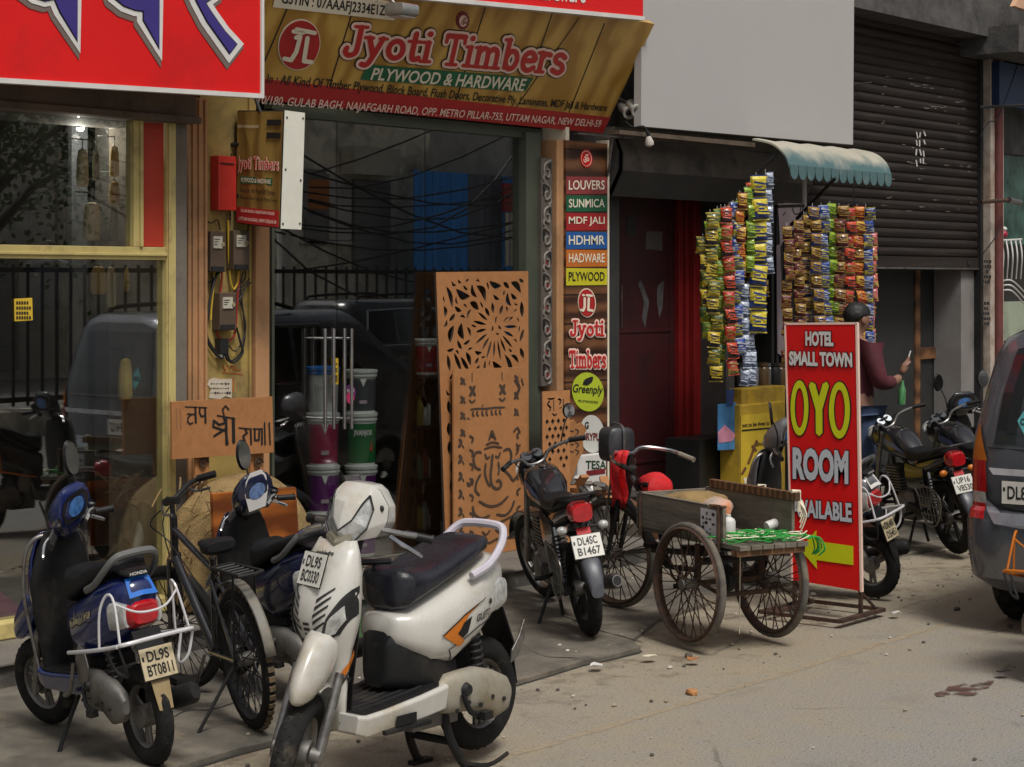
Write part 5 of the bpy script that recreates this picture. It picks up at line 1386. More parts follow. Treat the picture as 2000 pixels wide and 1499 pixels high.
bx(b, (1789, 525), (1798, 1000), y3, y3 + .06, m_wood2); bx(b, (1867, 525), (1876, 1000), y3, y3 + .06, m_wood2); bx(b, (1798, 680), (1867, 698), y3, y3 + .06, m_wood2); part(b, 'door_frame', shD, bevel=.004)
b = MB(); bx(b, (1798, 525), (1867, 680), y3 + .03, y3 + .05, m_mesh); bx(b, (1798, 698), (1867, 1000), y3 + .03, y3 + .05, mat('dusty_pane', (.03, .029, .028), .35, var=.4, scale=3)); part(b, 'door_panel', shD)
b = MB(); bx(b, (1877, 525), (1906, 1000), .02, .3, mat('old_whitewash', (.2, .185, .175), .85, var=.15, scale=3, dirt=(.18, .16, .15), dscale=4)); part(b, 'jamb', shD)
m_pil = mat('pillar_plaster', (.45, .38, .32), .85, var=.15, scale=2.5, dirt=(.22, .15, .1), dscale=3, damt=.5)
b = MB(); b.box(X(1912), X(1938), -.12, .4, 0, 4.15, m_pil); part(b, 'pillar', shD, bevel=.006)
b = MB(); rq = random.Random(8)
for yb in (508, 590):
    for k in range(5):
        x = 1917
        while x < 1933: 
            w = rq.uniform(3, 5.5); b.slab(pxs([(x, yb + k * 10 + 6), (x + w, yb + k * 10 + 6), (x + w, yb + k * 10), (x, yb + k * 10)], -.122), (0, .001, 0), m_black) if rq.random() < .9 else None; x += w + 1.2
part(b, 'stencil_print', shD)
b = MB(); b.box(13.6, 18.4, -.3, .4, 4.16, 5.2, m_darkwall); b.box(X(1872), 21, -.6, .4, 4.0, 4.25, m_darkwall); part(b, 'lintel', shD)
b = MB(); b.tube([onY(1950, 40, -.14), onY(1950, 900, -.14)], .045, mat('red_oxide_pipe', (.13, .035, .03), .6, var=.3), 12)
part(b, 'drain_pipe', shD, smooth=True)
b = MB(); b.tube([onY(1914, 210, -.2), onY(2040, 204, -.6)], .014, m_black, 6); part(b, 'cable_arm', shD)
b = MB(); b.tube([onY(1916, 395, -.2), onY(1976, 391, -.3)], .02, m_rust, 6); part(b, 'cable_arm', shD)
b = MB(); b.tube([onY(1970, 391, -.3), onY(1992, 396, -.32)], .03, m_steel, 8); part(b, 'arm_end', shD)
b = MB(); b.tube(smooth_path([onY(1915, 268, -.16), onY(1930, 240, -.2), onY(1952, 225, -.2), onY(1990, 120, -.2)]), .006, m_black, 5); part(b, 'cable', shD)
b = MB(); b.tube(smooth_path([onY(1917, 500, -.16), onY(1940, 470, -.2), onY(1952, 450, -.2)]), .006, m_black, 5); part(b, 'cable', shD)
fs_ = thing('far_shop', 'dark shop front beyond the red drain pipe at the right edge', 'shop', (19, .4, 0))
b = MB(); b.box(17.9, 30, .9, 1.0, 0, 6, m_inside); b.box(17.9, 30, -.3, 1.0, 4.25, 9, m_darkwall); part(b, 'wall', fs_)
b = MB(); bx(b, (1952, 120), (2060, 222), -.2, -.1, mat('deep_blue_panel', (.012, .03, .08), .5)); part(b, 'blue_panel', fs_)
b = MB(); bx(b, (1953, 282), (2060, 480), .1, .2, mat('tinted_pane', (.05, .1, .08), .15, var=.7, scale=3)); bx(b, (1957, 590), (2060, 660), .1, .2, mat('pale_pane', (.3, .34, .25), .3)); part(b, 'window', fs_)
b = MB(); b.slab([onY(1982, 12, -.5), onY(2050, 36, -.5), onY(2050, 5, -.5), onY(1990, -5, -.5)], (0, .05, 0), mat('peach_board', (.6, .35, .22), .6)); part(b, 'board', fs_)
t = thing('white_metal_chair', 'white tubular chair frame in the far shop at the right edge', 'chair', tuple(onY(1980, 640, .0)))
b = MB()
for k in range(5): b.tube(smooth_path([onY(1956 + 9 * k, 470, -.05), onY(1960 + 9 * k, 500, -.1), onY(1957 + 9 * k, 545, -.05)]), .008, m_white, 6)
for k in range(3): b.tube(smooth_path([onY(1950, 552 + 9 * k, -.05), onY(1975, 548 + 10 * k, -.15), onY(2000, 570 + 12 * k, -.1)]), .008, m_white, 6)
b.tube([onY(1955, 470, -.05), onY(1995, 468, -.05)], .01, m_white, 6); part(b, 'frame', t, smooth=True)
t = thing('hanging_toy', 'small red and white round object hanging by the far shop', 'ornament', tuple(onY(1960, 455, -.1)))
b = MB(); c = onY(1960, 458, -.1); b.ball(c, .04, .04, .04, mat('toy_red', (.4, .02, .05), .4)); b.ball(c + V((0, 0, .05)), .035, .035, .025, m_white); part(b, 'ball', t, smooth=True)
# ================================================================== vehicles
from mathutils.geometry import tessellate_polygon
def conform(b, poly, fn, m, sub=2):
    """flat outline (u, v) -> small triangles -> laid on a curved surface by fn(u, v)"""
    tr = tessellate_polygon([[V((x, y, 0)) for x, y in poly]])
    T = [tuple(poly[i] for i in t) for t in tr]
    for _ in range(sub):
        N = []
        for a, c, d in T:
            ac, cd_, da = [((p[0] + q[0]) / 2, (p[1] + q[1]) / 2) for p, q in ((a, c), (c, d), (d, a))]
            N += [(a, ac, da), (ac, c, cd_), (da, cd_, d), (ac, cd_, da)]
        T = N
    for t in T:
        b.add([fn(*p) for p in t], [(0, 1, 2)], m)
def hull_y(st, x, z, e=2.6):
    st = sorted(st)
    for p, q in zip(st, st[1:]):
        if p[0] <= x <= q[0]:
            t = (x - p[0]) / (q[0] - p[0]); zb, zt, hw = [p[i] + (q[i] - p[i]) * t for i in (1, 2, 3)]; break
    else:
        zb, zt, hw = (st[0] if x < st[0][0] else st[-1])[1:4]
    k = min(.999, abs(z - (zb + zt) / 2) / ((zt - zb) / 2))
    return hw * (1 - k ** e) ** (1 / e)
def hullz_x(st, y, z, e=2.2):
    for p, q in zip(st, st[1:]):
        if p[0] <= z <= q[0]:
            t = (z - p[0]) / (q[0] - p[0]); xb, xf, w = [p[i] + (q[i] - p[i]) * t for i in (1, 2, 3)]; break
    else:
        xb, xf, w = (st[0] if z < st[0][0] else st[-1])[1:4]
    k = min(.999, abs(y) / w)
    return xb + (xf - xb) * (1 - k ** e) ** (1 / e)
m_wbody = mat('white_scooter_paint', (.52, .5, .455), .28, var=.05, scale=4, coat=.6, dirt=(.40, .345, .25), dscale=3.2, damt=.42)
m_blue_p = mat('blue_scooter_paint', (.007, .015, .085), .25, var=.1, coat=.8)
m_blue_b = mat('bright_blue_paint', (.01, .13, .5), .2, var=.1, coat=.8)
m_blk_p = mat('black_gloss_paint', (.014, .014, .017), .22, var=.3, coat=.8, dirt=(.05, .045, .04), dscale=4, damt=.2)
m_grey_p = mat('grey_scooter_paint', (.16, .16, .17), .3, .3, var=.1, coat=.6)
m_seat = mat('black_seat', (.008, .0082, .01), .5, spec=.3, var=.3, scale=6, bump=.3, bscale=200)
m_seatd = mat('seat_cover', (.016, .016, .022), .28, var=.5, scale=5, bump=.5, bscale=14)
m_clear = mat('clear_lens', (.45, .45, .43), .08, .2, var=.4, scale=30)
m_redl = mat('red_lens', (.4, .008, .012), .12, var=.25, scale=20, coat=1)
m_mirror = mat('mirror', (.75, .77, .78), .03, 1.0, var=.05)
m_orange = mat('orange_stripe', (.5, .14, .01), .3, var=.1)
m_plate = mat('number_plate', (.62, .6, .54), .5, var=.08)
m_plateY = mat('old_number_plate', (.5, .42, .27), .55, var=.12, dirt=(.3, .22, .12), dscale=10)
m_rack = mat('white_tube', (.58, .57, .58), .3, var=.1, coat=.4)
m_lila = mat('pale_grab_rail', (.5, .47, .52), .35, var=.12)
m_gauge = mat('blue_dial', (.05, .16, .4), .15, var=.5, scale=40)
def road_wheel(parent, o, Rw, rw, nm='wheel', ax=(0, 1, 0), alloy=True, T=None, spokes=3, rim=None, hubw=.05, disc=False, tread=True, hr=.05, sr=.0022, tm=None):
    """wheel > tyre, rim: the root mesh of the wheel is its hub"""
    o = V(o); ax = V(ax)
    if T: o = T @ o; ax = (T.to_3x3() @ ax)
    ax.normalize(); u = ax.orthogonal().normalized(); w_ = ax.cross(u)
    b = MB(); b.lathe([(hr * .5, -hubw), (hr, -hubw), (hr, hubw), (hr * .5, hubw)], o, ax, m_alu, 14)
    hub = b.build(nm, parent, smooth=True, ang=35)
    b = MB(); b.torus(o, ax, Rw - rw, rw, tm or m_rubber, 48, 12, 1.0)
    for i in range(64 if tread else 0):                                             # tread blocks
        a = 2 * math.pi * (i + .5) / 64; d = u * math.cos(a) + w_ * math.sin(a); s_ = ax * (rw * .16 * (1 if i % 2 else -1))
        tdir = ax.cross(d); c = o + d * (Rw - .002) + s_
        b.box(-.006, .006, -rw * .22, rw * .22, -.004, .0008, m_rubber, M4.Translation(c) @ M4((tdir, ax, d)).transposed().to_4x4())
    b.build('tyre', hub, smooth=True, ang=50)
    b = MB(); Ri = Rw - rw * 1.75
    rm = rim or m_alu
    b.torus(o, ax, Ri, .014, rm, 40, 8, 2.2)
    if alloy:
        for k in range(spokes):
            a = 2 * math.pi * k / spokes + .3
            for s_ in (-.14, .14):
                d0 = u * math.cos(a + s_ * 1.6) + w_ * math.sin(a + s_ * 1.6); d1 = u * math.cos(a + s_) + w_ * math.sin(a + s_)
                b.tube([o + d0 * .04, o + d1 * (Ri - .005)], [.016, .012], rm, 6)
    else:
        n = 36
        for k in range(n):
            a = 2 * math.pi * k / n; d1 = u * math.cos(a) + w_ * math.sin(a); a2 = a + (.5 if (k // 2) % 2 else -.5); d0 = u * math.cos(a2) + w_ * math.sin(a2)
            b.tube([o + d0 * .03 + ax * (hubw * .8 * (1 if k % 2 else -1)), o + d1 * Ri], sr, rim or m_steel, 4)
    b.build('rim', hub, smooth=True, ang=50)
    if disc:
        b = MB(); b.torus(o + ax * (hubw + .02), ax, .085, .018, m_steel, 24, 6, .1); b.build('brake_disc', hub, smooth=True)
    return hub
def plate(parent, c, ux, uy, w, h, l1, l2, m=None, yel=False):
    """number plate centred on c with local axes ux, uy"""
    c, ux, uy = V(c), V(ux).normalized(), V(uy).normalized(); n = ux.cross(uy)
    P_ = lambda x, y, l=0.0: c + ux * x * w / 2 + uy * y * h / 2 + n * l
    b = MB(); b.slab([P_(-1, -1), P_(1, -1), P_(1, 1), P_(-1, 1)], n * .003, m or m_plate)
    b.slab([P_(-1.04, -1.06, -.001), P_(1.04, -1.06, -.001), P_(1.04, 1.06, -.001), P_(-1.04, 1.06, -.001)], -n * .003, m_black)
    o = b.build('number_plate', parent)
    b = MB()
    if l2:
        b.text(l1, [P_(-.62, .1, .0045), P_(.72, .1, .0045), P_(.72, .8, .0045), P_(-.62, .8, .0045)], m_black, .022)
        b.text(l2, [P_(-.74, -.8, .0045), P_(.82, -.8, .0045), P_(.82, -.08, .0045), P_(-.74, -.08, .0045)], m_black, .022)
        b.quad([P_(-.92, .2, .0045), P_(-.8, .2, .0045), P_(-.8, .5, .0045), P_(-.92, .5, .0045)], m_black)
    else:
        b.text(l1, [P_(-.84, -.6, .0045), P_(.9, -.6, .0045), P_(.9, .6, .0045), P_(-.84, .6, .0045)], m_black, .02)
        b.quad([P_(-.96, .1, .0045), P_(-.9, .1, .0045), P_(-.9, .45, .0045), P_(-.96, .45, .0045)], m_black)
    b.build('lettering', o)
    return o

def scooter(name, label, loc, yaw, lean, body, opt, group='scooters parked in front of the shops'):
    t = thing(name, label, 'scooter', loc, (R(lean), 0, R(yaw)), group)
    t.scale = opt.get('scale', (1, 1, 1))
    wh = opt.get('style') == 'white'
    rz = opt.get('rz', .215); fx = opt.get('fx', 1.08); steer = R(opt.get('steer', 0))
    p0 = V((fx, 0, .215)); ax = (V((.70, 0, .98)) - V((1.02, 0, .215))).normalized()
    T = M4.Translation(p0) @ M4.Rotation(steer, 4, ax) @ M4.Translation(-p0)
    sh = V((fx - 1.02, 0, 0))
    road_wheel(t, (0, 0, rz), .225, .05, rim=m_alu)
    road_wheel(t, (fx, 0, .215), .215, .048, T=T, rim=m_alu)
    # ---- tail body
    st = [(.585, .56, .655, .07), (.565, .53, .66, .11), (.50, .49, .67, .155), (.42, .445, .70, .18), (.30, .425, .745, .19), (.16, .49, .80, .185), (.05, .55, .83, .15), (-.03, .60, .82, .115), (-.07, .63, .79, .08)]
    b = MB(); b.hull(st, body, 28, 2.8); b.build('body_panel', t, smooth=True, ang=60)
    side = lambda x, z, s_=1, l=.003: V((x, s_ * (hull_y(st, x, z, 2.8) + l), z))
    b = MB(); b.hull([(.60, .38, .56, .055), (.58, .375, .6, .085), (.50, .36, .58, .125), (.44, .35, .54, .14), (.38, .34, .50, .145), (.30, .34, .47, .13), (.24, .34, .46, .11)], m_plastic, 24, 4); b.build('lower_cover', t, smooth=True)
    # ---- seat
    s2 = [(.575, .685, .80, .065), (.56, .665, .82, .095), (.53, .662, .83, .14), (.5, .68, .815, .15), (.40, .72, .815, .155), (.30, .76, .845, .16), (.18, .80, .885, .155), (.08, .835, .905, .13), (.03, .85, .895, .09)]
    b = MB(); b.hull(s2, opt.get('seat', m_seat), 24, 3.2); b.build('seat', t, smooth=True, ang=70)
    # ---- grab rail
    g = opt.get('grab', m_dk)
    rl_ = []
    for s_ in (1, -1): rl_.append([V((.22, s_ * .175, .765)), V((.12, s_ * .18, .80)), V((.03, s_ * .165, .865)), V((-.02, s_ * .13, .915)), V((-.035, s_ * .07, .93))])
    b = MB(); b.tube(smooth_path(rl_[0] + rl_[1][::-1], 5), [.017] * 46, g, 8); b.build('grab_rail', t, smooth=True)
    # ---- tail lamp
    tl_ = [(-.02, .60, .74, .115), (-.06, .61, .735, .105), (-.085, .63, .715, .08)]
    b = MB(); b.hull(tl_, m_redl, 20, 3.2); b.build('tail_light', t, smooth=True)
    b = MB()
    for s_ in (1, -1): b.hull([(.06, .60, .73, .02, s_ * .135), (.0, .605, .735, .03, s_ * .115), (-.055, .62, .72, .022, s_ * .10)], m_clear, 14, 2.6)
    b.build('indicator', t, smooth=True)
    if opt.get('toppanel'):
        b = MB(); conform(b, [(-.09, .0), (.09, .0), (.075, 1), (-.075, 1)], lambda y, v: V((-.085 + .06 * v, y, .745 + .075 * v + .008 * math.cos(y * 14))), opt['toppanel'], 1); b.build('tail_panel', t, smooth=True)
        b = MB(); b.hull([(.04, .845, .875, .1), (-.03, .83, .86, .09), (-.05, .83, .855, .07)], m_plastic, 16, 3); b.text('HONDA', [V((-.0515, .055, .836)), V((-.0515, -.055, .836)), V((-.0515, -.055, .85)), V((-.0515, .055, .85))], m_white, .02); b.build('tail_badge', t, smooth=True)
    # ---- rear mudguard and plate
    b = MB(); b.slab([V((-.07, .09, .60)), V((-.07, -.09, .60)), V((-.17, -.085, .40)), V((-.17, .085, .40))], (.012, 0, .004), m_plastic); b.slab([V((-.165, .06, .41)), V((-.165, -.06, .41)), V((-.21, -.045, .27)), V((-.21, .045, .27))], (.008, 0, .002), opt.get('flap', m_plastic)); b.build('mudguard', t, bevel=.004)
    if opt.get('rear_plate'):
        l1, l2 = opt['rear_plate']; pl_ = plate(t, (-.165, 0, .47), (0, -1, 0), (.32, 0, .95), .21, .135, l1, l2, opt.get('plate_m', m_plateY))
    # ---- engine, drive cover, exhaust, swing arm
    b = MB(); b.hull([(.40, .30, .36, .03, .13), (.35, .255, .405, .05, .135), (.18, .24, .41, .055, .145), (.08, .19, .385, .055, .145), (.0, .21, .35, .045, .145), (-.035, .25, .31, .02, .145)], opt.get('cvt', m_alu), 20, 2.6)
    b.build('drive_cover', t, smooth=True)
    b = MB(); b.tube(smooth_path([(.30, .205, .33), (.27, .215, .26), (.20, .212, .235)], 4), .012, m_plastic, 6); b.box(.17, .22, .20, .25, .22, .25, m_plastic); b.lathe([(.028, 0), (.02, .02)], (.27, .19, .34), (0, 1, 0), m_dk, 12)
    for k in range(5): b.lathe([(.009, 0), (.009, .008)], (.33 - .07 * k, .196, .27 + .02 * (k % 2)), (0, 1, 0), m_dk, 6)
    b.build('kick_lever', t, smooth=True)
    b = MB(); b.box(.22, .48, -.11, .10, .20, .40, m_alu); b.hull([(.3, .2, .38, .07, -.12), (.1, .18, .36, .06, -.12)], m_dk, 14, 2.8)
    for k in range(5): b.box(.40, .52, -.06, .06, .24 + .03 * k, .25 + .03 * k, m_alu)
    b.build('engine', t, bevel=.006)
    b = MB(); b.tube(smooth_path([(.42, -.1, .2), (.3, -.15, .2), (.15, -.17, .23)], 4), .018, m_steel, 8); b.tube([(.2, -.17, .22), (-.02, -.175, .26), (-.2, -.18, .31), (-.23, -.18, .318)], [.03, .05, .048, .03], opt.get('muffler', m_dk), 14); b.build('exhaust', t, smooth=True)
    b = MB(); b.tube([(.1, .11, .3), (.16, .12, .56)], .02, m_plastic, 8)
    for k in range(9): b.torus((.1 + .0067 * k, .11 + .001 * k, .33 + .027 * k), (.22, 0, .97), .026, .006, m_dk, 14, 6)
    b.build('shock_absorber', t, smooth=True)
    # ---- floor
    b = MB(); b.rings([[V((x, y, z)) for y, z in ((-.17, zb), (.17, zb), (.185, zt - .01), (.175, zt), (-.175, zt), (-.185, zt - .01))] for x, zb, zt in ((.36, .28, .375), (.5, .265, .355), (.7, .255, .335), (.80, .25, .33), (.855, .27, .34))], body); b.build('floor_panel', t, bevel=.006)
    b = MB(); b.rings([[V((x, -.165, z)), V((x, .165, z)), V((x, .165, z + .012)), V((x, -.165, z + .012))] for x, z in ((.40, .372), (.5, .357), (.7, .337), (.82, .331))], m_plastic)
    for k in range(7): b.rings([[V((x, -.12 + .04 * k - .007, z + .012)), V((x, -.12 + .04 * k + .007, z + .012)), V((x, -.12 + .04 * k, z + .017))] for x, z in ((.42, .37), (.5, .357), (.7, .337), (.8, .331))], m_plastic)
    b.build('floor_mat', t)
    # ---- apron
    sa = [(.27, .835, .865, .108), (.40, .83, .868, .112), (.50, .83, .88, .126), (.57, .828, .91, .148), (.63, .822, .945, .172), (.69, .815, .962, .186), (.76, .81, .945, .187), (.84, .80, .905, .176), (.91, .79, .86, .15), (.955, .785, .825, .122)]
    ka = .82 if wh else 1.0
    sa = [(z_, e_, f_, w2 * ka) for z_, e_, f_, w2 in sa]
    b = MB(); b.hullz(sa, body, 18, 2.3, back=False, cap=False); ap = b.build('front_apron', t, smooth=True, ang=70)
    md = ap.modifiers.new('solid', 'SOLIDIFY'); md.thickness = .008; md.offset = -1
    aw_ = lambda y, z, l=.003: V((hullz_x(sa, y * ka, z, 2.3) + l, y * ka * 1.004, z))
    sb = [(.34, .80, .832, .13), (.45, .79, .828, .14), (.60, .78, .82, .165), (.75, .765, .81, .17), (.88, .745, .79, .13), (.96, .73, .782, .08)]
    b = MB(); b.hullz([(z, xf - .012, xf - (.03 if wh else .05), w_ * (.78 if wh else 1.18)) for z, xb, xf, w_ in sb], m_plastic, 14, 3); b.build('inner_cover', t, smooth=True)
    # ---- steering column, fork, fender
    b = MB(); b.tube([T @ (V((.80, 0, .80)) + sh), T @ (V((.70, 0, .98)) + sh * .3)], .035, m_plastic, 12); b.build('steering_stem', t, smooth=True)
    b = MB()
    for s_ in (1, -1):
        b.tube([T @ (V((fx - .10, s_ * .085, .50))), T @ V((fx + .0, s_ * .085, .215)), T @ V((fx + .015, s_ * .085, .18))], [.019, .022, .016], m_steel, 10)
        b.lathe([(.03, -.02), (.03, .02)], T @ V((fx, s_ * .075, .215)), T.to_3x3() @ V((0, 1, 0)), m_alu, 12)
    b.build('fork', t, smooth=True)
    kf = .9
    sf = [(.425, fx + .10, fx + .15, .026), (.44, fx + .07, fx + .16, .044), (.475, fx + .01, fx + .16, .06), (.52, fx - .04, fx + .14, .068), (.575, fx - .09, fx + .095, .068), (.62, fx - .11, fx + .05, .066), (.645, fx - .12, fx - .0, .05)]
    b = MB(); b.hullz(sf, body, 16, 1.9, T=T, cap=True); b.rings([[T @ V((fx + rr_ * math.cos(a), y, .215 + rr_ * math.sin(a))) for y, rr_ in ((-.06, .245), (-.05, .258), (0, .266), (.05, .258), (.06, .245))] for a in [R(80 + 5 * k) for k in range(10)]], body, closed=False, cap=False); b.build('front_fender', t, smooth=True, ang=60)
    # ---- cowl on the bars
    T2 = M4.Translation(p0) @ M4.Rotation(R(opt.get('bar', opt.get('steer', 0))), 4, ax) @ M4.Translation(-p0)
    sc_ = [(.925, .71, .80, .05), (.955, .68, .835, .10), (1.0, .65, .855, .16), (1.05, .63, .84, .18), (1.10, .62, .80, .165), (1.145, .615, .74, .125), (1.168, .62, .69, .075)]
    if wh:
        # faceted cowl: centre shield with a V, clear lens round it, a wing on each side
        K = {'a': (.075, 1.165, .70), 'b': (.085, 1.10, .765), 'c': (.055, 1.03, .80), 'd': (.0, .985, .825), 'e': (.125, 1.075, .735), 'f': (.12, 1.0, .77), 'g': (.07, .945, .795), 'h': (.0, .93, .805), 'i': (.115, 1.145, .685), 'j': (.165, 1.085, .68), 'k': (.17, 1.02, .69), 'l': (.135, .96, .715), 'm': (.0, 1.168, .705), 'n': (.0, 1.10, .79), 'o': (.0, 1.04, .815), 'p': (.10, 1.13, .735)}
        K = {k_: (a_ * .8, 1.045 + (b_ - 1.045) * .9, c_) for k_, (a_, b_, c_) in K.items()}
        kp = lambda c, s_, l=0.0: T2 @ V((K[c][2] + l, s_ * K[c][0], K[c][1]))
        b = MB()
        for s_ in (1, -1):
            for q in ('mnba', 'nocb', 'odc'): b.quad([kp(c, s_) for c in q], body)
            for q in ('abp', 'pip' if False else 'aip', 'ijp', 'jep', 'jke', 'kfe', 'klf', 'lgf'): b.quad([kp(c, s_, .004) for c in q], body)
            bk = lambda c: T2 @ V((.62, s_ * K[c][0] * .95, K[c][1] - .005))
            for p, q in ('ma', 'ai', 'ij', 'jk', 'kl', 'lg', 'gh'): b.quad([kp(p, s_), kp(q, s_), bk(q), bk(p)], body)
            b.quad([bk(c) for c in 'maijklgh'], m_plastic)
        bmx = bmesh.new(); ob_ = b.build('handlebar_cowl', t, smooth=True, ang=32); bmx.from_mesh(ob_.data); bmesh.ops.remove_doubles(bmx, verts=bmx.verts, dist=.0005); bmesh.ops.recalc_face_normals(bmx, faces=bmx.faces); bmx.to_mesh(ob_.data); bmx.free()
        bv = ob_.modifiers.new('bevel', 'BEVEL'); bv.width = .006; bv.segments = 2; bv.angle_limit = R(20)
        b = MB()
        for s_ in (1, -1):
            for q in ('bce', 'cfe', 'cdgf', 'dhg', 'pbe'): b.quad([kp(c, s_, -.006 + (.012 if c in 'dhc' else 0)) for c in q], m_clear)
        b.build('headlight', t)
        b = MB()
        for s_ in (1, -1): b.tube([kp(c, s_, .004) for c in 'pbcd'], .0035, m_black, 5); b.tube([kp(c, s_, .005) for c in 'pefgh'], .0035, m_black, 5)
        b.tube([T2 @ V((.80, .05, .965)), T2 @ V((.83, .0, .95)), T2 @ V((.80, -.05, .965))], .02, mat('lamp_bulb', (.3, .27, .2), .2, .6), 8)
        b.build('headlight_seal', t)
        cw = lambda y, z, l=.006: T2 @ V((.71 + l, y, z))
    else:
        b = MB(); b.hullz([(z, xb, xf - .04, w_ * .86) for z, xb, xf, w_ in sc_], body, 22, 1.75, T=T2); b.build('handlebar_cowl', t, smooth=True, ang=60)
        cw = lambda y, z, l=.006: T2 @ V((hullz_x(sc_, y / .86, z, 1.75) - .04 + l, y * 1.02, z))
        hl = opt.get('headlight', [(-.16, 1.03), (-.1, .96), (.1, .96), (.16, 1.03), (.12, 1.08), (0, 1.0), (-.12, 1.08)])
        b = MB(); conform(b, [(y * 1.06, 1.02 + (z - 1.02) * 1.12) for y, z in hl], lambda y, z: cw(y, z, .003), m_black, 3); conform(b, hl, cw, m_clear, 3); b.build('headlight', t, smooth=True)
    b = MB()
    for s_ in (1, -1): b.tube([T2 @ V((.70, s_ * .12, .995)), T2 @ V((.66, s_ * .21, .985)), T2 @ V((.63, s_ * .235, .98))], .011, m_steel, 8)
    b.build('handlebar', t, smooth=True)
    for s_ in (1, -1):
        b = MB(); b.tube([T2 @ V((.645, s_ * .19, .983)), T2 @ V((.60, s_ * .285, .97))], .016, m_plastic, 10); b.tube([T2 @ V((.60, s_ * .285, .97)), T2 @ V((.597, s_ * .293, .969))], .019, m_dk, 10); b.build('grip', t, smooth=True)
        b = MB(); b.tube(smooth_path([T2 @ V((.70, s_ * .16, .975)), T2 @ V((.705, s_ * .22, .955)), T2 @ V((.68, s_ * .275, .925)), T2 @ V((.67, s_ * .29, .915))], 4), [.009] * 9 + [.009, .007, .006, .008], m_chrome, 7); b.build('brake_lever', t, smooth=True)
    b = MB(); conform(b, [(-.09, -.06), (.09, -.06), (.125, .0), (.11, .045), (.06, .07), (-.06, .07), (-.11, .045), (-.125, .0)], lambda y, v: T2 @ V((.618 - v * .25, y * (1.0 if not opt.get('bezel') else .8), 1.065 + v * (1.0 if not opt.get('bezel') else 1.6))), opt.get('bezel', m_plastic), 1)
    conform(b, [(.07 * math.cos(a * math.pi / 8), .045 * math.sin(a * math.pi / 8)) for a in range(16)], lambda y, v: T2 @ V((.612 - v * .25, y, 1.068 + v)), opt.get('dial', m_gauge), 1); b.build('dashboard', t, smooth=True)
    for s_ in opt.get('mirrors', ()):
        b = MB(); b.tube(smooth_path([T2 @ V((.66, s_ * .16, 1.02)), T2 @ V((.64, s_ * .19, 1.12)), T2 @ V((.66, s_ * .24, 1.24))], 4), .006, m_black, 6)
        Tm = T2 @ M4.Translation((.66, s_ * .245, 1.27)) @ M4.Rotation(R(14 * s_), 4, 'Z')
        b.lathe([(.0, -.012), (.05, -.01), (.058, .006)], (0, 0, 0), (1, 0, 0), m_plastic, 18); k = len(b.v) - 54
        b.v[k:] = [tuple(Tm @ V((x, y, z * 1.45))) for x, y, z in b.v[k:]]
        mm = b.build('mirror', t, smooth=True)
        b = MB(); b.lathe([(.052, -.0135), (.0, -.0138)], (0, 0, 0), (1, 0, 0), m_mirror, 18); b.v = [tuple(Tm @ V((x, y, z * 1.45))) for x, y, z in b.v]; b.build('mirror_glass', mm)
    # ---- stand
    b = MB()
    if opt.get('centre'):
        for s_ in (1, -1):
            b.tube(smooth_path([(.30, s_ * .09, .26), (.285, s_ * .12, .14), (.22, s_ * .14, .03), (.19, s_ * .145, .01)], 4), .018, m_plastic, 8); b.box(.14, .25, s_ * .14 - .02, s_ * .14 + .02, .0, .016, m_plastic)
        b.tube([(.27, -.12, .13), (.27, .12, .13)], .016, m_plastic, 8); b.tube(smooth_path([(.25, .13, .05), (.15, .2, .03), (.05, .22, .06)], 4), .009, m_plastic, 6)
    else:
        b.tube(smooth_path([(.52, .11, .25), (.53, .2, .12), (.52, .285, -.0 + .285 * math.tan(R(-lean)) * 0 + .0)], 4), .012, m_plastic, 8); b.box(.49, .55, .265, .315, -.004, .008, m_plastic)
    b.build('stand', t, smooth=True)
    if opt.get('guard'):
        gm = opt.get('guard_m', m_rack); b = MB()
        # rear bar with loops on both sides
        for s_ in (1, -1):
            b.tube(smooth_path([(.42, s_ * .21, .47), (.25, s_ * .24, .50), (.02, s_ * .25, .54), (-.16, s_ * .24, .575)], 4), .0092, gm, 8)
            b.tube(smooth_path([(.02, s_ * .245, .545), (.0, s_ * .235, .70), (-.04, s_ * .205, .775), (-.1, s_ * .2, .75), (-.155, s_ * .22, .585)], 5), .0072, gm, 8)
            b.tube(smooth_path([(-.04, s_ * .245, .55), (-.06, s_ * .2, .45), (-.12, s_ * .17, .43), (-.16, s_ * .2, .47), (-.165, s_ * .235, .565)], 5), .008, m_dk if s_ > 0 else gm, 8)
        b.tube(smooth_path([(-.155, .235, .575), (-.2, .2, .585), (-.215, .0, .59), (-.2, -.2, .585), (-.155, -.235, .575)], 5), .0092, gm, 8)
        b.tube(smooth_path([(-.1, .2, .745), (-.14, .1, .70), (-.15, 0, .69), (-.14, -.1, .70), (-.1, -.2, .745)], 5), .0056, gm, 7)
        b.build('rear_guard', t, smooth=True)
        b = MB(); b.tube(smooth_path([(.36, .22, .43), (.42, .22, .30), (.5, .215, .27)], 4), .011, m_steel, 8); b.tube(smooth_path([(.86, .16, .32), (.865, .195, .55), (.855, .215, .70), (.83, .2, .86), (.80, .15, .93), (.77, .06, .945)], 5), .011, m_steel, 8); b.tube(smooth_path([(.86, -.16, .32), (.865, -.195, .55), (.855, -.215, .70), (.83, -.2, .86), (.80, -.15, .93), (.77, -.06, .945)], 5), .011, m_steel, 8)
        b.build('leg_guard', t, smooth=True)
        b = MB(); b.slab([V((.36, .185, .34)), V((.26, .195, .34)), V((.22, .2, .43)), V((.25, .2, .50)), V((.31, .2, .52)), V((.36, .195, .45))], (0, .01, 0), m_steel); b.build('heel_plate', t, bevel=.004)
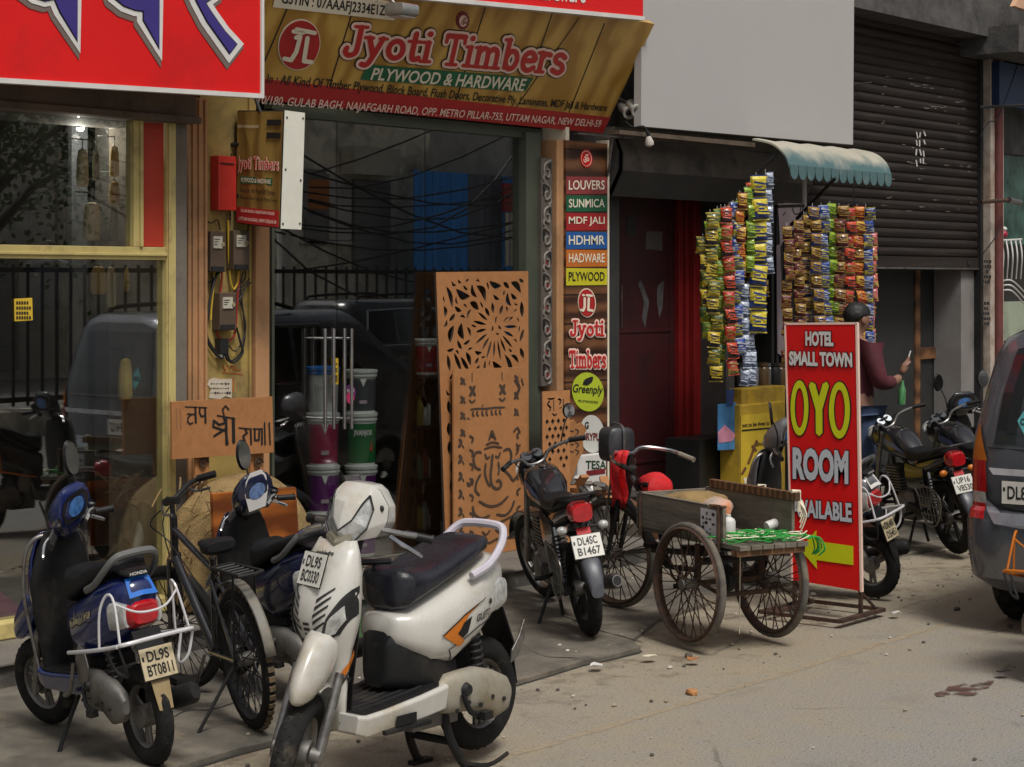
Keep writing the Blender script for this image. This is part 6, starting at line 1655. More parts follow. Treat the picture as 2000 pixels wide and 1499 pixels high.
    if opt.get('script'):
        b = MB(); uv, fs, _ = text_tris(opt['script'], .01, .35); b.add([side(.42 - .24 * u, .60 + .045 * v + .05 * u, 1, .004) for u, v in uv], fs, m_chrome); b.build('side_lettering', t)
        b = MB(); b.tube([side(.60 - .05 * k, .53 + .012 * k + .01 * (k % 2), 1, .0) for k in range(11)], .003, m_black, 5); b.build('panel_seam', t)
    if wh:
        # graphics measured on the left side of the parked scooter
        def w_(px, py):
            p = onY(px, py, loc[1] - .17); return (loc[0] - p.x, p.z)
        def W(poly, m, b, s=3, l=.004): conform(b, [w_(*p) for p in poly], lambda x, z: side(x, z, 1, l), m, s)
        b = MB(); W([(866, 1243), (905, 1203), (943, 1174), (916, 1200), (897, 1236), (909, 1254), (898, 1264)], m_orange, b); W([(893, 1238), (905, 1216), (921, 1203), (913, 1236), (903, 1246)], m_plastic, b, 3, .006); W([(863, 1244), (905, 1200), (950, 1166), (950, 1168), (905, 1203), (866, 1244)], m_black, b, 3, .0075)
        b.build('side_stripe', t)
        b = MB(); uv, fs, _ = text_tris('GUSTO', .03, .15); q = [w_(x, y) for x, y in ((931, 1216), (965, 1201), (965, 1186), (931, 1201))]
        b.add([side(*[(q[0][k] * (1 - u) + q[1][k] * u) * (1 - v) + (q[3][k] * (1 - u) + q[2][k] * u) * v for k in (0, 1)], 1, .005) for u, v in uv], fs, m_black)
        for cx, cy in ((965, 1175), (934, 1252)): conform(b, [w_(cx + 4 * math.cos(a * math.pi / 5), cy + 6 * math.sin(a * math.pi / 5)) for a in range(10)], lambda x, z: side(x, z, 1, .005), m_black, 1)
        b.build('side_lettering', t)
        b = MB()
        for a_, c_ in (((882, 1270), (908, 1310)), ((882, 1270), (940, 1222)), ((940, 1222), (985, 1206)), ((985, 1206), (990, 1222)), ((940, 1256), (960, 1240))):
            q0, q1 = w_(*a_), w_(*c_); b.tube([side(q0[0] + (q1[0] - q0[0]) * k / 6, q0[1] + (q1[1] - q0[1]) * k / 6, 1, .001) for k in range(7)], .0025, m_black, 5)
        b.build('panel_seam', t)
        # apron: dark lamp corners with vents
        for s_ in (1, -1):
            b = MB(); conform(b, [(s_ * y, z) for y, z in ((.183, .80), (.19, .70), (.15, .63), (.075, .60), (.07, .615), (.12, .70))], lambda y, z: aw_(y, z, .004), m_black, 3); b.build('lamp_surround', t)
        for s_ in (1, -1):
            b = MB(); conform(b, [(s_ * y, z) for y, z in ((.17, .735), (.175, .685), (.14, .635), (.095, .62), (.12, .68))], lambda y, z: aw_(y, z, .008), m_clear, 3); b.build('front_indicator', t)
        b = MB()
        for s_ in (1, -1):
            if s_ > 0: conform(b, [(-.075, .582), (.075, .582), (.09, .604), (-.09, .604)], lambda y, z: aw_(y, z, .0045), m_black, 3)
            for k in range(5): conform(b, [(s_ * (.04 + .004 * k), .635 + .027 * k), (s_ * (.105 + .006 * k), .672 + .03 * k), (s_ * (.105 + .006 * k), .68 + .03 * k), (s_ * (.04 + .004 * k), .648 + .027 * k)], lambda y, z: aw_(y, z, .004), m_black, 2)
        for k in range(3): conform(b, [(-.02, .62 + .02 * k), (.02, .62 + .02 * k), (.02, .63 + .02 * k), (-.02, .63 + .02 * k)], lambda y, z: aw_(y, z, .004), m_black, 1)
        b.build('vent', t)
        b = MB(); uv, fs, _ = text_tris('mahindra', .03, .2); b.add([aw_(-.06 + .12 * u, .905 + .014 * v, .004) for u, v in uv], fs, m_black); b.build('apron_lettering', t)
        b = MB(); conform(b, [(.10, .44), (.172, .55), (.172, .57), (.10, .47)], lambda y, z: aw_(y, z, .006), m_orange, 2); conform(b, [(.10, .425), (.165, .53), (.17, .545), (.10, .438)], lambda y, z: aw_(y, z, .004), m_black, 2); b.build('apron_stripe', t)
        b = MB()
        for zz_, y in ((.30, .11), (.46, .14)): b.lathe([(.008, 0), (.008, .004)], aw_(y - .01, zz_, .001), (1, .3, 0), m_dk, 8)
        for sg_ in (-1, 1):
            pp = cw(sg_ * .117, 1.075, .0); b.ball(pp, .008, .012, .012, m_black, 10, 6)
        b.build('screw', t)
        pl_ = plate(t, aw_(-.02, .855, .014), (.22, 1, 0), (-.35, .05, 1), .165, .12, 'DL9S', 'BC0330', m_plate)
        b = MB(); b.slab([V((.0, .19, .45)), V((-.05, .185, .5)), V((-.1, .17, .56)), V((-.1, .17, .48)), V((-.05, .18, .42)), V((0, .185, .40))], (0, .012, 0), m_steel); b.build('heat_shield', t, bevel=.004)
        b = MB(); b.box(.55, .66, .186, .192, .265, .305, m_plastic); b.box(.47, .72, .17, .195, .245, .262, m_plastic); b.build('footrest', t, bevel=.003)
        b = MB(); b.box(.66, .72, -.14, -.05, .832, .85, m_dk); b.tube([(.6, -.08, .84), (.45, -.06, .83)], .012, m_black, 6); b.build('seat_buckle', t)
    return t
yaw_b = 72
scooter('scooter', 'white scooter with black seat and orange side stripe on its centre stand', (5.93, -3.23, .0), 180, 0, m_wbody, dict(style='white', scale=(1, .9, 1), rz=.262, steer=32, bar=14, fx=1.0, seat=m_seatd, grab=m_lila, centre=True, cvt=mat('dusty_alloy', (.34, .31, .25), .55, .2, var=.2, dirt=(.2, .16, .1), dscale=6, damt=.6), rear_plate=None,
        headlight=[(-.15, 1.11), (-.155, 1.02), (-.10, .96), (.0, .935), (.10, .96), (.155, 1.02), (.15, 1.065), (.08, 1.035), (.0, .985), (-.08, 1.035), (-.125, 1.12)]))
s1 = scooter('scooter', 'blue scooter with white tube guards and red tail light on its side stand, far left', (5.0, -2.36, .022), 79, -6.0, m_blue_p, dict(scale=(.78, .68, .9), script='Activa', steer=22, fx=1.1, guard=True, grab=mat('grey_rail', (.12, .12, .115), .4), toppanel=m_blue_b, rear_plate=('DL9S', 'BT0811'), mirrors=(-.35,), flap=mat('tan_flap', (.3, .22, .11), .6, var=.2), muffler=m_dk))
s2_ = scooter('scooter', 'black and dark blue scooter between the bicycle and the white scooter', (6.187, -2.18, .022), 79, -6.5, mat('navy_paint', (.008, .011, .035), .25, var=.1, coat=.8), dict(scale=(.76, .72, .86), steer=10, fx=1.08, grab=mat('grey_rail', (.12, .12, .115), .4), toppanel=m_blue_p, mirrors=(.12,), rear_plate=None, dial=mat('silver_dial', (.12, .2, .4), .2, var=.5, scale=40), bezel=m_white, guard=False))
s3_ = scooter('scooter', 'grey scooter with white tube guards, mostly behind the red hotel sign', (10.356, -2.60, .022), 92, -9, m_grey_p, dict(scale=(.82, .72, .9), steer=12, fx=1.08, guard=True, grab=m_steel, toppanel=m_white, rear_plate=('DL4S', 'D5451'), mirrors=(1,), plate_m=m_plateY))
s4_ = scooter('scooter', 'dark scooter with a round mirror, mostly hidden behind the grey car', (13.93, -1.71, .022), 53, 0, m_blk_p, dict(scale=(.86, .86, .852), steer=8, fx=1.08, mirrors=(1, -1)))
s5_ = scooter('scooter', 'scooter with orange tube guards of which only an edge shows by the grey car', (8.80, -4.39, .0), 4, 0, m_blk_p, dict(scale=(.8, .8, .9), guard_m=m_orange, steer=0, fx=1.08, guard=True, flap=mat('green_flap', (.02, .2, .08), .5)), group=None)

def motorcycle(name, label, loc, yaw, lean, opt, group='motorcycles parked along the shops'):
    t = thing(name, label, 'motorcycle', loc, (R(lean), 0, R(yaw)), group)
    t.scale = opt.get('scale', (1, 1, 1))
    fx = 1.25; steer = R(opt.get('steer', 12)); paint = opt.get('paint', m_blk_p)
    p0 = V((fx, 0, .3)); ax = (V((.86, 0, 1.0)) - p0).normalized()
    T = M4.Translation(p0) @ M4.Rotation(steer, 4, ax) @ M4.Translation(-p0)
    road_wheel(t, (0, 0, .3), .3, .052, rim=m_dk, spokes=5, hubw=.07); road_wheel(t, (fx, 0, .3), .3, .046, T=T, rim=opt.get('rim', m_dk), spokes=5, disc=True)
    b = MB(); b.hull([(.93, .80, .90, .05), (.88, .76, .965, .11), (.75, .74, 1.0, .145), (.6, .73, .97, .14), (.48, .72, .88, .10), (.42, .73, .82, .06)], paint, 24, 2.5); b.build('fuel_tank', t, smooth=True)
    b = MB()
    for s_ in (1, -1): conform(b, [(.83, .86), (.62, .84), (.5, .8), (.6, .88), (.8, .92)], lambda x, z: V((x, s_ * (hull_y([(.93, .80, .90, .05), (.88, .76, .965, .11), (.75, .74, 1.0, .145), (.6, .73, .97, .14), (.48, .72, .88, .10), (.42, .73, .82, .06)], x, z, 2.5) + .003), z)), opt.get('decal', mat('tank_decal', (.12, .16, .3), .3)), 2)
    b.lathe([(.035, 0), (.035, .012), (.0, .014)], (.68, 0, .985), (0, 0, 1), m_chrome, 16); b.build('tank_badge', t, smooth=True)
    b = MB(); b.hull([(.53, .74, .83, .09), (.45, .735, .845, .12), (.3, .745, .835, .135), (.1, .78, .86, .13), (-.08, .82, .885, .11), (-.16, .84, .88, .07)], m_seat, 22, 3.2); b.build('seat', t, smooth=True, ang=70)
    tst = [(.35, .62, .75, .10), (.15, .66, .79, .115), (-.05, .72, .83, .10), (-.2, .77, .85, .07)]
    b = MB(); b.hull(tst, paint, 20, 2.6); b.build('tail_cowl', t, smooth=True)
    b = MB(); b.hull([(-.13, .735, .86, .085), (-.2, .73, .865, .09), (-.245, .745, .84, .07)], m_redl, 20, 3); b.build('tail_light', t, smooth=True)
    b = MB(); b.slab([V((-.2, .05, .70)), V((-.2, -.05, .70)), V((-.225, -.05, .655)), V((-.225, .05, .655))], (.01, 0, .003), mat('reflector_red', (.4, .01, .012), .6)); b.build('reflector', t)
    b = MB(); b.tube(smooth_path([(.06, .13, .82), (-.1, .14, .88), (-.22, .1, .905), (-.24, 0, .91), (-.22, -.1, .905), (-.1, -.14, .88), (.06, -.13, .82)], 5), .012, m_dk, 8); b.build('grab_rail', t, smooth=True)
    b = MB(); n = 12
    b.rings([[V((.35 * math.cos(a), y, .3 + .35 * math.sin(a))) for y in (-.075, -.05, 0, .05, .075)] for a in [R(70 + i * 9) for i in range(n)]], m_plastic, closed=False, cap=False)
    mg = b.build('rear_mudguard', t, smooth=True); md = mg.modifiers.new('solid', 'SOLIDIFY'); md.thickness = .008
    b = MB(); b.hull([(-.24, .46, .56, .068), (-.28, .42, .54, .07), (-.33, .35, .48, .062), (-.365, .30, .39, .045)], opt.get('flap', mat('grey_mudflap', (.07, .072, .085), .4, var=.2)), 16, 3); b.build('mudflap', t, smooth=True)
    for s_ in (1, -1):
        b = MB(); b.tube([(-.18, s_ * .05, .70), (-.19, s_ * .12, .70)], .009, m_dk, 6); b.ball((-.19, s_ * .15, .70), .025, .04, .028, m_orange if opt.get('amber') else m_clear, 12, 8); b.build('indicator', t, smooth=True)
    if opt.get('plate'): plate(t, (-.262, 0, .60), (0, -1, 0), (.38, 0, .93), .21, .14, *opt['plate'])
    # engine
    b = MB(); b.hull([(.42, .26, .46, .12), (.5, .22, .50, .16), (.66, .22, .48, .16), (.78, .26, .42, .11)], m_alu, 18, 3.2)
    for k in range(9): b.box(.62 + k * .012, .86 + k * .005, -.10, .10, .46 + k * .024, .472 + k * .024, m_alu)
    b.hull([(.68, .46, .68, .075), (.82, .47, .68, .07)], m_dk, 12, 4)
    for s_ in (1, -1): b.lathe([(.085, 0), (.085, .02), (.06, .035)], (.58, s_ * .155, .35), (0, s_, 0), m_alu, 20)
    b.build('engine', t, smooth=True, ang=40)
    b = MB(); b.tube(smooth_path([(.86, -.05, .5), (.94, -.09, .4), (.85, -.12, .24), (.5, -.14, .2), (.2, -.15, .25)], 5), .02, m_steel, 10); b.tube([(.22, -.155, .25), (.1, -.16, .29), (-.25, -.165, .36), (-.3, -.165, .37)], [.022, .045, .05, .035], opt.get('muffler', m_steel), 14); b.tube([(-.295, -.165, .369), (-.303, -.165, .37)], .03, m_black, 12); b.build('exhaust', t, smooth=True)
    b = MB()
    for s_ in (1, -1):
        b.tube([(0, s_ * .09, .3), (.4, s_ * .11, .36)], .02, m_plastic, 8); b.tube([(.4, s_ * .1, .36), (.45, s_ * .1, .7), (.9, s_ * .03, .86)], .018, m_plastic, 8); b.tube([(.45, s_ * .1, .62), (-.12, s_ * .09, .76)], .015, m_plastic, 8)
    b.tube([(.9, 0, .86), (.84, 0, .3), (.5, 0, .24)], .02, m_plastic, 8); b.build('frame', t, smooth=True)
    b = MB()
    for s_ in (1, -1):
        b.tube([(.02, s_ * .125, .33), (.1, s_ * .125, .68)], .016, m_chrome, 8)
        for k in range(11): b.torus((.028 + .0066 * k, s_ * .125, .38 + .024 * k), (.22, 0, .97), .026, .006, m_dk, 14, 6)
    b.build('shock_absorber', t, smooth=True)
    b = MB(); b.tube(smooth_path([(.30, .16, .56), (.08, .18, .57), (-.06, .18, .54), (-.12, .175, .44), (-.02, .175, .28), (.12, .17, .24), (.22, .165, .3), (.26, .16, .46)], 5, True), .008, m_steel, 7, loop=True)
    for k in range(6): b.tube([(.2 - k * .055, .175, .56 - .004 * k), (.16 - k * .05, .172, .25 + .012 * k)], .005, m_steel, 5)
    for k in range(3): b.tube([(.27 - .02 * k, .172, .48 - .07 * k), (-.1 + .03 * k, .175, .48 - .07 * k)], .005, m_steel, 5)
    b.build('saree_guard', t, smooth=True)
    b = MB(); b.hull([(.47, .33, .40, .03, .14), (.3, .29, .37, .03, .14), (.02, .26, .35, .03, .125), (-.06, .28, .33, .02, .125)], m_plastic, 14, 3); b.build('chain_cover', t, smooth=True)
    for s_ in (1, -1):
        b = MB(); b.tube([(.44, s_ * .14, .31), (.44, s_ * .24, .31)], .014, m_plastic, 8); b.tube([(.16, s_ * .16, .38), (.12, s_ * .24, .38)], .012, m_plastic, 8); b.build('footpeg', t, smooth=True)
    b = MB(); b.tube([(.46, .1, .28), (.40, .28, .01)], .013, m_plastic, 8); b.box(.37, .44, .26, .31, -.006, .008, m_plastic); b.tube([(.34, -.1, .22), (.3, -.1, .08)], .014, m_plastic, 8); b.tube([(.34, .1, .22), (.3, .1, .08)], .014, m_plastic, 8); b.build('stand', t, smooth=True)
    # front end
    b = MB()
    for s_ in (1, -1): b.tube([T @ V((fx, s_ * .09, .3)), T @ V((1.1, s_ * .09, .58)), T @ V((.9, s_ * .09, .96))], [.026, .024, .018], m_steel, 10)
    b.box(.86, .98, -.1, .1, .86, .885, m_dk, T); b.build('fork', t, smooth=True)
    b = MB(); b.rings([[T @ V((fx + .335 * math.cos(a), y, .3 + .335 * math.sin(a))) for y in (-.06, -.04, 0, .04, .06)] for a in [R(20 + i * 10) for i in range(13)]], paint, closed=False, cap=False); fm_ = b.build('front_fender', t, smooth=True); md = fm_.modifiers.new('solid', 'SOLIDIFY'); md.thickness = .006
    b = MB(); b.hullz([(.80, .98, 1.06, .06), (.86, .95, 1.1, .11), (.94, .93, 1.1, .12), (1.0, .92, 1.05, .10), (1.06, .92, .97, .06)], paint, 14, 2.3, T=T); b.build('headlight_cowl', t, smooth=True)
    b = MB(); conform(b, [(.085 * math.cos(a * math.pi / 8), .93 + .06 * math.sin(a * math.pi / 8)) for a in range(16)], lambda y, z: T @ V((1.112 - y * y * 3, y, z)), m_clear, 2); b.build('headlight', t)
    b = MB()
    for y in (-.05, .05): 
        c = T @ V((.92, y, 1.04)); d = (T.to_3x3() @ V((-.6, 0, .8))).normalized(); b.lathe([(.04, -.03), (.048, .0), (.044, .008)], c, d, m_plastic, 16); b.lathe([(.04, .008), (.0, .0095)], c, d, opt.get('clock', mat('clock_face', (.06, .065, .07), .1)), 16)
    b.build('instrument', t, smooth=True)
    b = MB(); b.tube(smooth_path([T @ V(p) for p in ((.70, .36, 1.06), (.76, .28, 1.07), (.85, .14, 1.05), (.87, .06, .99), (.87, -.06, .99), (.85, -.14, 1.05), (.76, -.28, 1.07), (.70, -.36, 1.06))], 5), .0115, m_steel, 8); b.build('handlebar', t, smooth=True)
    for s_ in (1, -1):
        b = MB(); b.tube([T @ V((.775, s_ * .265, 1.071)), T @ V((.70, s_ * .37, 1.062))], .018, m_plastic, 10); b.build('grip', t, smooth=True)
        b = MB(); b.tube(smooth_path([T @ V((.84, s_ * .2, 1.06)), T @ V((.87, s_ * .27, 1.05)), T @ V((.80, s_ * .36, 1.04))], 4), .006, m_steel, 6); b.build('brake_lever', t, smooth=True)
        if s_ in opt.get('mirrors', (1, -1)):
            b = MB(); b.tube(smooth_path([T @ V((.82, s_ * .22, 1.07)), T @ V((.80, s_ * .27, 1.17)), T @ V((.82, s_ * .33, 1.22))], 4), .006, m_black, 6)
            b.lathe([(.0, -.012), (.045, -.01), (.052, .006)], T @ V((.82, s_ * .35, 1.25)), T.to_3x3() @ V((1, 0, .1)), m_plastic, 16); mm = b.build('mirror', t, smooth=True)
            b = MB(); b.lathe([(.046, -.0135), (.0, -.014)], T @ V((.82, s_ * .35, 1.25)), T.to_3x3() @ V((1, 0, .1)), m_mirror, 16); b.build('mirror_glass', mm)
    b = MB()
    for s_ in (1, -1): b.tube(smooth_path([T @ V((.82, s_ * .2, 1.06)), T @ V((.95, s_ * .14, 1.02)), T @ V((.98, s_ * .05, .9)), T @ V((.92, 0, .82))], 4), .005, m_black, 5)
    b.tube(smooth_path([T @ V((.84, -.2, 1.05)), T @ V((1.0, -.12, .95)), T @ V((1.08, -.1, .6)), T @ V((fx, -.09, .34))], 4), .005, m_black, 5); b.build('cable', t, smooth=True)
    b = MB(); b.hull([(.5, .5, .72, .03, .1), (.36, .5, .71, .035, .1), (.2, .55, .7, .02, .105)], paint, 14, 3); b.hull([(.5, .5, .72, .03, -.1), (.36, .5, .71, .035, -.1), (.2, .55, .7, .02, -.105)], paint, 14, 3); b.build('side_cover', t, smooth=True)
    return t
motorcycle('motorcycle', 'black motorcycle with a red tail light parked by the carved panels', (8.27, -2.05, .022), 49.6, -8, dict(scale=(.97, .74, .856), plate=('DL4SC', 'B1467'), rim=m_steel, mirrors=(-1,), steer=16))
motorcycle('motorcycle', 'black motorcycle with two round clocks parked just left of the grey car', (12.32, -2.18, .022), 56.6, -9, dict(scale=(.82, .72, .85), plate=('UP16', 'V8530'), amber=True, steer=18, mirrors=(), clock=mat('pale_clock', (.65, .7, .75), .1)))
motorcycle('motorcycle', 'black motorcycle behind the one with round clocks, right by the shuttered doorway', (13.01, -2.3, .022), 54.4, -12, dict(scale=(.86, .72, .85), amber=True, steer=14, mirrors=()))

# ------------------------------------------------------------------ bicycle
def bicycle():
    t = thing('bicycle', 'black bicycle with a rear carrier on its stand behind the blue scooter', 'bicycle', (5.662, -2.244, .022), (R(-8), 0, R(68.8)))
    t.scale = (.86, .8, .97)
    fx = .98; Rw = .31
    p0 = V((fx, 0, Rw)); ax = (V((.80, 0, .95)) - p0).normalized(); T = M4.Translation(p0) @ M4.Rotation(R(34), 4, ax) @ M4.Translation(-p0)
    m_knob = mat('dusty_tyre', (.14, .1, .055), .9, var=.4, scale=20)
    def wheel(o, TT):
        hub = road_wheel(t, o, Rw, .03, alloy=False, T=TT, rim=m_dk, hubw=.04, tread=False, hr=.03, sr=.003); return hub
    wheel((0, 0, Rw), M4()); wheel((fx, 0, Rw), T)
    b = MB(); ri = m_knob
    for i in range(46):
        a = 2 * math.pi * i / 46; d = V((math.cos(a), 0, math.sin(a)))
        b.box(-.011, .011, -.016, .016, -.006, .005, ri, M4.Translation(V((0, 0, Rw)) + d * (Rw - .0)) @ M4.Rotation(math.pi / 2 - a, 4, 'Y'))
    b.build('tread_block', t)
    bb_ = V((.42, 0, .28)); sp_ = V((.28, 0, .72)); hd, hd2 = V((.80, 0, .80)), V((.84, 0, .66))
    b = MB(); b.tube([bb_, hd2], .026, m_blk_p, 10); b.tube([bb_, sp_], .018, m_blk_p, 10); b.tube([sp_ - V((0, 0, .06)), hd], .018, m_blk_p, 10); b.tube([hd2, hd + V((-.02, 0, .06))], .022, m_blk_p, 10)
    for s_ in (1, -1): b.tube([(0, s_ * .06, Rw), bb_ + V((0, s_ * .03, 0))], .011, m_blk_p, 8); b.tube([(0, s_ * .06, Rw), sp_ + V((.02, s_ * .02, -.1))], .010, m_blk_p, 8)
    b.build('frame', t, smooth=True)
    b = MB()
    for s_ in (1, -1): b.tube([T @ V((fx, s_ * .055, Rw)), T @ V((.87, s_ * .05, .66))], .014, m_blk_p, 8)
    b.tube([T @ V((.86, 0, .64)), T @ V((.79, 0, .93))], .016, m_dk, 8); b.build('fork', t, smooth=True)
    b = MB(); b.tube(smooth_path([T @ V(p) for p in ((.66, .17, .98), (.74, .13, .97), (.80, .04, .93), (.80, -.04, .93), (.74, -.13, .97), (.66, -.17, .98))], 5), .012, m_dk, 8); b.build('handlebar', t, smooth=True)
    for s_ in (1, -1):
        b = MB(); b.tube([T @ V((.70, s_ * .15, .98)), T @ V((.60, s_ * .19, .985))], .017, m_plastic, 8); b.build('grip', t, smooth=True)
        b = MB(); b.tube(smooth_path([T @ V((.76, s_ * .12, .96)), T @ V((.74, s_ * .16, .92)), T @ V((.66, s_ * .19, .92))], 4), .007, m_steel, 6); b.build('brake_lever', t, smooth=True)
    b = MB(); b.hull([(.42, .76, .785, .02), (.36, .755, .80, .035), (.24, .745, .815, .08), (.17, .75, .825, .095), (.13, .77, .81, .08)], m_seat, 16, 2.6); b.tube([sp_, (.265, 0, .76)], .014, m_steel, 8); b.build('saddle', t, smooth=True)
    b = MB(); zc = .70; b.tube([(.16, .06, zc), (-.22, .065, zc + .01), (-.25, .0, zc + .01), (-.22, -.065, zc + .01), (.16, -.06, zc)], .008, m_dk, 6, loop=True)
    for k in range(6): b.tube([(.12 - .06 * k, -.06, zc), (.12 - .06 * k, .06, zc)], .006, m_dk, 6)
    for s_ in (1, -1): b.tube([(-.12, s_ * .06, zc), (0, s_ * .065, Rw)], .007, m_dk, 6)
    b.tube([(-.05, .0, zc), (-.05, 0, zc + .0)], .006, m_dk, 6); b.tube([(.16, 0, zc), (.26, 0, .66)], .008, m_dk, 6); b.build('carrier', t, smooth=True)
    b = MB(); b.rings([[V(((Rw + .035) * math.cos(a), y, Rw + (Rw + .035) * math.sin(a))) for y in (-.028, -.016, 0, .016, .028)] for a in [R(62 + i * 9) for i in range(13)]], mat('grey_mudguard', (.12, .115, .1), .5, var=.3, dirt=(.2, .17, .12)), closed=False, cap=False); f = b.build('rear_mudguard', t, smooth=True); md = f.modifiers.new('solid', 'SOLIDIFY'); md.thickness = .004
    b = MB(); b.torus(bb_ + V((0, -.05, 0)), (0, 1, 0), .085, .006, m_steel, 28, 6)
    for k in range(5): a = k * 1.256; b.tube([bb_ + V((0, -.05, 0)), bb_ + V((.085 * math.cos(a), -.05, .085 * math.sin(a)))], .007, m_steel, 5)
    for s_ in (1, -1):
        q = bb_ + V((s_ * .1, s_ * .08, -s_ * .13)); b.tube([bb_ + V((0, s_ * .06, 0)), q], .01, m_steel, 6); b.box(q.x - .045, q.x + .045, q.y + (s_ * .06) - .045, q.y + (s_ * .06) + .045, q.z - .012, q.z + .012, m_plastic)
    b.tube([bb_ + V((0, -.05, .085)), V((0, -.05, Rw + .035))], .004, m_dk, 5); b.tube([bb_ + V((0, -.05, -.085)), V((0, -.05, Rw - .035))], .004, m_dk, 5); b.build('crank', t, smooth=True)
    b = MB(); b.tube([(.02, .06, Rw - .02), (.06, .3, .02)], .009, m_dk, 6); b.tube([(.06, .3, .02), (.09, .33, .015)], .009, m_dk, 6); b.build('stand', t, smooth=True)
    b = MB(); b.tube(smooth_path([T @ V((.72, .2, .95)), T @ V((.88, .12, .86)), hd + V((0, .04, -.05)), (.5, .04, .62), (.2, .05, .5)], 5), .004, m_black, 5); b.tube(smooth_path([T @ V((.72, -.2, .95)), T @ V((.93, -.08, .84)), T @ V((.9, 0, .66))], 5), .004, m_black, 5); b.build('cable', t, smooth=True)
bicycle()

# ------------------------------------------------------------------ cargo tricycle
def trike():
    t = thing('cargo_tricycle', 'old cargo tricycle with a wooden box bed and big spoked wheels', 'cargo tricycle', (8.585, -2.72, .022), (0, 0, R(67)))
    t.scale = (.957, .95, .92)
    hw_, Rw = .268, .345
    m_bed = mat('weathered_board', (.17, .15, .115), .85, var=.25, scale=5, dirt=(.09, .075, .055), dscale=4, stretch=(.4, 1, 2), bump=.3, bscale=30)
    m_rail = wood_mat('bed_rail_wood', (.2, .1, .045), (.07, .035, .015), 6, 'X', .7, 5)
    def big(o, TT=M4()):
        h = road_wheel(t, o, Rw, .02, alloy=False, T=TT, rim=m_rust, hubw=.05, tread=False, hr=.028, sr=.0034, tm=mat('worn_grey_tyre', (.1, .092, .08), .9, var=.3, scale=12, dirt=(.2, .16, .11), dscale=8))
        return h
    m_ty = m_rubber
    for y in (hw_, -hw_): big((0, y, Rw))
    L_ = 1.22; p0 = V((L_, 0, Rw)); ax = (V((L_ - .2, 0, .95)) - p0).normalized(); T = M4.Translation(p0) @ M4.Rotation(R(14), 4, ax) @ M4.Translation(-p0)
    big((L_, 0, Rw), T)
    b = MB(); b.tube([(0, -hw_, Rw), (0, hw_, Rw)], .016, m_rust, 10); b.tube([(0, -hw_ + .05, Rw + .12), (0, hw_ - .05, Rw + .12)], .022, m_dk, 8)
    for s_ in (1, -1): b.tube([(0, s_ * (hw_ - .06), Rw), (0, s_ * (hw_ - .06), Rw + .22)], .018, m_rust, 8); b.tube([(-.05, s_ * (hw_ - .08), Rw + .17), (.62, s_ * .1, Rw + .10)], .018, m_dk, 8)
    b.tube([(-.14, hw_ - .12, Rw - .05), (-.14, -hw_ + .12, Rw - .05)], .014, m_rust, 8); b.tube([(-.14, hw_ - .12, Rw - .05), (.02, hw_ - .08, Rw)], .012, m_rust, 8); b.tube([(-.14, -hw_ + .12, Rw - .05), (.02, -hw_ + .08, Rw)], .012, m_rust, 8)
    b.lathe([(.06, -.02), (.065, 0), (.06, .02)], (0, .02, Rw), (0, 1, 0), m_dk, 18); b.build('axle', t, smooth=True)
    b = MB(); b.tube([(.62, 0, .34), (.78, 0, .72)], .018, m_dk, 8); b.tube([(.62, 0, .34), (1.08, 0, .70)], .02, m_dk, 8); b.tube([(.70, 0, .58), (1.02, 0, .84)], .02, m_dk, 8); b.tube([(1.1, 0, .66), (1.0, 0, .90)], .024, m_dk, 10); b.tube([(.3, 0, .36), (.62, 0, .34)], .016, m_dk, 8); b.build('frame', t, smooth=True)
    b = MB()
    for s_ in (1, -1): b.tube([T @ V((L_, s_ * .05, Rw)), T @ V((L_ - .12, s_ * .045, .70))], .014, m_dk, 8)
    b.tube([T @ V((L_ - .11, 0, .68)), T @ V((L_ - .2, 0, .98))], .016, m_dk, 8)
    for s_ in (1, -1): b.tube([T @ V((L_ + .02, s_ * .09, Rw + .02)), T @ V((L_ - .14, s_ * .09, .93))], .008, m_steel, 6)
    b.build('fork', t, smooth=True)
    b = MB(); b.tube(smooth_path([T @ V(p) for p in ((L_ - .44, .25, .93), (L_ - .30, .24, .97), (L_ - .18, .12, 1.0), (L_ - .2, 0, .98), (L_ - .18, -.12, 1.0), (L_ - .30, -.24, .97), (L_ - .44, -.25, .93))], 5), .012, m_chrome, 8); b.build('handlebar', t, smooth=True)
    for s_ in (1, -1):
        b = MB(); b.tube([T @ V((L_ - .36, s_ * .247, .952)), T @ V((L_ - .47, s_ * .252, .922))], .017, mat('worn_grip', (.2, .17, .13), .7) if s_ < 0 else m_plastic, 8); b.build('grip', t, smooth=True)
    b = MB(); b.rings([[T @ V((L_ + (Rw + .03) * math.cos(a), y, Rw + (Rw + .03) * math.sin(a))) for y in (-.035, 0, .035)] for a in [R(30 + i * 11) for i in range(13)]], mat('rusty_guard', (.16, .07, .03), .8, var=.4, scale=10), closed=False, cap=False); f = b.build('front_mudguard', t, smooth=True); md = f.modifiers.new('solid', 'SOLIDIFY'); md.thickness = .004
    b = MB(); b.torus((.62, -.07, .34), (0, 1, 0), .09, .007, m_rust, 26, 6); b.tube([(.62, -.09, .34), (.68, -.1, .20)], .01, m_rust, 6); b.box(.64, .72, -.2, -.1, .19, .215, m_plastic); b.tube([(.62, .07, .34), (.56, .08, .48)], .01, m_rust, 6); b.box(.52, .60, .09, .18, .47, .495, m_plastic); b.tube([(.62, -.07, .43), (.02, -.05, Rw + .05)], .005, m_rust, 5); b.build('crank', t, smooth=True)
    b = MB(); b.tube([(.78, 0, .72), (.80, 0, .80)], .014, m_steel, 8)
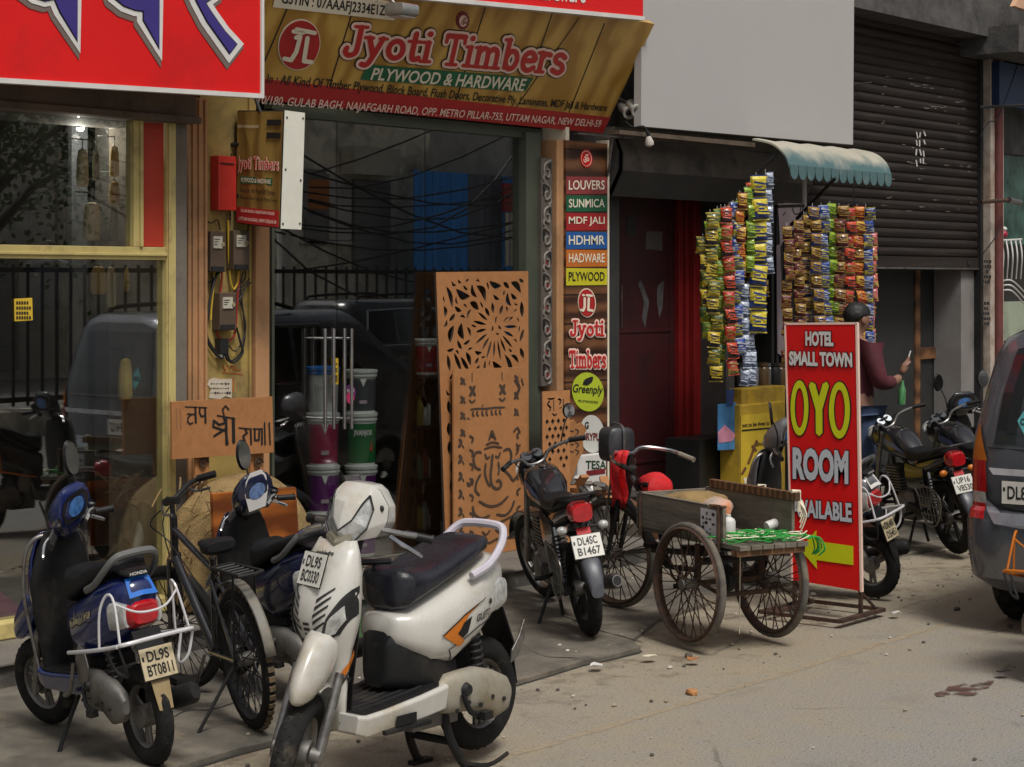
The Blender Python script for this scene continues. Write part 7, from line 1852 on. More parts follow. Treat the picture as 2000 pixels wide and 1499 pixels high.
    for s_ in (1, -1): b.tube(smooth_path([(.76, s_ * .05, .80), (.70, s_ * .08, .72), (.72, s_ * .05, .66)], 4), .008, m_dk, 6)
    b.hull([(.94, .80, .835, .025), (.86, .795, .84, .05), (.74, .79, .845, .10), (.70, .80, .84, .09)], m_seat, 16, 2.6); b.build('saddle', t, smooth=True)
    # bed
    x0, x1, zf = -.27, .56, .60
    b = MB()
    for k in range(6): y = -hw_ + .045 + k * (2 * hw_ - .09) / 6; b.box(x0 - .14, x1, y, y + (2 * hw_ - .09) / 6 - .006, zf - .025, zf, m_bed)
    b.box(x0 - .12, x0 - .06, -hw_ + .05, hw_ - .05, zf - .06, zf - .027, m_rail); b.build('bed_floor', t, bevel=.002)
    b = MB(); b.box(x0, x1, hw_ - .06, hw_ - .04, zf, zf + .19, m_bed); b.build('side_board', t, bevel=.002)
    b = MB(); b.box(x0, x1, -hw_ + .03, -hw_ + .05, zf, zf + .21, m_bed); b.build('side_board', t, bevel=.002)
    b = MB(); b.box(x1, x1 + .02, -hw_ + .03, hw_ - .03, zf, zf + .2, m_bed); b.build('front_board', t, bevel=.002)
    b = MB(); b.box(x0 - .04, x1 - .05, -hw_ + .022, -hw_ + .058, zf + .212, zf + .26, m_rail); b.box(x0, x0 + .12, hw_ - .064, hw_ - .03, zf + .192, zf + .205, m_rail); b.box(x0 + .14, x1, hw_ - .062, hw_ - .038, zf + .192, zf + .2, m_bed); b.build('bed_rail', t, bevel=.003)
    b = MB()
    for x in (x0 + .03, x1 - .02): b.tube([(x, hw_ - .03, zf - .05), (x, hw_ - .03, zf + .21)], .01, m_rust, 6); b.tube([(x, -hw_ + .02, zf - .05), (x, -hw_ + .02, zf + .25)], .01, m_rust, 6)
    b.build('stake', t)
    b = MB(); b.box(x0 + .06, x0 + .21, hw_ - .0405, hw_ - .037, zf - .01, zf + .175, mat('bed_paper', (.55, .54, .56), .8, var=.12)); nt_ = b.build('pasted_notice', t)
    b = MB(); rr = random.Random(3)
    for k in range(6):
        for j in range(4):
            if rr.random() < .75: b.box(x0 + .075 + j * .033, x0 + .075 + j * .033 + rr.uniform(.01, .028), hw_ - .036, hw_ - .0355, zf + .012 + k * .026, zf + .012 + k * .026 + rr.uniform(.006, .018), m_dk)
    b.build('print', nt_)
    b = MB(); b.tube([(x0 + .3, -hw_ + .06, zf + .27), (x0 + .3, -hw_ + .01, zf + .27), (x0 + .3, -hw_ + .01, zf + .1)], .006, m_cream, 5); b.tube([(x0 - .01, -hw_ + .06, zf + .265), (x0 - .01, -hw_ + .01, zf + .265), (x0 - .01, -hw_ + .01, zf + .15)], .012, m_cream, 6)
    for k in range(4): b.tube(smooth_path([(x0 + .0, -hw_ + .02, zf + .22), (x0 - .02 - .01 * k, -hw_ - .01, zf + .2 - .02 * k), (x0 - .02, -hw_ + .01, zf + .12 - .03 * k)], 4), .004, m_cream, 5)
    b.tube([(-.1, .0, zf - .06), (-.1, 0.005, .06)], .003, m_cream, 4); b.build('tie_rope', t, smooth=True)
    return t
tr_ = trike()
def tl_world(p):
    return M4.Translation(tr_.location) @ M4.Rotation(tr_.rotation_euler.z, 4, 'Z') @ V(p)
def in_trike(b, name, label, cat, base, smooth=True):
    o = b.build(name, smooth=smooth); o.matrix_world = M4.Translation(tr_.location) @ M4.Rotation(tr_.rotation_euler.z, 4, 'Z') @ M4.Diagonal((.957, .95, .92, 1))
    return tag(o, label, cat)
rg = random.Random(4); b = MB(); mg_ = mat('green_rope', (.02, .3, .04), .6, var=.4, scale=30)
for k in range(52):
    c = V((rg.uniform(-.36, -.15), rg.uniform(-.22, .17), .608 + rg.uniform(0, .03))); a = rg.uniform(0, 6)
    b.tube(smooth_path([c + V((.07 * math.cos(a + i * 1.3) * rg.uniform(.5, 1.2), .09 * math.sin(a + i * 1.3) * rg.uniform(.5, 1.3), rg.uniform(-.005, .02))) for i in range(5)], 4), .0032, mg_ if k % 5 else m_cream, 5)
for k in range(9):
    c = V((-.34 + rg.uniform(-.05, .05), -.24, .61)); b.tube(smooth_path([c, c + V((-.04, -.05, .01)), c + V((rg.uniform(-.08, 0), -.07 + rg.uniform(-.02, .02), -.05)), c + V((rg.uniform(-.06, 0), -.05, -.09))], 4), .0042, mg_, 5)
in_trike(b, 'rope_tangle', 'tangle of bright green and white rope on the open end of the tricycle bed', 'rope', None)
for i, (x, y, lab) in enumerate(((-.06, .05, 'white plastic canister standing in the tricycle bed, the larger one'), (-.12, -.16, 'small white bottle lying in the tricycle bed by the green rope'))):
    b = MB(); s_ = .72 - .2 * i
    Tq = M4.Translation((x, y, .602 + (.05 * i))) @ (M4.Rotation(R(75), 4, 'X') if i else M4())
    q = MB(); q.lathe([(.05 * s_, 0), (.055 * s_, .01), (.055 * s_, .12 * s_), (.045 * s_, .14 * s_), (.02 * s_, .155 * s_), (.02 * s_, .175 * s_), (0, .175 * s_)], (0, 0, 0), (0, 0, 1), m_white, 16); q.v = [tuple(Tq @ V(p)) for p in q.v]
    in_trike(q, 'plastic_bottle', lab, 'bottle', None)
b = MB(); b.hull([(.16, .7, .77, .10), (.24, .70, .82, .17), (.36, .70, .81, .19), (.48, .70, .79, .18), (.55, .7, .78, .12)], m_jute, 18, 2.4); o = in_trike(b, 'jute_sacking', 'brown jute sacking heaped at the front of the tricycle bed', 'sacking', None)
d = o.modifiers.new('lumps', 'DISPLACE'); d.texture = tx; d.strength = .05
b = MB(); b.hull([(.03, .70, .77, .04), (.08, .70, .80, .08), (.15, .70, .80, .08), (.2, .71, .78, .04)], mat('orange_white_bag', (.6, .5, .42), .5, var=.5, scale=6, dirt=(.55, .14, .02), dscale=6, damt=.8), 16, 2.2); o = in_trike(b, 'plastic_bag', 'crumpled orange and white plastic bag beside the jute sacking', 'bag', None)
d = o.modifiers.new('lumps', 'DISPLACE'); d.texture = tx; d.strength = .06
m_rc = mat('red_cloth', (.55, .012, .015), .75, var=.2, scale=10, bump=.4, bscale=40)
b = MB(); b.hull([(.68, .76, .82, .06), (.70, .72, .87, .085), (.76, .73, .89, .09), (.83, .79, .87, .06), (.89, .80, .85, .03)], m_rc, 20, 2.3); b.slab([V((.68, .09, .76)), V((.76, .11, .76)), V((.72, .12, .64)), V((.66, .115, .62))], (0, .008, 0), m_rc); in_trike(b, 'saddle_cloth', 'bright red cloth tied over the tricycle saddle', 'cloth', None)
b = MB(); N_ = 10
b.rings([[V((1.02 + .035 * math.sin(j * 1.4 + i * .2) + .03 * v, .11 - .09 * j / N_ + .02 * math.sin(v * 5), 1.0 - .30 * v - (.06 * v if j % 3 == 0 else 0))) for j in range(N_ + 1)] for i, v in enumerate([k / 8 for k in range(9)])], m_rc, closed=False, cap=False)
o = in_trike(b, 'red_cloth', 'red cloth hanging from the tricycle handlebar', 'cloth', None); md = o.modifiers.new('solid', 'SOLIDIFY'); md.thickness = .006
b = MB(); c = V((1.14, .03, 1.0)); 
b.hull([(-.075, -.07, .12, .07), (-.06, -.08, .135, .09), (.06, -.08, .135, .09), (.075, -.07, .12, .07)], mat('black_bag', (.03, .03, .033), .45, var=.3), 20, 4, T=M4.Translation(c)); b.tube(smooth_path([c + V((-.08, .0, -.06)), c + V((-.09, 0, .07)), c + V((-.06, 0, .145)), c + V((.06, 0, .145)), c + V((.08, 0, .0))], 4), .008, m_steel, 6); in_trike(b, 'delivery_bag', 'black padded bag strapped on the front of the tricycle handlebar', 'bag', None)

# ------------------------------------------------------------------ hotel sign on its stand
hs = thing('hotel_sign', 'tall red hotel room sign board on a rusty floor stand', 'sign', (9.63, -2.65, .022))
XH = 9.63
hp = lambda x, y, l=0.0: onX(x, y, XH) + V((-l, 0, 0))
b = MB(); b.slab([hp(1533, 633), hp(1673, 632), hp(1682, 1155), hp(1547, 1133)], (.02, 0, 0), m_red); part(b, 'board', hs)
b = MB()
for q in ([(1532, 633), (1535, 633), (1549, 1134), (1546, 1134)], [(1671, 632), (1675, 632), (1684, 1157), (1680, 1157)], [(1532, 631), (1674, 630), (1674, 634), (1532, 635)]): b.slab([hp(x, y, .003) for x, y in q], (.02, 0, 0), m_pinkw)
part(b, 'edge_trim', hs)
def sgn_txt(nm, txt, q, m, rim, bold, lift=.003):
    b = MB(); b.text(txt, [hp(x, y, lift + .002) for x, y in q], rim, bold + .035); part(b, nm + '_outline', hs)
    q2 = [(q[0][0] + 1.6, q[0][1] - 2), (q[1][0] - 1.6, q[1][1] - 2), (q[2][0] - 1.6, q[2][1] + 2), (q[3][0] + 1.6, q[3][1] + 2)]
    b = MB(); b.text(txt, [hp(x, y, lift + .006) for x, y in q2], m, bold); part(b, nm, hs)
m_lime = mat('sign_lime', (.56, .6, .01), .4, var=.04); m_silv = mat('sign_silver', (.5, .52, .56), .4, var=.05)
sgn_txt('hotel_lettering', 'HOTEL', [(1573, 678), (1631, 679), (1631, 646), (1573, 645)], m_white, m_black, .05)
sgn_txt('town_lettering', 'SMALL TOWN', [(1541, 716), (1668, 720), (1667, 687), (1541, 684)], m_white, m_black, .05)
for nm, q in (('letter_o', (1545, 1580, 743, 851)), ('letter_o', (1620, 1661, 746, 857))):
    cx, cy, rx, ry = (q[0] + q[1]) / 2, (q[2] + q[3]) / 2, (q[1] - q[0]) / 2, (q[3] - q[2]) / 2
    for m, g, l in ((m_black, 2.5, .003), (m_lime, 0, .006)):
        b = MB(); n = 40; o_ = [hp(cx + (rx + g) * math.cos(a * 2 * math.pi / n), cy + (ry + g) * math.sin(a * 2 * math.pi / n), l) for a in range(n)]; i_ = [hp(cx + (rx * .52 - g * .8) * math.cos(a * 2 * math.pi / n), cy + (ry * .72 - g * .8) * math.sin(a * 2 * math.pi / n), l) for a in range(n)]
        b.rings([o_, i_], m, cap=False); part(b, nm if m is m_lime else nm + '_outline', hs)
for m, g, l in ((m_black, 5, .003), (m_lime, 0, .006)):
    b = MB(); b.strokes([[(1587, 752), (1600, 798)], [(1614, 752), (1601, 798)], [(1600.5, 796), (1601, 846)]], 13 + g, lambda x, y: hp(x, y, l), m, 2); part(b, 'letter_y' if m is m_lime else 'letter_y_outline', hs)
sgn_txt('room_lettering', 'ROOM', [(1548, 938), (1660, 949), (1660, 878), (1548, 871)], m_silv, m_black, .05)
sgn_txt('available_lettering', 'AVAILABLE', [(1546, 1009), (1667, 1023), (1666, 981), (1546, 972)], m_silv, m_black, .04)
b = MB(); b.slab([hp(x, y, .003) for x, y in ((1563, 1073), (1595, 1036), (1595, 1057), (1667, 1067), (1667, 1104), (1595, 1094), (1596, 1111))], (-.002, 0, 0), m_lime); part(b, 'arrow', hs)
b = MB(); bs_ = [(XH - .26, -2.93, .04), (XH + .24, -2.93, .04), (XH + .24, -2.42, .04), (XH - .26, -2.42, .04)]
for p, q in zip(bs_, bs_[1:] + bs_[:1]): b.tube([p, q], .014, m_rust, 4)
pr_, pl2 = hp(1679, 1150), hp(1550, 1130)
for p in (pr_, pl2): 
    b.tube([V((XH + .012, p.y, .04)), V((XH + .012, p.y, p.z + .3))], .014, m_rust, 4); b.tube([V((XH + .2, p.y, .04)), V((XH + .015, p.y, p.z - .02))], .009, m_rust, 4); b.tube([V((XH - .25, p.y, .04)), V((XH + .24, p.y, .04))], .011, m_rust, 4)
b.box(XH + .015, XH + .03, pl2.y - .0, pr_.y + .0, .6, .63, m_rust) if False else None
part(b, 'stand', hs)

# ------------------------------------------------------------------ grey car, seen from behind
def car(label, loc, yaw, col, plate_no='DL8CAF4127'):
    t = thing('parked_car', label, 'car', loc, (0, 0, R(yaw)))
    t.scale = (1, .92, 1)
    lv = [(.23, .62, .10), (.30, .72, .03), (.45, .735, .0), (.60, .74, .0), (.66, .735, .02), (.68, .728, .045), (.85, .73, .045), (1.0, .725, .05), (1.08, .715, .06), (1.3, .665, .10), (1.5, .62, .15), (1.585, .575, .19), (1.63, .50, .24), (1.65, .38, .34)]
    m_car = mat('car_paint_%d' % int(col[0] * 1000), col, .25, .5, var=.08, scale=3, coat=1.0, dirt=(.1, .09, .075), dscale=3, damt=.15)
    def hwz(z):
        for p, q in zip(lv, lv[1:]):
            if p[0] <= z <= q[0]: k = (z - p[0]) / (q[0] - p[0]); return p[1] + (q[1] - p[1]) * k, p[2] + (q[2] - p[2]) * k
        return lv[-1][1:]
    def rear(y, z, l=0.0):
        hw, bx_ = hwz(z); f = min(1, abs(y) / hw); return V((bx_ + .09 * f ** 8 - l, y, z))
    fr = [-1, -.97, -.92, -.82, -.65, -.4, -.15, .15, .4, .65, .82, .92, .97, 1]
    rows = []
    for z, hw, bx_ in lv:
        fx_ = 3.45 - max(0, z - 1.0) * 1.3 if z > 1.0 else 3.5
        row = [V((fx_, -hw * .9, z)), V((2.6 if z < 1.05 else fx_ - .3, -hw, z))] + [V((bx_ + .09 * abs(f) ** 8, f * hw, z)) for f in fr] + [V((2.6 if z < 1.05 else fx_ - .3, hw, z)), V((fx_, hw * .9, z))]
        rows.append(row)
    b = MB(); b.rings(rows, m_car, cap=True, closed=True); b.build('body', t, smooth=True, ang=28)
    b = MB(); conform(b, [(-.56, 1.02), (.56, 1.02), (.52, 1.3), (.46, 1.53), (.3, 1.57), (-.3, 1.57), (-.46, 1.53), (-.52, 1.3)], lambda y, z: rear(y, z, .004), mat('car_glass', (.012, .014, .016), .03, var=.1, coat=1), 4); b.build('rear_window', t, smooth=True)
    if col[0] == .13:
     b = MB(); conform(b, [(.30, 1.15), (.36, 1.24), (.42, 1.15), (.36, 1.06)], lambda y, z: rear(y, z, .007), mat('teal_sticker', (.1, .4, .42), .4), 2); uv, fs, _ = text_tris('CNG', .03); b.add([rear(.40 - .08 * u, 1.13 + .035 * v, .010) for u, v in uv], fs, m_black); b.build('window_sticker', t)
    b = MB()
    for s_ in (1, -1):
        for z0, z1, m in ((.93, 1.12, m_orange), (.76, .93, m_redl), (.70, .76, m_clear), (.62, .70, m_redl)):
            conform(b, [(s_ * .60, z0), (s_ * .718, z0), (s_ * (.71 - max(0, z1 - 1.05) * .5), z1), (s_ * (.61 if z1 < 1.1 else .67), z1)], lambda y, z: rear(y, z, .012), m, 3)
    b.build('tail_light', t, smooth=True)
    b = MB(); conform(b, [(-.55, .86), (.55, .86), (.58, .895), (-.58, .895)], lambda y, z: rear(y, z, .03), mat('bright_trim', (.55, .55, .57), .3, .3), 3); b.build('chrome_strip', t, smooth=True)
    b = MB(); 
    q = [rear(.625, 1.0, .005), rear(.61, .85, .005), rear(.54, .70, .005), rear(.3, .672, .005), rear(-.3, .672, .005)]; b.tube(smooth_path(q, 5), .005, m_black, 5); b.tube(smooth_path([rear(.6, 1.0, .005), rear(.2, .995, .005), rear(-.5, .995, .005)], 4), .004, m_black, 5); b.build('tailgate_seam', t, smooth=True)
    b = MB(); conform(b, [(.53, .60), (.36, .585), (-.4, .585), (-.55, .6), (-.5, .655), (.5, .66), (.6, .72), (.63, .71)], lambda y, z: rear(y, z, .01), mat('bumper_highlight', (.3, .31, .34), .3, .5, coat=1), 3); b.build('bumper_step_highlight', t, smooth=True)  # paler patch paints the light caught along the bumper
    if plate_no: plate(t, rear(.27, .77, .03), (0, -1, 0), (0, 0, 1), .44, .12, plate_no, None)
    for s_ in (1, -1):
        b = MB(); b.tube(smooth_path([(.42, s_ * .5, 1.64), (.55, s_ * .5, 1.69), (1.6, s_ * .5, 1.72), (2.0, s_ * .5, 1.66)], 5), .018, m_dk, 8); b.build('roof_rail', t, smooth=True)
    for x in (.62, 2.95):
        for s_ in (1, -1):
            w = road_wheel(t, (x, s_ * .655, .28), .285, .08, rim=m_dk, spokes=5, hubw=.05)
    for s_ in (1, -1):
        b = MB()
        for x0, x1, sl in ((.42, 1.0, .1), (1.06, 1.85, 0), (1.9, 2.75, -.42)):
            conform(b, [(x0, 1.06), (x1, 1.06), (x1 + min(sl, 0), 1.5), (x0 + max(sl, 0), 1.5)], lambda x, z: V((x, s_ * (hwz(z)[0] + .004), z)), MATS['car_glass'], 2)
        b.build('side_window', t)
        b = MB(); b.tube([V((x, s_ * (hwz(z)[0] + .006), z)) for x, z in ((.40, 1.05), (.5, 1.5), (1.1, 1.52), (2.2, 1.52), (2.78, 1.05))], .014, m_chrome, 6); b.tube([V((x, s_ * (hwz(1.04)[0] + .006), 1.04)) for x in (.4, 2.78)], .012, m_chrome, 6); b.build('window_trim', t)
    b = MB(); b.box(.3, 3.2, -.55, .55, .2, .35, m_black); b.build('underbody', t)
    b = MB(); b.tube([(.62, -.6, .28), (.62, .6, .28)], .03, m_rust, 8); b.build('rear_axle', t)
    for s_ in (1, -1):
        b = MB(); b.box(2.15, 2.25, s_ * .72, s_ * .86, .98, 1.1, m_car); b.build('door_mirror', t, bevel=.02)
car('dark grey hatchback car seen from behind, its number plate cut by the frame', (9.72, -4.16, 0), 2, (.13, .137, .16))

# ------------------------------------------------------------------ person by the kiosk
def person():
    t = thing('person', 'person in a maroon jacket and jeans behind the hotel sign, holding a cigarette', 'person', (12.78, -1.13, .022), (0, 0, R(-24)))
    skin = mat('skin', (.25, .125, .08), .55, var=.08); jac = mat('maroon_jacket', (.075, .009, .016), .8, var=.25, scale=8, bump=.4, bscale=20); jean = mat('blue_jeans', (.04, .065, .13), .85, var=.25, scale=12)
    hair = mat('black_hair', (.008, .0075, .007), .6, var=.4, scale=30)
    def skinned(name, nodes, edges, m, parent, sub=2):
        me = bpy.data.meshes.new(name); me.from_pydata([n[0] for n in nodes], edges, []); me.update()
        o = bpy.data.objects.new(name, me); COL.objects.link(o); o.parent = parent
        sk = o.modifiers.new('skin', 'SKIN'); sk.use_smooth_shade = True
        for i, n in enumerate(nodes):
            r = n[1]; me.skin_vertices[0].data[i].radius = (r, r) if not isinstance(r, tuple) else r; me.skin_vertices[0].data[i].use_root = (i == 0)
        s = o.modifiers.new('sub', 'SUBSURF'); s.levels = sub; s.render_levels = sub
        me.materials.append(m); return o
    # x forward, y left
    nodes = [((0, 0, .92), (.13, .17)), ((0, 0, 1.1), (.11, .15)), ((.01, 0, 1.28), (.12, .17)), ((.0, 0, 1.40), (.08, .12)), ((.005, 0, 1.45), .055), ((.02, 0, 1.50), .052), ((.045, 0, 1.56), (.085, .075)), ((.045, 0, 1.63), (.09, .075)), ((.04, 0, 1.67), (.06, .055)),
             ((0, .1, .86), .095), ((.03, .1, .48), .06), ((-.01, .1, .09), .04), ((.13, .11, .03), .035), ((0, -.1, .86), .095), ((.02, -.1, .48), .06), ((-.03, -.1, .09), .04), ((.11, -.11, .03), .035),
             ((0, .2, 1.36), .062), ((-.02, .27, 1.10), .048), ((.14, .24, .93), .036), ((.0, -.2, 1.36), .062), ((.03, -.26, 1.12), .05), ((.25, -.17, 1.14), .036), ((.3, -.16, 1.17), .03)]
    edges = [(0, 1), (1, 2), (2, 3), (3, 4), (4, 5), (5, 6), (6, 7), (7, 8), (0, 9), (9, 10), (10, 11), (11, 12), (0, 13), (13, 14), (14, 15), (15, 16), (3, 17), (17, 18), (18, 19), (3, 20), (20, 21), (21, 22), (22, 23)]
    body = skinned('body', nodes, edges, skin, t)
    jn = [((0, 0, .86), (.15, .18)), ((0, 0, 1.1), (.135, .17)), ((.01, 0, 1.28), (.14, .19)), ((.0, 0, 1.41), (.09, .13)), ((.0, 0, 1.47), (.07, .075)), ((0, .2, 1.365), .08), ((-.02, .27, 1.10), .066), ((.12, .245, .95), .05), ((.0, -.2, 1.365), .08), ((.03, -.265, 1.12), .068), ((.22, -.185, 1.135), .05)]
    skinned('jacket', jn, [(0, 1), (1, 2), (2, 3), (3, 4), (3, 5), (5, 6), (6, 7), (3, 8), (8, 9), (9, 10)], jac, t)
    pn = [((0, 0, .90), (.14, .165)), ((0, .1, .84), .105), ((.03, .1, .48), .078), ((-.01, .1, .12), .06), ((0, -.1, .84), .105), ((.02, -.1, .48), .078), ((-.03, -.1, .12), .06)]
    skinned('jeans', pn, [(0, 1), (1, 2), (2, 3), (0, 4), (4, 5), (5, 6)], jean, t)
    b = MB(); b.ball((.022, 0, 1.625), .108, .088, .092, hair, 20, 12); b.v = [(x - (.035 if z < 1.62 and x > 0 else 0), y, max(z, 1.545 if x < .02 else 1.60)) for x, y, z in b.v]; hr_ = b.build('hair', t, smooth=True, sub=1); d_ = hr_.modifiers.new('tufts', 'DISPLACE'); tx2 = bpy.data.textures.new('tufts', 'CLOUDS'); tx2.noise_scale = .018; d_.texture = tx2; d_.strength = .022; d_.mid_level = .4
    b = MB(); b.hull([(.115, 1.56, 1.60, .014), (.145, 1.565, 1.59, .012), (.155, 1.568, 1.58, .008)], skin, 10, 2); b.build('nose', t, smooth=True)
    for s_ in (1, -1):
        b = MB(); b.ball((.03, s_ * .078, 1.585), .022, .01, .032, skin, 10, 8); b.build('ear', t, smooth=True)
        b = MB(); b.ball((.118, s_ * .032, 1.605), .008, .012, .007, m_white, 8, 6); b.ball((.125, s_ * .032, 1.605), .003, .006, .006, m_black, 8, 6); b.build('eye', t, smooth=True)
    b = MB(); b.tube([(.118, .022, 1.535), (.128, 0, 1.537), (.118, -.022, 1.535)], .006, mat('lips', (.22, .08, .07), .5), 6); b.build('mouth', t, smooth=True)
    # right hand with fingers, lifted
    H0 = V((.31, -.16, 1.18))
    pts = [(H0, .026), (H0 + V((.025, 0, .045)), .03), (H0 + V((.03, .0, .07)), .026)]; ed = [(0, 1), (1, 2)]
    for k, (dy, l) in enumerate(((.024, .06), (.008, .07), (-.008, .064), (-.022, .05))):
        i = len(pts); base = H0 + V((.034, dy, .075)); pts += [(base, .009), (base + V((.03, 0, l * .4)), .0085), (base + V((.02 if k > 1 else .045, 0, l * (.5 if k > 1 else .85))), .0075)]; ed += [(2, i), (i, i + 1), (i + 1, i + 2)]
    i = len(pts); pts += [(H0 + V((.03, .035, .035)), .010), (H0 + V((.055, .04, .065)), .008)]; ed += [(1, i), (i, i + 1)]
    skinned('hand', pts, ed, skin, t, 1)
    H1 = V((.16, .23, .91)); pts = [(H1, .026), (H1 + V((.04, 0, -.03)), .03)]; ed = [(0, 1)]
    for k, dy in enumerate((.024, .008, -.008, -.022)):
        i = len(pts); base = H1 + V((.06, dy, -.05)); pts += [(base, .009), (base + V((.02, 0, -.03)), .0085), (base + V((.0, 0, -.05)), .0075)]; ed += [(1, i), (i, i + 1), (i + 1, i + 2)]
    i = len(pts); pts += [(H1 + V((.06, -.03, -.02)), .009), (H1 + V((.07, -.02, -.045)), .008)]; ed += [(1, i), (i, i + 1)]
    skinned('hand', pts, ed, skin, t, 1)
    b = MB(); 
    for s_ in (1, -1): b.hull([(-.07, .0, .06, .035, s_ * .1), (.0, .0, .085, .045, s_ * .1), (.1, .0, .07, .045, s_ * .105), (.19, .0, .045, .03, s_ * .11)], m_dk, 14, 2.6)
    b.build('shoe', t, smooth=True)
    q = M4.Translation((12.78, -1.13, .022)) @ M4.Rotation(R(-24), 4, 'Z')
    b = MB(); p = V((.385, -.145, 1.305)); b.tube([q @ p, q @ (p + V((.02, 0, .05)))], .005, m_white, 8); tag(b.build('cigarette'), 'white cigarette between the fingers of the person in the maroon jacket', 'cigarette')
    b = MB(); b.lathe([(.026, 0), (.028, .01), (.028, .11), (.012, .15), (.012, .18), (0, .18)], q @ V((.3, -.17, .96)), (.1, 0, 1), mat('green_bottle', (.06, .2, .07), .1, coat=1), 14); tag(b.build('bottle', smooth=True), 'small green bottle held against the maroon jacket', 'bottle')
person()
# ------------------------------------------------------------------ small things on the ground
def lump(name, label, cat, p, s, m, seed):
    rr = random.Random(seed); b = MB(); b.hull([(-s, 0, s * .5, s * .4), (-s * .5, 0, s * rr.uniform(.7, 1), s * .7), (s * .3, 0, s * rr.uniform(.6, .9), s * .6), (s, 0, s * .4, s * .3)], m, 8, 3.5, T=M4.Rotation(rr.uniform(0, 3), 4, 'Z'))
    o = b.build(name, loc=p); return tag(o, label, cat)
lump('brick_piece', 'broken orange brick piece lying on the road', 'brick', tuple(onG(1350, 1357)), .035, mat('brick', (.42, .19, .07), .9, var=.25, scale=30), 3)
m_spot = mat('red_stain', (.10, .045, .035), .85, var=.4, scale=9)
t_ = m_spot.node_tree; nz = nd(t_, 'TexNoise'); nz.inputs['Scale'].default_value = 14; nz.inputs['Detail'].default_value = 7; tc = nd(t_, 'TexCoord'); t_.links.new(tc.outputs['Object'], nz.inputs[0]); mr = nd(t_, 'MapRange'); mr.inputs[1].default_value = .42; mr.inputs[2].default_value = .56; mr.inputs[4].default_value = .85; t_.links.new(nz.outputs[0], mr.inputs[0]); t_.links.new(mr.outputs[0], t_.nodes['Principled BSDF'].inputs['Alpha'])
rs = random.Random(2); b = MB(); c = onG(1880, 1348, .006)
b.quad([c + V((.17 * math.cos(a * .35) * (1 + .25 * rs.uniform(-1, 1)) + (.12 if a in (0, 17) else 0), .085 * math.sin(a * .35) * (1 + .3 * rs.uniform(-1, 1)), 0)) for a in range(18)], m_spot)
struct(b.build('road_stain'))
b = MB(); c = onG(1180, 1222, .026)
crk = smooth_path([onG(x, y, .0) for x, y in ((1003, 1195), (1050, 1203), (1110, 1215), (1170, 1240), (1215, 1252), (1255, 1265))], 4)
b.rings([[p + V((-.0, -.012 - .006 * math.sin(i * 2.1), .0245)), p + V((0, .012 + .006 * math.sin(i * 1.7), .0245))] for i, p in enumerate(crk)], mat('crack', (.018, .016, .014), .95), cap=False, closed=False)
struct(b.build('pavement_crack'))
for pts in (((560, 1440), (640, 1380), (700, 1345), (760, 1300), (830, 1290)), ((1010, 1260), (1060, 1290), (1130, 1295), (1160, 1310)), ((300, 1440), (360, 1400), (420, 1395), (520, 1360))):
    crk = smooth_path([onG(x, y, .0) for x, y in pts], 5); b = MB(); rk_ = random.Random(pts[0][0])
    b.rings([[p + V((-.003 - rk_.uniform(0, .004), -.004 - rk_.uniform(0, .005), .0235)), p + V((.003, .004 + rk_.uniform(0, .005), .0235))] for p in crk], MATS['crack'], cap=False, closed=False)
    struct(b.build('pavement_crack'))
rs = random.Random(11); b = MB(); ms = [mat('pebble_a', (.3, .25, .18), .9), mat('pebble_b', (.1, .085, .07), .9), mat('pebble_c', (.5, .46, .4), .8)]
for i in range(260):
    x = rs.uniform(4.6, 15); y = rs.gauss(-2.65, .35) if rs.random() < .75 else rs.uniform(-5, -1); s_ = rs.uniform(.003, .011) if rs.random() < .93 else rs.uniform(.012, .022)
    z = .022 if y > -2.4 else .004
    b.ball((x, y, z + s_ * .3), s_ * rs.uniform(.8, 1.6), s_, s_ * .7, ms[rs.choice((0, 0, 1, 1, 2))], 6, 4)
o = b.build('gravel'); o['kind'] = 'stuff'; o['label'] = 'scattered small stones and grit along the edge of the pavement'; o['category'] = 'gravel'
for i, (px, py, lab) in enumerate(((1268, 1285, 'crumpled pale paper scrap near the left tricycle wheel'), (1750, 1200, 'small white paper scrap right of the hotel sign stand'), (1165, 1302, 'white scrap of litter at the edge of the pavement behind the white scooter'), (1960, 1315, 'dark flat scrap of litter near the right edge of the road'), (1355, 1290, 'brown crumpled leaf litter left of the hotel sign stand'))):
    rr = random.Random(i); p = onG(px, py, .025); b = MB(); n = 7
    b.slab([p + V((rr.uniform(.03, .05) * math.cos(a * 2 * math.pi / n), rr.uniform(.02, .04) * math.sin(a * 2 * math.pi / n), rr.uniform(0, .018))) for a in range(n)], (0, 0, .003), [m_cream, m_white, m_white, m_dk, m_mdf][i])
    tag(b.build('paper_scrap'), lab, 'litter', 'scraps of litter on the ground')
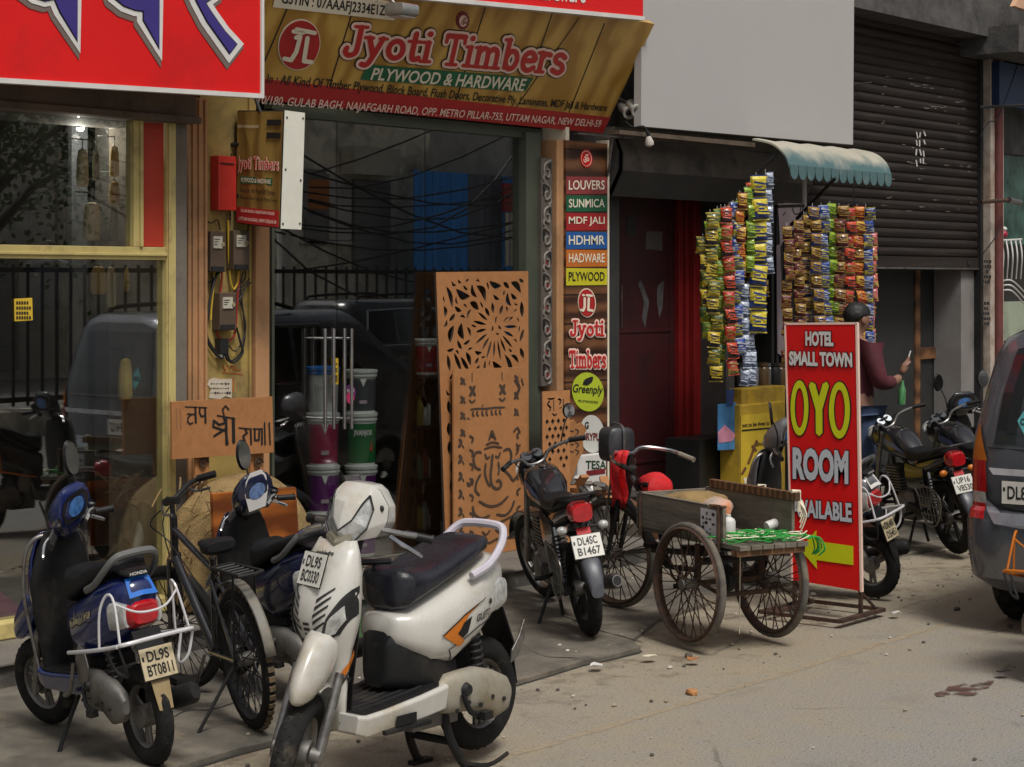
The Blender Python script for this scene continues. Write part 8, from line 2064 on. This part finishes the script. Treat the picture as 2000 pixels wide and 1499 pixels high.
# ================================================================== the other side of the street (seen in the shop windows)
m_c1 = mat('far_cream_wall', (.85, .78, .62), .85, var=.2, scale=1.5, dirt=(.2, .17, .13), dscale=1)
m_c2 = mat('far_grey_wall', (.55, .52, .47), .85, var=.3, scale=1.5)
m_c3 = mat('far_shutter', (.26, .25, .24), .6, var=.3, scale=2, stretch=(.3, 1, 12))
m_cb = mat('far_blue_sheet', (.05, .3, .8), .5, var=.3, scale=2, stretch=(6, 1, .3))
m_cg = mat('far_grey_sheet', (.16, .17, .2), .5, var=.3, scale=2, stretch=(6, 1, .3))
def mx(px, py, Yd):
    """point Yd behind the wall line, seen mirrored in the shop glass"""
    p = onY(px, py, Yd); return V((p.x, -Yd, p.z))
def mbox(b, p0, p1, Yd, dep, m):
    a, c = mx(p0[0], p0[1], Yd), mx(p1[0], p1[1], Yd); b.box(min(a.x, c.x), max(a.x, c.x), -Yd - dep, -Yd, max(0, min(a.z, c.z)), max(a.z, c.z), m)
fb_ = thing('corner_building', 'cream building with a grey shutter across the street, seen only in the shop glass', 'building', (30, -21, 0))
b = MB(); b.box(24, 33.2, -26, -21.0, 0, 9, m_c1); part(b, 'wall', fb_)
b = MB(); mbox(b, (695, 350), (765, 530), 20.9, .1, m_c3); part(b, 'shutter', fb_)
b = MB(); mbox(b, (695, 285), (782, 345), 20.5, .4, mat('far_white_sign', (.55, .5, .4), .5)); part(b, 'sign_box', fb_)
b = MB()
for p0, p1, m in (((600, 330), (640, 480), m_c3), ((645, 340), (688, 470), m_c2), ((590, 470), (690, 478), m_white)): mbox(b, p0, p1, 20.92, .08, m)
part(b, 'window', fb_)
b = MB(); mbox(b, (600, 350), (645, 410), 20.7, .1, mat('far_orange', (.5, .17, .04), .6)); part(b, 'poster', fb_)
fw = thing('grey_building', 'long grey building across the street, seen only in the shop glass', 'building', (18, -23, 0))
b = MB(); b.box(8, 23.9, -27, -23, 0, 8, m_c2); part(b, 'wall', fw)
b = MB()
for k in range(5): b.box(9 + k * 3, 10.6 + k * 3, -23, -22.95, 3.4, 5, m_black); b.box(9 + k * 3, 11 + k * 3, -23, -22.93, .2, 2.6, m_c1 if k % 2 else m_c3)
part(b, 'window', fw)
fs2 = thing('sheet_fence', 'tall blue and grey corrugated sheets across the street, seen only in the shop glass', 'fence', (36, -20, 0))
b = MB(); x = mx(812, 400, 20).x; k = 0; xe = mx(1030, 400, 20).x
zt_ = 4.3
while x < xe + 6:
    m = m_cb if k % 7 in (0, 1, 2, 5) else m_cg; b.slab([V((x, -20, 0)), V((x + .3, -20.08, 0)), V((x + .3, -20.08, zt_)), V((x, -20, zt_))], (0, -.04, 0), m); b.slab([V((x + .3, -20.08, 0)), V((x + .58, -20, 0)), V((x + .58, -20, zt_)), V((x + .3, -20.08, zt_))], (0, -.04, 0), m); x += .6; k += 1
part(b, 'sheet', fs2)
b = MB(); b.box(33.3, 46, -26, -22, 0, 9, m_c2); part(b, 'wall_behind', fs2)
b = MB(); mbox(b, (985, 358), (1026, 415), 19.7, .05, mat('far_red_board', (.4, .03, .03), .5)); part(b, 'red_board', fs2)
b = MB()
for k in range(5): mbox(b, (990 + k * 9, 416), (996 + k * 9, 520), 19.7, .03, m_cream)
part(b, 'banner', fs2)
rl_ = thing('road_railing', 'black iron railing along the middle of the road, seen only in the shop glass', 'railing', (25, -12, 0))
b = MB(); x = 9.0
while x < 40: b.box(x, x + .03, -12.03, -12, .35, 2.1, m_black); x += .22
part(b, 'bar', rl_)
b = MB(); b.box(9, 40, -12.05, -11.98, 2.0, 2.06, m_black); b.box(9, 40, -12.05, -11.98, .4, .46, m_black); part(b, 'rail', rl_)
b = MB(); b.box(8, 42, -12.3, -11.8, 0, .3, m_c1); part(b, 'kerb', rl_)
car('dark car on the other carriageway, seen only in the door glass', (18.2, -9.9, 0), 0, (.03, .03, .033), None)
def street_tree(x, y, h, seed, label):
    rr = random.Random(seed); t = thing('street_tree', label, 'tree', (x, y, 0))
    mb_ = mat('bark', (.05, .04, .03), .9, var=.4, scale=8); ml = mat('leaf_green', (.05, .085, .025), .7, var=.5, scale=3)
    b = MB(); b.tube([(0, 0, 0), (.1, .05, h * .3), (0, .1, h * .55)], [.22, .16, .1], mb_, 10); tips = []
    for k in range(9):
        a = k * 2.4; p = V((0, .05, h * (.35 + .025 * k))); q = p + V((math.cos(a) * h * .25, math.sin(a) * h * .25, h * rr.uniform(.15, .4))); b.tube([p, (p + q) / 2 + V((0, 0, .2)), q], [.08, .05, .02], mb_, 6); tips.append(q); tips.append((p + q) / 2)
    b.build('trunk', t, smooth=True)
    b = MB()
    for i in range(4500):
        c = rr.choice(tips) + V((rr.gauss(0, .6), rr.gauss(0, .6), rr.gauss(0, .5))); u = V((rr.gauss(0, 1), rr.gauss(0, 1), rr.gauss(0, 1))).normalized(); w = u.orthogonal().normalized() * .03; b.quad([c - u * .055, c - w, c + u * .055, c + w], ml)
    b.build('crown', t)
street_tree(14.6, -12.6, 6.5, 1, 'dark leafy street tree across the road, seen only in the window glass')

cb = thing('cable_bundle', 'tangle of black cables strung across the street, seen only in the door glass', 'cables', (27, -16, 5))
b = MB(); rr = random.Random(17)
for k in range(16):
    x0, x1 = 17 + rr.uniform(0, 4), 30 + rr.uniform(0, 6); z0, z1 = rr.uniform(3, 6), rr.uniform(2.5, 6.5); y_ = -16 + rr.uniform(-1, 1)
    b.tube(smooth_path([(x0, y_, z0), ((x0 + x1) / 2 + rr.uniform(-2, 2), y_, min(z0, z1) - rr.uniform(.2, 1.2)), (x1, y_, z1)], 6), .02, m_black, 4)
part(b, 'cable', cb)
pl_ = thing('utility_pole', 'grey utility pole across the street, seen only in the door glass', 'pole', (24.2, -16.5, 0))
b = MB(); b.tube([(24.2, -16.5, 0), (24.2, -16.5, 8)], .12, m_c2, 10); b.box(23.8, 24.6, -16.55, -16.45, 5.4, 5.5, m_dk); part(b, 'post', pl_)
b = MB(); b.box(24.0, 24.5, -16.4, -16.2, 3.0, 3.8, m_c3); part(b, 'switch_box', pl_)
